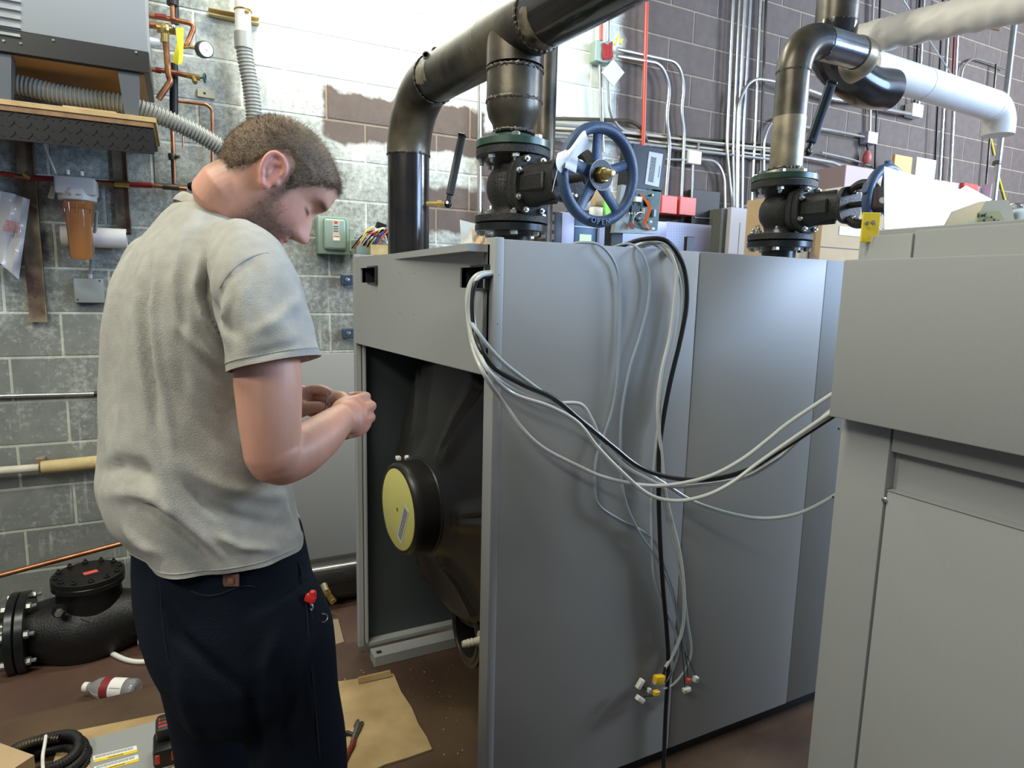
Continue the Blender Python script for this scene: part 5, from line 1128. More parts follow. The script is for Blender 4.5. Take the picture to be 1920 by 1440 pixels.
# beige plastic part, steel spigot
bp_ = thing('plastic_fitting', 'beige moulded plastic part with olive insert lying on the right boiler', 'part', tuple(at(1860, 424, 1.42)))
poly = [at(x, y, 1.40) for x, y in ((1818, 424), (1822, 404), (1836, 378), (1860, 376), (1885, 375), (1893, 395), (1900, 424))]
b = MB(); back = [p+FW*.09+Vector((0, 0, .002)) for p in poly]; cen_ = sum(poly, Vector())/7; fr_ = [cen_+(p-cen_)*.86-FW*.014 for p in poly]
b.grid([fr_, poly, back]); b.build('housing', M_BEIGE, bp_)
poly = [at(x, y, 1.378) for x, y in ((1826, 422), (1832, 398), (1870, 397), (1884, 422))]; ins_ = MB().prism(poly, -FW*.006).build('olive_insert', M_OLIVE, bp_)
b = MB()
for i, (x, y) in enumerate(((1835, 404), (1842, 404), (1848, 403), (1860, 407), (1866, 413), (1846, 413), (1873, 416))): b.box(at(x, y, 1.369), (.004, .003, .004 if i % 2 else .008), Matrix.Rotation(.5*i, 3, 'Y'))
b.build('insert_slot', M_DARK, bp_, kind='stuff')
corr([at(1900, 405, 1.44), at(1935, 402, 1.46)], .026, .002, .006, 24).build('threaded_spigot', M_CHROME, None, 'ribbed bright metal spigot at the right edge on boiler', 'fitting')
MB().box(at(1840, 425, 1.40), (.07, .02, .006), Matrix.Rotation(.2, 3, 'Y'), .001).build('blue_strip', mat('pale_blue_plastic', (.30, .55, .66), .4), None, 'pale blue plastic strip between metal sheet and beige part', 'strip')
c = at(1785, 430, 1.30); sk = MB().lathe(c-Vector((.012, 0, 0)), (1, -.3, .1), [(0, .004), (.008, .0045), (.009, .008), (.014, .007), (.015, .003)], 14).build('loose_screw', M_CHROME, None, 'loose bright screw lying on the right boiler top rail', 'screw')
# ================================================================== CABLES DRAPED OVER THE MIDDLE BOILER
def path_pts(pts):
    out = []
    for p in pts:
        if p[2] < 0 and len(p) == 3: out.append(onY(p[0], p[1], p[2]))
        else: out.append(onX(p[0], p[1], p[2]))
    return out
def yfit(pts, y0=-2.235, y1=-2.50, x0=935, x1=1560):
    o = []
    for (x, y) in pts:
        if x < 925: o.append(onX(x, y, 1.318 if y > 530 else 1.335))
        elif x < 960: o.append(onY(x, y, -2.238))
        else:
            t = (x-x0)/(x1-x0); o.append(onY(x, y, y0+(y1-y0)*max(0, t)**2.2))
    return o
A = [([(915, 505), (897, 515), (882, 545), (880, 590), (895, 622), (940, 676), (1000, 723), (1048, 757), (1110, 803), (1160, 846), (1200, 878), (1240, 903), (1300, 940), (1370, 963), (1430, 972), (1490, 965), (1546, 940), (1600, 905)], .0050, M_CABLE, 'grey cable sagging lowest on its way behind the right boiler'),
     ([(915, 508), (895, 517), (879, 552), (880, 610), (903, 676), (935, 712), (985, 740), (1040, 755), (1088, 758), (1110, 788), (1127, 825), (1165, 868), (1202, 892), (1245, 910), (1300, 911), (1390, 897), (1450, 866), (1500, 822), (1560, 768), (1620, 730)], .0052, M_CABLEW, 'grey cable kinked into a small hump beside boiler corner'),
     ([(915, 512), (898, 522), (886, 560), (890, 620), (905, 660), (930, 692), (980, 721), (1040, 748), (1090, 789), (1150, 838), (1200, 876), (1260, 896), (1330, 899), (1400, 882), (1450, 853), (1558, 783), (1620, 745)], .0062, M_CABLEK, 'black cable sagging across the middle boiler side'),
     ([(915, 506), (894, 516), (876, 556), (884, 640), (907, 700), (945, 757), (985, 810), (1022, 842), (1080, 872), (1130, 894), (1200, 909), (1260, 909), (1330, 893), (1390, 862), (1440, 824), (1480, 792), (1563, 737), (1620, 700)], .0052, M_CABLEW, 'light cable hanging furthest left across the boiler corner'),
     ([(915, 510), (899, 519), (883, 562), (888, 630), (915, 694), (960, 737), (1030, 762), (1083, 792), (1120, 838), (1165, 884), (1215, 926), (1265, 939), (1320, 930), (1370, 906), (1430, 862), (1560, 772), (1620, 735)], .0052, M_CABLEW, 'light cable bowing just under the black sagging cable')]
for k, (pts, r, m, lb) in enumerate(A):
    q = yfit(pts, -2.228-.008*k, -2.50-.012*k)
    q[0] = Vector((1.40, q[1].y+.01, q[1].z+.01))
    MB().tube(q, r, 10, smooth=8).build('cable', m, None, lb, 'cable', 'cables looped between the boilers')
def over(pts, y=-2.222, ytop=-2.14):
    o = []
    for i, (x, yy) in enumerate(pts):
        o.append(onY(x, yy, y if i > 2 else (ytop, -2.18, -2.215)[i]))
    return o
Bc = [([(1050, 463), (1092, 454), (1128, 462), (1155, 500), (1163, 560), (1162, 620), (1158, 700), (1150, 760), (1132, 818), (1118, 860), (1115, 915), (1124, 948), (1160, 973), (1200, 993), (1230, 1020), (1248, 1070), (1262, 1110), (1272, 1160), (1280, 1200), (1284, 1222)], .0034, M_CABLEB, 'leftmost slim cable over the boiler top, bulging left low down'),
      ([(1142, 466), (1178, 457), (1203, 474), (1217, 520), (1215, 570), (1200, 630), (1181, 690), (1166, 770), (1163, 840), (1165, 900), (1176, 950), (1200, 1000), (1233, 1050), (1256, 1100), (1268, 1150), (1280, 1195), (1288, 1230)], .0034, M_CABLEB, 'second slim cable over the boiler top edge'),
      ([(1182, 467), (1220, 453), (1252, 468), (1268, 510), (1265, 560), (1256, 630), (1240, 700), (1233, 770), (1240, 850), (1247, 920), (1258, 970), (1275, 1040), (1283, 1120), (1279, 1180), (1264, 1222), (1247, 1252)], .0052, M_CABLEW, 'thick light cable over boiler top ending in the yellow plug'),
      ([(1200, 464), (1243, 455), (1270, 488), (1283, 550), (1276, 630), (1258, 700), (1245, 770), (1233, 810), (1227, 870), (1222, 930), (1222, 1000), (1226, 1080), (1242, 1130), (1266, 1185), (1270, 1225), (1258, 1263)], .0046, M_CABLE, 'grey cable hanging just left of the black hanging cable'),
      ([(1150, 467), (1200, 450), (1245, 450), (1272, 478), (1286, 520), (1287, 575), (1275, 640), (1256, 720), (1243, 790), (1236, 850), (1235, 930), (1238, 1020), (1243, 1100), (1250, 1180), (1253, 1250), (1248, 1340), (1243, 1470), (1240, 1540)], .0064, M_CABLEK, 'black cable hanging down the boiler side to the floor'),
      ([(1194, 466), (1225, 458), (1262, 492), (1277, 545), (1272, 620), (1255, 690), (1240, 760), (1237, 830), (1243, 930), (1262, 1020), (1280, 1100), (1290, 1170), (1296, 1220), (1285, 1255), (1263, 1282), (1243, 1292)], .0036, M_CABLE, 'thin grey cable curling under the yellow plug')]
for k, (pts, r, m, lb) in enumerate(Bc):
    MB().tube(over(pts, -2.210-r-.005*(k % 3)), r, 10, smooth=8).build('hanging_cable', m, None, lb, 'cable', 'cables hanging over the boiler top')
PYc = -2.232
def plug(nm, m, lb, c, size, ang, grp='plugs on the hanging cables'):
    p = onY(c[0], c[1], PYc); Rm = Matrix.Rotation(ang, 3, 'Y'); o = MB().box(p, size, Rm, min(size)*.14, 2).build(nm, m, None, lb, 'plug', grp); return o, p, Rm
def socket(o, p, Rm, off, w):
    MB().box(p+Rm @ Vector(off), w, Rm).build('socket_face', mat('socket_shadow', (.22, .20, .12), .7), o)
o, p, Rm = plug('white_plug', M_CONN, 'upper of two cream plugs left of the yellow plug', (1200, 1282), (.013, .014, .030), .62)
o, p, Rm = plug('white_plug', M_CONN, 'lowest cream plug left below the yellow plug', (1200, 1311), (.030, .014, .015), .72); socket(o, p, Rm, (.0152, 0, 0), (.001, .009, .009))
o, p, Rm = plug('white_plug', M_WHITE, 'tiny white plug touching left side of yellow plug', (1217, 1294), (.010, .010, .013), .15); socket(o, p, Rm, (0, -.0052, 0), (.004, .001, .004))
yl, p, Rm = plug('yellow_plug', mat('yellow_plug_plastic', (.80, .47, .015), .4), 'bright yellow multi-pin plug hanging low before the boiler side', (1235, 1274), (.034, .018, .026), .15)
MB().box(onY(1230, 1299, PYc), (.022, .014, .014), Matrix.Rotation(.15, 3, 'Y'), .002).build('plug_latch', mat('yellow_plug_plastic', (.80, .47, .015), .4), yl)
MB().box(onY(1228, 1281, PYc-.010), (.010, .001, .007), Matrix.Rotation(.1, 3, 'Y')).build('plug_sticker', M_LABEL, yl)
o, p, Rm = plug('red_plug', mat('red_plug_plastic', (.65, .08, .06), .4), 'small red plug between cream plugs at right', (1290, 1276), (.014, .012, .013), .1)
o, p, Rm = plug('round_plug', M_CONN, 'round cream plug highest at right of black cable', (1304, 1273), (.015, .014, .017), .3); socket(o, p, Rm, (.001, -.0072, 0), (.007, .001, .007))
o, p, Rm = plug('white_plug', M_CONN, 'cream plug below the red plug at right', (1287, 1293), (.026, .014, .013), -.08); socket(o, p, Rm, (-.0085, -.0072, 0), (.006, .001, .007))
for k, (a, c, lb) in enumerate((((1284, 1222), (1290, 1270), 'black sleeved lead to the red plug'), ((1288, 1230), (1304, 1268), 'thin black lead to the round plug'), ((1276, 1190), (1284, 1290), 'thin black lead to cream plug under red one'), ((1205, 1288), (1216, 1296), 'short black lead to upper cream plug'), ((1207, 1306), (1230, 1304), 'short black lead to lowest cream plug'), ((1247, 1250), (1243, 1268), 'black sleeve above the yellow plug'), ((1258, 1262), (1248, 1280), 'black sleeve beside the yellow plug'))):
    MB().tube([onY(*a, PYc+.006), onY((a[0]+c[0])/2+1, (a[1]+c[1])/2, PYc+.004), onY(*c, PYc+.004)], .0042 if k > 4 else .0014, 8, smooth=4).build('lead', M_CABLEK, None, lb, 'lead', 'black leads at the plugs')
# printed legend on two of the cables
for (x, y, ang) in ((1060, 768, -.70), (1150, 838, -.66), (1310, 897, .05)):
    p = onY(x, y, -2.262-.0*x); 
# ================================================================== FLOOR CLUTTER
Z0 = .0015
cs = [onZ(x, y, 0) for x, y in ((560, 1300), (622, 1283), (705, 1270), (738, 1266), (752, 1300), (772, 1330), (785, 1362), (800, 1385), (810, 1408), (765, 1424), (722, 1437), (650, 1470), (540, 1500), (520, 1400))]
cs = [Vector((p.x, p.y, Z0)) for p in cs]
sheetc = MB().prism(cs, (0, 0, .006)).build('cardboard_sheet', M_CARDF, None, 'torn worn cardboard sheet on floor beside the technician legs', 'cardboard')
fl = [onZ(672, 1282, .012), onZ(735, 1268, .012), onZ(732, 1258, .03), onZ(720, 1261, .034), onZ(672, 1272, .03)]
MB().prism(fl, (0, .004, .003)).build('turned_flap', M_CARDF, sheetc)
pz = .016
pl = thing('diagonal_pliers', 'diagonal cutting pliers with dark red grips lying on the cardboard sheet', 'pliers', tuple(onZ(665, 1375, Z0+.006)))
def z_(x, y): return onZ(x, y, pz)
b = MB(); b.tube([z_(660, 1392), z_(666, 1376), z_(671, 1364), z_(672, 1358)], [.007, .009, .012, .010], 10); b.tube([z_(672, 1362), z_(677, 1356), z_(681, 1354)], [.010, .007, .004], 8); b.tube([z_(668, 1362), z_(669, 1354), z_(672, 1350)], [.010, .006, .004], 8); b.cyl(z_(668, 1368)-Vector((0, 0, .008)), z_(668, 1368)+Vector((0, 0, .009)), .008, 14)
b.build('steel_jaws', mat('dull_tool_steel', (.20, .20, .18), .4, .7), pl)
MB().tube([z_(664, 1384), z_(661, 1396), z_(652, 1412), z_(642, 1434)], [.006, .0085, .009, .008], 10, smooth=0).build('red_grip', mat('dark_red_grip', (.20, .03, .02), .5), pl)
MB().tube([z_(664, 1378), z_(652, 1374), z_(636, 1380), z_(620, 1398)], [.006, .008, .009, .008], 10).build('grip', M_BLKRUB, pl)
sc_ = [onZ(x, y, FLZ+.004) for x, y in ((612, 1166), (634, 1164), (645, 1207), (622, 1214), (605, 1205))]
MB().prism(sc_, (0, 0, .010)).build('cardboard_scrap', mat('dusty_scrap', (.26, .20, .13), .9), None, 'dusty cardboard scrap on the low floor right of trouser pocket', 'scrap')
bs = [onZ(x, y, 0) for x, y in ((118, 1382), (315, 1342), (420, 1325), (450, 1480), (60, 1560))]; bs = [Vector((p.x, p.y, Z0)) for p in bs]
bsh = MB().prism(bs, (0, 0, .012)).build('tan_board', M_CARDF, None, 'tan board on floor under the grey stickered panel', 'board')
g4 = [onZ(x, y, .015) for x, y in ((163, 1389), (306, 1350), (380, 1400), (330, 1435), (180, 1490))]
gp = thing('stickered_panel', 'small grey metal panel with two yellow-edged stickers lying on tan board', 'panel', tuple(sum(g4, Vector())/5))
MB().prism(g4, (0, 0, .004)).build('panel_plate', M_CAB, gp)
for (x0, y0, x1, y1, w) in ((174, 1418, 256, 1398, 20), (176, 1438, 259, 1415, 20)):
    a, c = onZ(x0, y0, .0195), onZ(x1, y1, .0195); a2, c2 = onZ(x0+2, y0+w*.62, .0195), onZ(x1+2, y1+w*.62, .0195)
    t = MB().prism([a, c, c2, a2], (0, 0, .0006)).build('sticker', M_PAPER, gp)
    am, cm = a.lerp(a2, .62), c.lerp(c2, .62); up3 = Vector((0, 0, .0007))
    MB().prism([am+up3, cm+up3, c2+up3, a2+up3], (0, 0, .0003)).build('yellow_band', M_YEL, t)
    d_ = (cm-am).normalized(); k = (a-a2).normalized()
    print_lines(a.lerp(c2, .48)+up3*2+k*.007, d_, k, (cm-am).length*.88, .012, 2, M_GREYBOX, t)
    text('WARNING', (am+c2)/2+up3*1.8, d_, k, .006, M_INK, t)
dr_ = thing('tool_battery', 'black and red cordless tool battery standing by the technician leg', 'tool', tuple(onZ(312, 1425, .015)))
q = onZ(312, 1420, .015); u_ = (onZ(312, 1400, .015)-q); u_.normalize(); s_ = Vector((u_.y, -u_.x, 0))
Rb = Matrix((s_, u_, Vector((0, 0, 1)))).transposed()
MB().box(q+Vector((0, 0, .032)), (.068, .105, .062), Rb, .012, 2).build('battery_body', M_BLACK, dr_)
MB().box(q+u_*.02+Vector((0, 0, .088)), (.050, .075, .052), Rb @ Matrix.Rotation(.15, 3, 'X'), .014, 2).build('handle_foot', M_BLKRUB, dr_)
M_TOOLRED = mat('tool_red', (.42, .035, .025), .4)
for k in range(3): MB().box(q+u_*(.030-.016*k)+Vector((0, 0, .1125-.002*k)), (.034, .011, .006), Rb, .002).build('red_rib', M_TOOLRED, dr_)
for sg in (-1, 1): MB().box(q-u_*.052+s_*.022*sg+Vector((0, 0, .036)), (.014, .005, .030), Rb, .002).build('red_latch', M_TOOLRED, dr_)
# coiled hose
hc = thing('coiled_hose', 'coil of black ribbed hose tied with white strap beside carton', 'hose', tuple(onZ(92, 1435, 0)))
cc_ = onZ(80, 1450, 0)
def hcoil(R, z, r, m, nm, a0=0, a1=2*PI, pitch=.0085, cc0=cc_):
    pts = [Vector((cc0.x+R*math.cos(a), cc0.y+R*.9*math.sin(a), z+.004*math.sin(3*a))) for a in [a0+(a1-a0)*i/24 for i in range(25)]]
    return corr(pts, r, .0016, pitch).build(nm, m, hc)
hcoil(.115, .014, .0125, M_BLKRUB, 'hose_turn'); hcoil(.108, .040, .0125, M_BLKRUB, 'hose_turn'); hcoil(.090, .020, .0125, M_BLKRUB, 'hose_turn'); hcoil(.095, .063, .0125, M_BLKRUB, 'hose_turn')
MB().tube([onZ(40, 1404, .07), onZ(60, 1396, .085), onZ(84, 1390, .09), onZ(110, 1388, .085)], .004, 8, smooth=6).build('wire_loom', M_STEEL, hc) if 0 else None
corr([onZ(18, 1410, .06), onZ(50, 1395, .075), onZ(80, 1387, .08), onZ(112, 1384, .078)], .010, .0028, .008, 14).build('bare_spring_end', M_STEEL, hc)
MB().tube([onZ(86, 1380, .095), onZ(84, 1395, .10), onZ(80, 1420, .105), onZ(82, 1450, .10), onZ(90, 1475, .08)], .0048, 8, smooth=4).build('white_strap', M_WHITE, hc)
cbx = thing('carton', 'plain brown carton cut by the bottom left corner of view', 'box', tuple(onZ(0, 1460, 0)))
c1_, c2_ = onZ(64, 1416, .15), onZ(0, 1393, .15); dx = (c2_-c1_); dx.z = 0; dx.normalize(); dy = Vector((dx.y, -dx.x, 0)); dy = dy if dy.dot(CAM-c1_) > 0 else -dy
b = MB(); z0_ = .0; z1_ = .15
b.hexa([Vector((p.x, p.y, z)) for z in (z0_, z1_) for p in (c1_, c1_+dx*.30, c1_+dx*.30+dy*.25, c1_+dy*.25)]); b.build('carton_body', M_CARD, cbx)
# ================================================================== THE TECHNICIAN
E1 = Vector((math.cos(YAW), -math.sin(YAW), 0)); E2 = Vector((math.sin(YAW), math.cos(YAW), 0)); EZ = Vector((0, 0, 1))
PHI = .66
BF = E1*math.cos(PHI)+E2*math.sin(PHI); BS = -E1*math.sin(PHI)+E2*math.cos(PHI)      # body forward, towards his left shoulder
def pj(v):
    D = v-CAM; z = D.dot(FW); return 960+FPX*D.dot(RT)/z, 720-FPX*D.dot(UP)/z
def voxel(mb, vs, sm=2, fac=.5):
    bmesh.ops.recalc_face_normals(mb.b, faces=mb.b.faces)
    me = bpy.data.meshes.new('t'); mb.b.to_mesh(me); mb.b.free(); o = bpy.data.objects.new('t', me); COL.objects.link(o)
    r = o.modifiers.new('r', 'REMESH'); r.mode = 'VOXEL'; r.voxel_size = vs
    s = o.modifiers.new('s', 'SMOOTH'); s.iterations = sm; s.factor = fac
    dg = bpy.context.evaluated_depsgraph_get(); m2 = bpy.data.meshes.new_from_object(o.evaluated_get(dg)); bpy.data.objects.remove(o); bpy.data.meshes.remove(me)
    m2.polygons.foreach_set('use_smooth', [True]*len(m2.polygons)); return m2
def addmesh(name, me, mats, parent, **k):
    me.materials.clear()
    for x in (mats if isinstance(mats, list) else [mats]): me.materials.append(x)
    me.transform(Matrix.Translation(-ROOT[parent.name])); me.name = name
    o = bpy.data.objects.new(name, me); COL.objects.link(o); o.parent = parent; ROOT[o.name] = ROOT[parent.name]; return finish(o, **k)
pbase = at(400, 1060, 1.17)
man = thing('person', 'technician in grey t-shirt and navy trousers, head bowed over small bag in his hands', 'person', (pbase.x, pbase.y, 0))
# ---- torso sections in body axes
TS = [(406, 998, 1.17, .197, .140), (393, 972, 1.17, .200, .146), (377, 945, 1.17, .204, .151), (366, 900, 1.17, .205, .153), (367, 840, 1.17, .203, .150), (369, 760, 1.17, .200, .146), (371, 680, 1.17, .200, .143), (371, 600, 1.17, .203, .138), (371, 545, 1.17, .204, .130), (372, 500, 1.17, .198, .117), (374, 465, 1.17, .178, .102), (378, 440, 1.165, .150, .088), (384, 420, 1.16, .118, .079), (391, 402, 1.155, .088, .071), (396, 388, 1.15, .068, .062)]
def lerp_ts(k):
    n = len(TS)-1; out = []
    for i in range(n*k+1):
        f = i/k; j = min(int(f), n-1); t = f-j; a = TS[j]; b_ = TS[j+1]; p0 = TS[max(j-1, 0)]; p3 = TS[min(j+2, n)]
        out.append(tuple(.5*((2*a[q])+(b_[q]-p0[q])*t+(2*p0[q]-5*a[q]+4*b_[q]-p3[q])*t*t+(3*a[q]-p0[q]-3*b_[q]+p3[q])*t**3) for q in range(5)))
    return out
def tring(s, n, sc=1.0, pw=2.25, grow=0.):
    cx, cy, d, w, t = s; c = at(cx, cy, d); o = []
    for i in range(n):
        a = 2*PI*i/n; ca, sa = math.cos(a), math.sin(a)
        o.append(c+BS*(w*sc+grow)*math.copysign(abs(ca)**(2/pw), ca)+BF*(t*sc+grow)*math.copysign(abs(sa)**(2/pw), sa))
    return o
# ---- arms
SHR = at(474, 508, 1.025); ELR = at(512, 858, 1.0); WRR = at(640, 785, 1.155)
SHL = at(285, 505, 1.31); ELL = at(400, 850, 1.46); WRL = at(536, 760, 1.27)
# ---- head frame
yawh = .50; f0 = E1*math.cos(yawh)+E2*math.sin(yawh); pit = math.radians(46)
HF = f0*math.cos(pit)-EZ*math.sin(pit); HU = f0*math.sin(pit)+EZ*math.cos(pit); HS = HF.cross(HU).normalized()   # HS: his right, towards the camera
HO = at(509, 344, 1.14)
def interp(tab, x):
    xs = [t[0] for t in tab]; ys = [t[1] for t in tab]; return float(np.interp(x, xs, ys))
FRONT = [(-.130, .010), (-.122, .040), (-.115, .060), (-.105, .074), (-.095, .080), (-.085, .0795), (-.075, .077), (-.062, .081), (-.050, .084), (-.040, .084), (-.020, .084), (0, .083), (.012, .082), (.022, .086), (.035, .0935), (.045, .095), (.060, .093), (.073, .089), (.085, .079), (.095, .062), (.104, .038), (.109, .018), (.1115, .002)]
BACK = [(-.130, -.030), (-.115, -.045), (-.09, -.054), (-.07, -.062), (-.05, -.071), (-.03, -.084), (-.01, -.094), (.01, -.097), (.03, -.097), (.055, -.091), (.075, -.080), (.090, -.064), (.100, -.047), (.107, -.027), (.110, -.012), (.1115, -.002)]
WID = [(-.130, .016), (-.122, .026), (-.115, .033), (-.105, .041), (-.09, .050), (-.07, .058), (-.05, .064), (-.03, .069), (-.01, .073), (.02, .0765), (.05, .0755), (.070, .069), (.087, .057), (.098, .042), (.106, .026), (.110, .012), (.1115, .002)]
NOSE = [(-.046, 0), (-.040, .016), (-.034, .030), (-.028, .0345), (-.020, .031), (-.008, .022), (.004, .014), (.014, .0075), (.026, .002), (.034, 0)]
def g2(a, b_, sa, sb): return math.exp(-(a/sa)**2-(b_/sb)**2)
def headpt(u, a, grow=0.):
    fr_, bk, w = interp(FRONT, u), interp(BACK, u), interp(WID, u)
    c = (fr_+bk)/2*.35+.65*(-.012) if abs(u) < .11 else (fr_+bk)/2
    ca, sa = math.cos(a), math.sin(a); pw = 2.25
    f = c+(math.copysign(abs(ca)**(2/pw), ca))*((fr_-c) if ca > 0 else (c-bk)); s = math.copysign(abs(sa)**(2/pw), sa)*w
    if ca > 0:
        # narrow the face towards the front
        s *= 1-.10*ca**2
        f += interp(NOSE, u)*.92*math.exp(-(s/(.0078+.006*max(0, min(1, (.01-u)/.04))))**2)
        f += .0045*g2(u+.031, abs(s)-.013, .009, .006)
        for sg in (-1, 1):
            f -= .0105*g2(u-.016, s-sg*.033, .013, .017)
            f += .0075*g2(u-.012, s-sg*.032, .0085, .012)
            f += .0035*g2(u-.037, s-sg*.028, .008, .020)
        f += .0035*g2(u+.024, abs(s)-.045, .016, .016)
        f += .0075*g2(u+.0535, s, .0050, .020)+.0085*g2(u+.0650, s, .0055, .018)-.0035*g2(u+.0592, s, .0025, .022)
        f -= .0030*g2(u+.077, s, .006, .02); f += .0030*g2(u+.094, s, .012, .018)
    v = HO+HF*f+HU*u+HS*s
    if grow:
        n = (HF*(f-c*.5)/.09+HS*s/.07+HU*(u-.01)/.11).normalized(); v = v+n*grow
    return v
def head_mesh(mb, nu=110, na=150):
    us = [-.130+.2415*(i/nu) for i in range(nu+1)]
    mb.grid([[headpt(u, 2*PI*k/na) for k in range(na)] for u in us])
def seg(mb, pts, rr, n=24, k=6):
    P_ = spline([Vector(p) for p in pts], k); R_ = list(np.interp(np.linspace(0, len(rr)-1, len(P_)), range(len(rr)), rr)); mb.tube(P_, R_, n)
def blob(mb, c, ax, r1, r2, r3, up=None):
    t = bmesh.new(); bmesh.ops.create_uvsphere(t, u_segments=24, v_segments=14, radius=1)
    x = Vector(ax).normalized(); y = (Vector(up) if up is not None else EZ); y = (y-x*y.dot(x)).normalized(); z = x.cross(y)
    M = Matrix(((x.x*r1, y.x*r2, z.x*r3, c[0]), (x.y*r1, y.y*r2, z.y*r3, c[1]), (x.z*r1, y.z*r2, z.z*r3, c[2]), (0, 0, 0, 1))); t.transform(M); mb.merge(t)
B = MB(); head_mesh(B)
# ear (both sides)
for sg in (1, -1):
    ec = HO+HS*sg*.0735+HF*(.000)+HU*(-.006); eo = (HS*sg*.80-HF*.45).normalized(); ef = (HF*.95+HU*-.10+HS*sg*.38).normalized(); eu = (HU*1.0-HF*.16).normalized()
    def ep(x, y, o=0): return ec+(ef*x+eu*y+eo*o)*.86
    rim = [ep(.006, .006, .004), ep(.010, .020, .008), ep(.004, .033, .012), ep(-.010, .037, .016), ep(-.024, .030, .020), ep(-.029, .014, .022), ep(-.026, -.004, .020), ep(-.018, -.018, .015), ep(-.008, -.026, .010), ep(.000, -.024, .005)]
    seg(B, rim, [.0035, .0044, .0046, .0048, .0050, .0048, .0042, .0042, .0052, .0050], 12, 6)
    seg(B, [ep(-.004, .026, .011), ep(-.016, .018, .015), ep(-.018, .004, .014), ep(-.012, -.008, .011)], [.0035, .0042, .0042, .0035], 10, 5)
    blob(B, ep(-.010, .004, .004), eo, .0055, .028, .017, eu); blob(B, ep(-.003, -.022, .007), eo, .0045, .0085, .0075, eu); blob(B, ep(.008, -.003, .004), eo, .005, .007, .005, eu)
# neck and shoulders under the shirt
NB = at(402, 440, 1.155)
seg(B, [HO-HF*.022-HU*.03, HO-HF*.034-HU*.075, at(446, 392, 1.15), NB+RT*.004, at(392, 478, 1.16)], [.054, .053, .053, .060, .074], 32)
seg(B, [at(470, 470, 1.06), NB+EZ*-.05, at(300, 470, 1.28)], [.040, .046, .040], 20)
B.grid([tring(s, 48, .93) for s in TS[:13]])
# right arm
seg(B, [SHR, at(494, 600, 1.0), at(503, 720, .995), at(507, 790, .995), ELR, at(515, 868, 1.003)], [.050, .049, .0500, .0465, .0415, .030], 32, 8)
B.sphere(at(519, 852, 1.0), .0405, 32)
seg(B, [at(512, 850, .998), at(524, 862, 1.006), at(562, 845, 1.045), at(605, 815, 1.10), WRR, at(664, 778, 1.178)], [.030, .0405, .0425, .0365, .0262, .014], 32, 8)
blob(B, at(507, 873, .995), BF, .024, .026, .020)
# left arm
seg(B, [SHL, SHL.lerp(ELL, .4), ELL], [.056, .050, .042], 20); seg(B, [ELL, ELL.lerp(WRL, .5), WRL], [.042, .036, .027], 20)
# ---- right hand: back of the hand to the camera, fingers curled away and back towards the left hand
hd = (at(694, 772, 1.20)-WRR).normalized()
K = [at(673, 749, 1.205), at(682, 767, 1.195), at(682, 788, 1.187), at(672, 808, 1.180)]
pc = at(659, 781, 1.178)
kline = (K[0]-K[3]).normalized()
blob(B, pc, hd, .043, .040, .0165, kline); blob(B, at(655, 782, 1.165), hd, .032, .033, .018, kline)
seg(B, [K[0]-hd*.01, K[1]-hd*.007, K[2]-hd*.007, K[3]-hd*.010], [.0125, .0130, .0128, .0115], 16)
for i, (k, l1, l2, l3, r) in enumerate(((K[0], .036, .026, .018, .0098), (K[1], .040, .028, .019, .0100), (K[2], .036, .026, .018, .0096), (K[3], .028, .020, .016, .0086))):
    k0 = k-hd*.03; a = (hd*.45+E2*.9).normalized(); b1 = k+a*l1*.8; b2 = b1+(-E1*.85+E2*.45-EZ*.05).normalized()*l2; b3 = b2+(-E1*.8-E2*.55).normalized()*l3
    seg(B, [k0, k, b1, b2, b3], [.0105, r*1.12, r, r*.95, r*.78], 14, 4)
tb0 = at(650, 757, 1.19); seg(B, [at(652, 772, 1.175), tb0, at(638, 744, 1.205), at(624, 748, 1.22), at(617, 757, 1.225)], [.016, .0145, .0115, .0105, .0085], 16, 5)
# ---- left hand beyond: thumb below, bent fingers above, pointing to the right
lp = at(552, 752, 1.265)
blob(B, lp, E1, .040, .036, .018, EZ); blob(B, at(566, 762, 1.25), E1, .024, .016, .016, EZ)
seg(B, [at(555, 762, 1.255), at(575, 765, 1.242), at(596, 763, 1.232), at(613, 768, 1.226)], [.0150, .0125, .0112, .0098], 16, 5)
seg(B, [at(556, 742, 1.27), at(580, 732, 1.265), at(604, 731, 1.25), at(624, 740, 1.238)], [.0125, .0108, .0098, .0082], 16, 5)
seg(B, [at(560, 748, 1.285), at(588, 742, 1.285), at(612, 746, 1.262), at(622, 758, 1.250)], [.0120, .0106, .0096, .0080], 14, 5)
seg(B, [at(558, 757, 1.295), at(588, 756, 1.298), at(606, 764, 1.275), at(610, 776, 1.262)], [.0115, .0100, .0090, .0078], 14, 5)
seg(B, [at(556, 766, 1.300), at(580, 772, 1.300), at(596, 780, 1.285), at(598, 788, 1.270)], [.0105, .0090, .0082, .0070], 14, 5)
# legs inside the trousers
HIR, KNR, ANR = at(480, 1130, 1.12), at(560, 1452, 1.165), None; HIL, KNL = at(370, 1120, 1.24), at(408, 1452, 1.285)
ANR = Vector((KNR.x-.03, KNR.y-.02, .10)); ANL = Vector((KNL.x-.03, KNL.y+.01, .10))
for h, k, a in ((HIR, KNR, ANR), (HIL, KNL, ANL)): seg(B, [h, h.lerp(k, .5), k, k.lerp(a, .4), a, a-EZ*.05], [.085, .072, .052, .052, .036, .036], 20)
B.grid([tring((c_, y_, 1.175, w_, t_), 40, 1) for c_, y_, w_, t_ in ((412, 990, .16, .12), (418, 1060, .165, .125), (424, 1130, .16, .12))])
me = voxel(B, .0027, 2, .45)
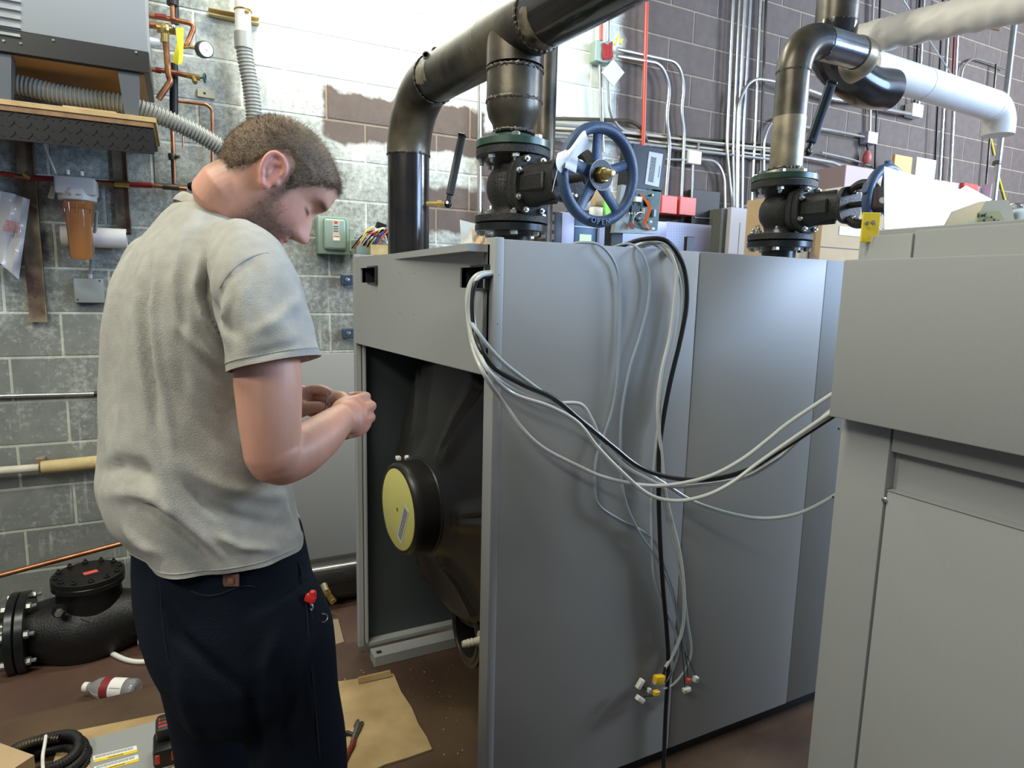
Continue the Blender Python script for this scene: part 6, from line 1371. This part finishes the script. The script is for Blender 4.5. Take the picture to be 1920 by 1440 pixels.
# skin colour by what the skin is (lips, stubble, flushed ear), stored per vertex
nv = len(me.vertices); co = np.empty(nv*3); me.vertices.foreach_get('co', co); co = co.reshape(-1, 3)
ho = np.array(HO); rel = co-ho; f_ = rel @ np.array(HF); u_ = rel @ np.array(HU); s_ = rel @ np.array(HS)
col = np.tile(np.array([.60, .315, .215]), (nv, 1))
def blend(mask, c): col[:] = col*(1-mask[:, None])+np.array(c)*mask[:, None]
sm = lambda x, a, b_: np.clip((x-a)/(b_-a), 0, 1)
inhead = (np.abs(s_) < .11) & (u_ > -.14) & (u_ < .14) & (f_ > -.12) & (f_ < .14)
rngs = np.random.RandomState(3).rand(nv)
beard = sm(-u_, .020+0*(f_), .052)*sm(f_, -.012, .018)*sm(.110-f_, 0, .02)*inhead*(1-sm(-u_, .118, .14))
beard = np.maximum(beard, sm(f_, -.002, .014)*sm(.034-f_, 0, .012)*sm(-u_, -.03, .01)*(np.abs(s_) > .04)*inhead*.8)
beard *= 1-np.exp(-((u_+.059)/.009)**2-(s_/.022)**2)*(f_ > .06)
blend(beard*(.72+.18*rngs), (.135, .078, .045))
blend(np.exp(-((u_+.0590)/.0085)**2-(s_/.021)**2)*(f_ > .06)*inhead*.8, (.52, .17, .15))
ear = (np.abs(s_) > .078) & inhead & (u_ > -.045) & (u_ < .045) & (f_ < .02) & (f_ > -.06)
blend(ear*.55, (.66, .25, .19))
hl = np.interp(f_, [-.12, -.085, -.060, -.042, -.034, -.020, .000, .010, .018, .024, .030, .045, .060, .075, .09], [-.060, -.058, -.050, -.028, .020, .036, .036, .010, -.012, -.010, .012, .034, .050, .066, .072])
fade = sm(u_-hl, -.020, .006)*inhead*(1-ear)*(f_ < .07); blend(fade*(.50+.2*rngs), (.16, .105, .06))
cheek = np.exp(-((u_+.018)/.022)**2-((np.abs(s_)-.045)/.022)**2)*(f_ > .03)*inhead; blend(cheek*.5, (.62, .26, .20))
blend(np.exp(-((u_+.030)/.014)**2-(s_/.018)**2)*(f_ > .085)*inhead*.6, (.60, .24, .18))
blend(np.exp(-((u_-.0345)/.0055)**2)*np.exp(-((np.abs(s_)-.032)/.017)**4)*(f_ > .05)*inhead*.85, (.10, .055, .03))     # eyebrow
blend(np.exp(-((u_-.0055)/.0034)**2)*np.exp(-((np.abs(s_)-.031)/.014)**4)*(f_ > .05)*inhead*.95, (.035, .018, .014))   # lash line, eyes lowered
# elbow and knuckles a little redder
for c_, r_ in ((at(508, 882, 1.0), .045), (K[1], .03), (K[2], .03)):
    d_ = np.linalg.norm(co-np.array(c_), axis=1); blend(np.exp(-(d_/r_)**2)*.35, (.62, .23, .15))
at_ = me.color_attributes.new('tone', 'FLOAT_COLOR', 'POINT'); at_.data.foreach_set('color', np.c_[col, np.ones(nv)].astype(np.float32).ravel())
sk = bpy.data.materials.new('skin'); sk.use_nodes = True; nt = sk.node_tree; bs = nt.nodes['Principled BSDF']; ca = nt.nodes.new('ShaderNodeAttribute'); ca.attribute_name = 'tone'
nz = nt.nodes.new('ShaderNodeTexNoise'); nz.inputs['Scale'].default_value = 38; nz.inputs['Detail'].default_value = 5
hs = nt.nodes.new('ShaderNodeHueSaturation'); mr_ = nt.nodes.new('ShaderNodeMapRange'); mr_.inputs[3].default_value = .90; mr_.inputs[4].default_value = 1.10; nt.links.new(nz.outputs[0], mr_.inputs[0]); nt.links.new(mr_.outputs[0], hs.inputs['Value'])
nt.links.new(ca.outputs[0], hs.inputs['Color']); nt.links.new(hs.outputs[0], bs.inputs['Base Color']); bs.inputs['Roughness'].default_value = .48; bs.inputs['Subsurface Weight'].default_value = .12; bs.inputs['Subsurface Radius'].default_value = (.012, .005, .003); bs.inputs['Subsurface Scale'].default_value = .5
bp = nt.nodes.new('ShaderNodeBump'); bp.inputs['Strength'].default_value = .15; bp.inputs['Distance'].default_value = .001; n3 = nt.nodes.new('ShaderNodeTexNoise'); n3.inputs['Scale'].default_value = 500; nt.links.new(n3.outputs[0], bp.inputs['Height']); nt.links.new(bp.outputs[0], bs.inputs['Normal'])
body = addmesh('body', me, sk, man)
# ---- hair: thin cap of clipped hair plus real short bristles
def hairline(f, s):      # lowest scalp height with hair at a given fore-aft position
    return interp([(-.12, -.060), (-.085, -.058), (-.060, -.050), (-.042, -.028), (-.034, .020), (-.020, .036), (.000, .036), (.010, .010), (.018, -.012), (.024, -.010), (.030, .012), (.045, .034), (.060, .050), (.075, .066), (.09, .072)], f)
from mathutils import noise as MN
NU, NA = 130, 180; hv = []; keep = []
for i in range(NU+1):
    u = -.07+.1815*i/NU
    for k in range(NA):
        a = 2*PI*k/NA; p = headpt(u, a); r = p-HO; f, s, uu = r.dot(HF), r.dot(HS), r.dot(HU)
        d = uu-hairline(f, s); t = max(0, min(1, d/.022)); top = max(0, min(1, (uu-.03)/.07))
        n = (HF*(f+.005)/.09+HS*s/.07+HU*(uu-.01)/.11).normalized(); hv.append(p+n*(t*.0022+.0045*top*t*(.55+.45*max(0,min(1,(uu-.07)/.03))) -.0012*(1-t)+.0011*MN.noise(p*90))); keep.append(d > 0)
HB = MB(); fs = []
for i in range(NU):
    for k in range(NA):
        q = (i*NA+k, i*NA+(k+1) % NA, (i+1)*NA+(k+1) % NA, (i+1)*NA+k)
        if sum(keep[x] for x in q) >= 3: fs.append(q)
fs.append(tuple(NU*NA+k for k in range(NA)))
HB._add(hv, fs); rnd = random.Random(2)
def bristles(mb, n, cond, ln, wd, sc=1):
    cnt = 0
    while cnt < n:
        u = rnd.uniform(-.125, .111); a = rnd.uniform(0, 2*PI); p = headpt(u, a); r = p-HO; f, s, uu = r.dot(HF), r.dot(HS), r.dot(HU)
        t = cond(f, s, uu)
        if t <= 0 or rnd.random() > t: cnt += .05; continue
        nn = (HF*(f+.005)/.09+HS*s/.07+HU*(uu-.01)/.11).normalized(); lean = (HF*.5-HU*.6 if uu < .08 else HF)
        dd = (nn*1.0+lean*.55+Vector((rnd.gauss(0, .3), rnd.gauss(0, .3), rnd.gauss(0, .3)))).normalized(); L = ln*(rnd.uniform(.6, 1.1))*(.55+.75*max(0, min(1, (uu-.02)/.08)) if sc else 1)
        w = nn.cross(dd).normalized()*wd; b0 = p+nn*.001
        v = [mb.b.verts.new(b0-w), mb.b.verts.new(b0+w), mb.b.verts.new(b0+dd*L)]; mb.b.faces.new(v); cnt += 1
bristles(HB, 15000, lambda f, s, u: 1 if u > hairline(f, s)+.002 else 0, .0125, .00035)
def hairmat(name, c1, c2, sc):
    m = mat(name, c1, .62, 0, .9, sc, .6, 260, c2); return m
M_HAIR = hairmat('short_brown_hair', (.115, .072, .038), (.20, .135, .072), 24)
HB.build('hair', M_HAIR, man, label='short clipped brown hair')
BB = MB(); bristles(BB, 5200, lambda f, s, u: (.95 if (f > .004+.0*u and u < -.022-(.030-.4*max(f-.03, 0))*(1 if f > .045 else 0) and u > -.124 and not (f > .06 and abs(u+.059) < .012 and abs(s) < .024) and not (abs(s) < .02 and u > -.045)) else 0), .0042, .00025, 0)
BB.build('beard', mat('dark_stubble', (.050, .028, .016), .7), man, label='short dark stubble beard')
# ---- t-shirt
FOLDS = [([(242, 429), (215, 540), (202, 617), (193, 730), (190, 824)], 7, 8), ([(222, 560), (214, 700), (208, 820)], -5, 7), ([(274, 474), (261, 543), (266, 612), (274, 695), (284, 799), (308, 898)], 8, 6.5), ([(284, 500), (276, 580), (283, 680), (296, 790)], -6, 6),
         ([(298, 454), (288, 577), (299, 676), (316, 774), (328, 848)], 6, 7), ([(343, 429), (328, 528), (338, 612), (377, 656), (427, 690)], 6, 9), ([(377, 469), (367, 543), (382, 597), (422, 656)], 9, 9), ([(392, 500), (384, 560), (400, 610), (434, 650)], -9, 7), ([(355, 560), (360, 640), (400, 720), (445, 760)], 5, 11), ([(330, 640), (345, 740), (400, 820), (450, 850)], -4, 14),
         ([(200, 925), (249, 925), (293, 934), (330, 960), (372, 1003), (412, 1040)], 8, 13), ([(249, 937), (293, 954), (328, 983), (372, 1028), (402, 1055)], -8, 9), ([(298, 895), (316, 930), (330, 972)], 5, 9), ([(190, 885), (225, 872), (262, 878), (290, 900)], -9, 13), ([(335, 900), (385, 945), (450, 975), (540, 990)], -7, 12), ([(340, 870), (420, 915), (500, 930), (545, 930)], 6, 12), ([(400, 1000), (450, 1025), (520, 1030)], 6, 9), ([(520, 930), (545, 985), (565, 1015)], 6, 9), ([(230, 990), (260, 1020), (300, 1040)], 5, 10), ([(480, 900), (520, 910), (545, 905)], -5, 8)]
def fold_disp(v, folds):
    x, y = pj(v); d = 0
    for pl, amp, sig in folds:
        best = 1e9; tt = 0
        for i in range(len(pl)-1):
            ax, ay = pl[i]; bx, by = pl[i+1]; dx, dy = bx-ax, by-ay; t = max(0, min(1, ((x-ax)*dx+(y-ay)*dy)/(dx*dx+dy*dy)))
            q = math.hypot(x-ax-dx*t, y-ay-dy*t)
            if q < best: best = q; tt = (i+t)/(len(pl)-1)
        d += amp*.00135*math.exp(-(best/sig)**2)*min(1, 3*tt+.25, 3*(1-tt)+.25)
    return d
from mathutils import noise as MN
rings = lerp_ts(8); N = 220; rows = []
for ri, s in enumerate(rings):
    lowk = max(0, 1-ri/16); row = []
    base = tring(s, N, 1.0)
    for i, p in enumerate(base):
        a = 2*PI*i/N; nrm = (BS*math.cos(a)/.2+BF*math.sin(a)/.14).normalized()
        near = nrm.dot(CAM-p) > 0
        dd = fold_disp(p, FOLDS) if near else 0
        q = MN.noise(Vector((a*3.4, ri*.045, 1.7))); q2 = MN.noise(Vector((p.x*16, p.y*16, p.z*9)))
        dd += .0055*q+.0030*q2+lowk*(.006*math.sin(a*5+.8)+.004*math.sin(a*8+2))
        if ri > 96: dd *= max(.1, 1-(ri-96)/14)
        row.append(p+nrm*dd)
    rows.append(row)
SHB = MB(); SHB.grid(rows, True, False)
inner = [[p-(p-sum(r, Vector())/len(r)).normalized()*.004 for p in r] for r in (rows[0], rows[6])]
SHB.grid([rows[0], inner[0], inner[1]], True, False)
shirt_m = mat('heather_grey_jersey', (.415, .405, .345), .92, 0, .7, 45, .5, 700, (.33, .32, .275))
nt = shirt_m.node_tree; b_ = nt.nodes['Principled BSDF']; b_.inputs['Sheen Weight'].default_value = .15
shirt = SHB.build('t_shirt', shirt_m, man, label='heather grey short-sleeved t-shirt', sharp=80)
def ring_band(nm, ring, h, th, parent):   # hem strip hugging a ring of points
    c = sum(ring, Vector())/len(ring); b = MB(); out = lambda p, k: p+(p-c).normalized()*k
    b.grid([[out(p, .0005) for p in ring], [out(p, th) for p in ring], [out(p, th)+h for p in ring], [out(p, .0005)+h for p in ring]], True, False); return b.build(nm, shirt_m, parent, sharp=60)
b = MB(); r3 = rows[3]; b.tube(r3+[r3[0]], .0012, 5); b.build('hem_stitching', shirt_m, shirt)
# sleeves
def sleeve(path, rr, folds, k=10, n=72, seed=0, tiltend=None):
    P_ = spline([Vector(p) for p in path], k); m = len(P_); R_ = np.interp(np.linspace(0, len(rr)-1, m), range(len(rr)), rr); t0 = (P_[1]-P_[0]).normalized(); u, v, _ = basis(t0); rows = []
    for i in range(m):
        t = (P_[min(i+1, m-1)]-P_[max(i-1, 0)]).normalized(); q = t0.rotation_difference(t); u = q @ u; v = q @ v; t0 = t; row = []
        for j in range(n):
            a = 2*PI*j/n; e = u*math.cos(a)+v*math.sin(a); p = P_[i]+e*R_[i]
            d = .0045*MN.noise(Vector((a*1.8+seed, i*.10, 3.3)))+.0025*MN.noise(Vector((p.x*20, p.y*20, p.z*14)))
            if e.dot(CAM-p) > 0: d += fold_disp(p, folds)
            row.append(p+e*d)
        rows.append(row)
    b = MB(); b.grid(rows, True, False); last = rows[-1]; cc = sum(last, Vector())/n
    inn = [p-(p-cc).normalized()*.003 for p in last]; inn2 = [p-(p-sum(rows[-9], Vector())/n).normalized()*.003 for p in rows[-9]]
    b.grid([last, inn, inn2], True, False); return b, rows
SF = [([(488, 480), (455, 500), (420, 540), (400, 580)], -3.0, 5), ([(440, 545), (418, 600), (428, 650)], 5, 8), ([(560, 560), (520, 600), (470, 625)], 3.5, 12), ([(570, 640), (520, 655), (460, 670)], -2.5, 8), ([(395, 560), (410, 600), (440, 630)], -6, 8), ([(470, 520), (450, 580), (470, 640)], 3, 10)]
b, srows = sleeve([at(440, 462, 1.085), at(468, 498, 1.03), at(482, 545, 1.005), at(496, 600, .995), at(507, 645, .99), at(515, 683, .99)], [.048, .062, .0655, .067, .068, .0705], SF)
slv = b.build('sleeve', shirt_m, shirt, sharp=80)
b = MB(); rr_ = srows[-5]; b.tube([p+(p-sum(rr_, Vector())/len(rr_)).normalized()*.0004 for p in rr_+[rr_[0]]], .0011, 5); b.build('sleeve_stitching', shirt_m, slv)
b, _ = sleeve([at(315, 470, 1.27), SHL+EZ*.0, at(275, 560, 1.33), at(285, 640, 1.36)], [.045, .058, .062, .066], [], seed=4); b.build('sleeve', shirt_m, shirt, sharp=80)
# shoulder seam and collar
seam = []
for (x, y, d) in ((503, 473, 1.0), (480, 478, .985), (452, 490, .975), (425, 515, .975), (405, 548, .985), (398, 585, 1.0)): seam.append(at(x, y, d))
nd = (HO-HF*.034-HU*.075-NB).normalized()
cdir = (EZ*.86+BF*.42+E1*.1).normalized(); cc = at(405, 410, 1.152); cu, cv, _ = basis(cdir); rows = []
for i in range(72):
    a = 2*PI*i/72; e = cu*math.cos(a)+cv*math.sin(a); c = cc+e*(.0685+.003*math.sin(2*a)); rows.append([c+e*.0028*math.cos(t)+cdir*.0105*math.sin(t)*(1 if True else 0)-e*.25*.0105*math.sin(t) for t in [2*PI*j/10 for j in range(10)]])
rows.append(rows[0]); b = MB(); b.grid(rows, True, False); b.build('collar', shirt_m, shirt, sharp=80)
# ---- trousers
TB = MB()
TB.grid([tring((c_, y_, 1.175, w_, t_), 56, 1, 2.3) for c_, y_, w_, t_ in ((410, 975, .178, .134), (412, 1010, .182, .138), (416, 1060, .187, .143), (424, 1110, .190, .148), (436, 1160, .190, .150), (446, 1205, .184, .146), (456, 1250, .168, .136), (464, 1295, .135, .118), (468, 1330, .075, .08))])
seg(TB, [HIR+EZ*.0, at(515, 1200, 1.125), at(540, 1310, 1.145), at(566, 1440, 1.165), KNR-EZ*.10, ANR+EZ*.02, ANR-EZ*.045], [.105, .103, .088, .080, .076, .072, .080], 36, 8)
seg(TB, [HIL, at(390, 1200, 1.245), at(400, 1310, 1.265), at(410, 1440, 1.285), KNL-EZ*.10, ANL+EZ*.02, ANL-EZ*.045], [.098, .098, .085, .076, .073, .070, .078], 36, 8)
tm = voxel(TB, .0060, 6, .5)
TF = [([(300, 1120), (330, 1190), (400, 1250), (460, 1300)], -8, 12), ([(470, 1290), (480, 1350), (485, 1430)], -9, 12), ([(590, 1180), (570, 1260), (580, 1350)], 6, 14), ([(330, 1250), (350, 1330), (380, 1400)], 5, 14), ([(520, 1180), (500, 1250), (520, 1330)], 6, 14), ([(560, 1300), (540, 1370), (570, 1430)], -5, 12), ([(285, 1090), (300, 1140), (320, 1200)], 4, 9)]
nv = len(tm.vertices); nrm = [v.normal.copy() for v in tm.vertices]
for v, n_ in zip(tm.vertices, nrm):
    d = .0035*MN.noise(Vector((v.co.x*11, v.co.y*11, v.co.z*6)))
    if n_.dot(CAM-v.co) > 0: d += fold_disp(v.co, TF)
    v.co += n_*d
M_TROU = mat('navy_work_twill', (.0045, .0075, .013), .85, 0, .35, 10, .4, 420, (.007, .013, .025))
M_TROU.node_tree.nodes['Principled BSDF'].inputs['Specular IOR Level'].default_value = .15
trou = addmesh('trousers', tm, M_TROU, man, label='dark navy work trousers')
def onsurf(px, py, me_o, off=.001):
    r = ray(px, py).normalized(); o = CAM-ROOT[me_o.name]; ok, loc, n_, i = me_o.ray_cast(o, r)
    if not ok: return None
    return loc+ROOT[me_o.name]-r*off
def stitch(pts, obj_, r, m, nm, parent):
    q = [onsurf(x, y, obj_, r*.3) for x, y in pts]; q = [p for p in q if p is not None]
    if len(q) > 1: return MB().tube(q, r, 6, smooth=3).build(nm, m, parent)
M_SEAM = mat('dark_seam', (.006, .009, .014), .9)
stitch([(358+i*10, 1108+9*math.sin(i*.45)) for i in range(13)], trou, .0016, M_SEAM, 'back_pocket_welt', trou)
stitch([(298, 1070), (302, 1120), (306, 1180), (318, 1250)], trou, .0011, M_SEAM, 'side_seam', trou)
stitch([(563, 1060), (573, 1120), (578, 1180), (584, 1250), (592, 1330), (600, 1420)], trou, .0012, M_SEAM, 'side_seam', trou)
stitch([(558, 1052), (570, 1085), (578, 1120), (586, 1160)], trou, .0016, M_SEAM, 'front_pocket_edge', trou)
stitch([(503, 474), (480, 478), (455, 490), (430, 512), (412, 540)], slv, .0011, shirt_m, 'shoulder_seam', slv)
lt = onsurf(433, 1088, trou, .004)
if lt is not None:
    Rm = Matrix((RT, -FW, UP)).transposed()
    lt_ = MB().box(lt, (.026, .003, .020), Rm, .001).build('leather_patch', mat('brown_leather_patch', (.15, .075, .05), .7), trou); MB().box(lt-FW*.002, (.012, .002, .010), Rm, .002).build('patch_emblem', mat('orange_brown_patch', (.26, .10, .05), .7), trou)
rc = onsurf(582, 1122, trou, .012)
if rc is not None:
    Rm = Matrix((RT, -FW, UP)).transposed()
    kf = thing('pocket_tool', 'red-handled tool clipped in the technician trouser pocket', 'tool', tuple(rc))
    b = MB(); b.box(rc, (.018, .010, .014), Rm @ Matrix.Rotation(.4, 3, 'Y'), .003, 2); b.box(rc+UP*.008+RT*.004, (.012, .009, .012), Rm, .003); b.build('red_handle', mat('bright_red_grip', (.75, .03, .02), .35), kf)
    MB().tube([rc-UP*.008, rc-UP*.014+RT*.004, rc-UP*.020+RT*.002, rc-UP*.016-FW*.004], .0018, 6, smooth=3).build('steel_clip', M_CHROME, kf)
wc = [onsurf(x, y, trou, .004) for x, y in ((603, 1150), (611, 1152), (614, 1159), (610, 1165), (603, 1167))]; wc = [p for p in wc if p is not None]
if len(wc) > 2: MB().tube(wc, .0012, 6, smooth=4).build('wire_hook', M_CHROME, None, 'tiny bright wire hook on the technician trouser pocket', 'hook')
# boots
for a in (ANR, ANL):
    d = (BF).normalized(); b = MB(); rows = []
    for t, w, h in ((-.085, .020, .05), (-.07, .036, .085), (-.02, .042, .095), (.03, .042, .080), (.09, .048, .060), (.15, .046, .052), (.185, .034, .042), (.20, .014, .028)):
        c = Vector((a.x, a.y, 0))+d*t; sd = Vector((d.y, -d.x, 0)); rows.append([c+sd*w*x+EZ*(.004+h*z) for x, z in ((-1, 0), (1, 0), (1.02, .3), (.9, .75), (.45, 1), (-.45, 1), (-.9, .75), (-1.02, .3))])
    b.grid(rows); b.build('boot', mat('dark_work_boot', (.03, .022, .016), .6), man)
# ---- little clear bag between the fingers
cb = at(619, 757, 1.225); rnd = random.Random(9); rows = []
for i in range(8):
    rows.append([at(612+i*2.6-j*1.4+rnd.uniform(-1.5, 1.5), 740+j*5.5-i*1.2+rnd.uniform(-1.5, 1.5), 1.222+rnd.uniform(-.010, .010)) for j in range(8)])
cloth('small_bag', rows, mat('crinkled_clear_bag', (.72, .72, .74), .12, 0, .4, 60, col2=(.4, .4, .42), trans=.35), None, .0008, label='small crinkled clear plastic bag held between the technician fingers', cat='bag')
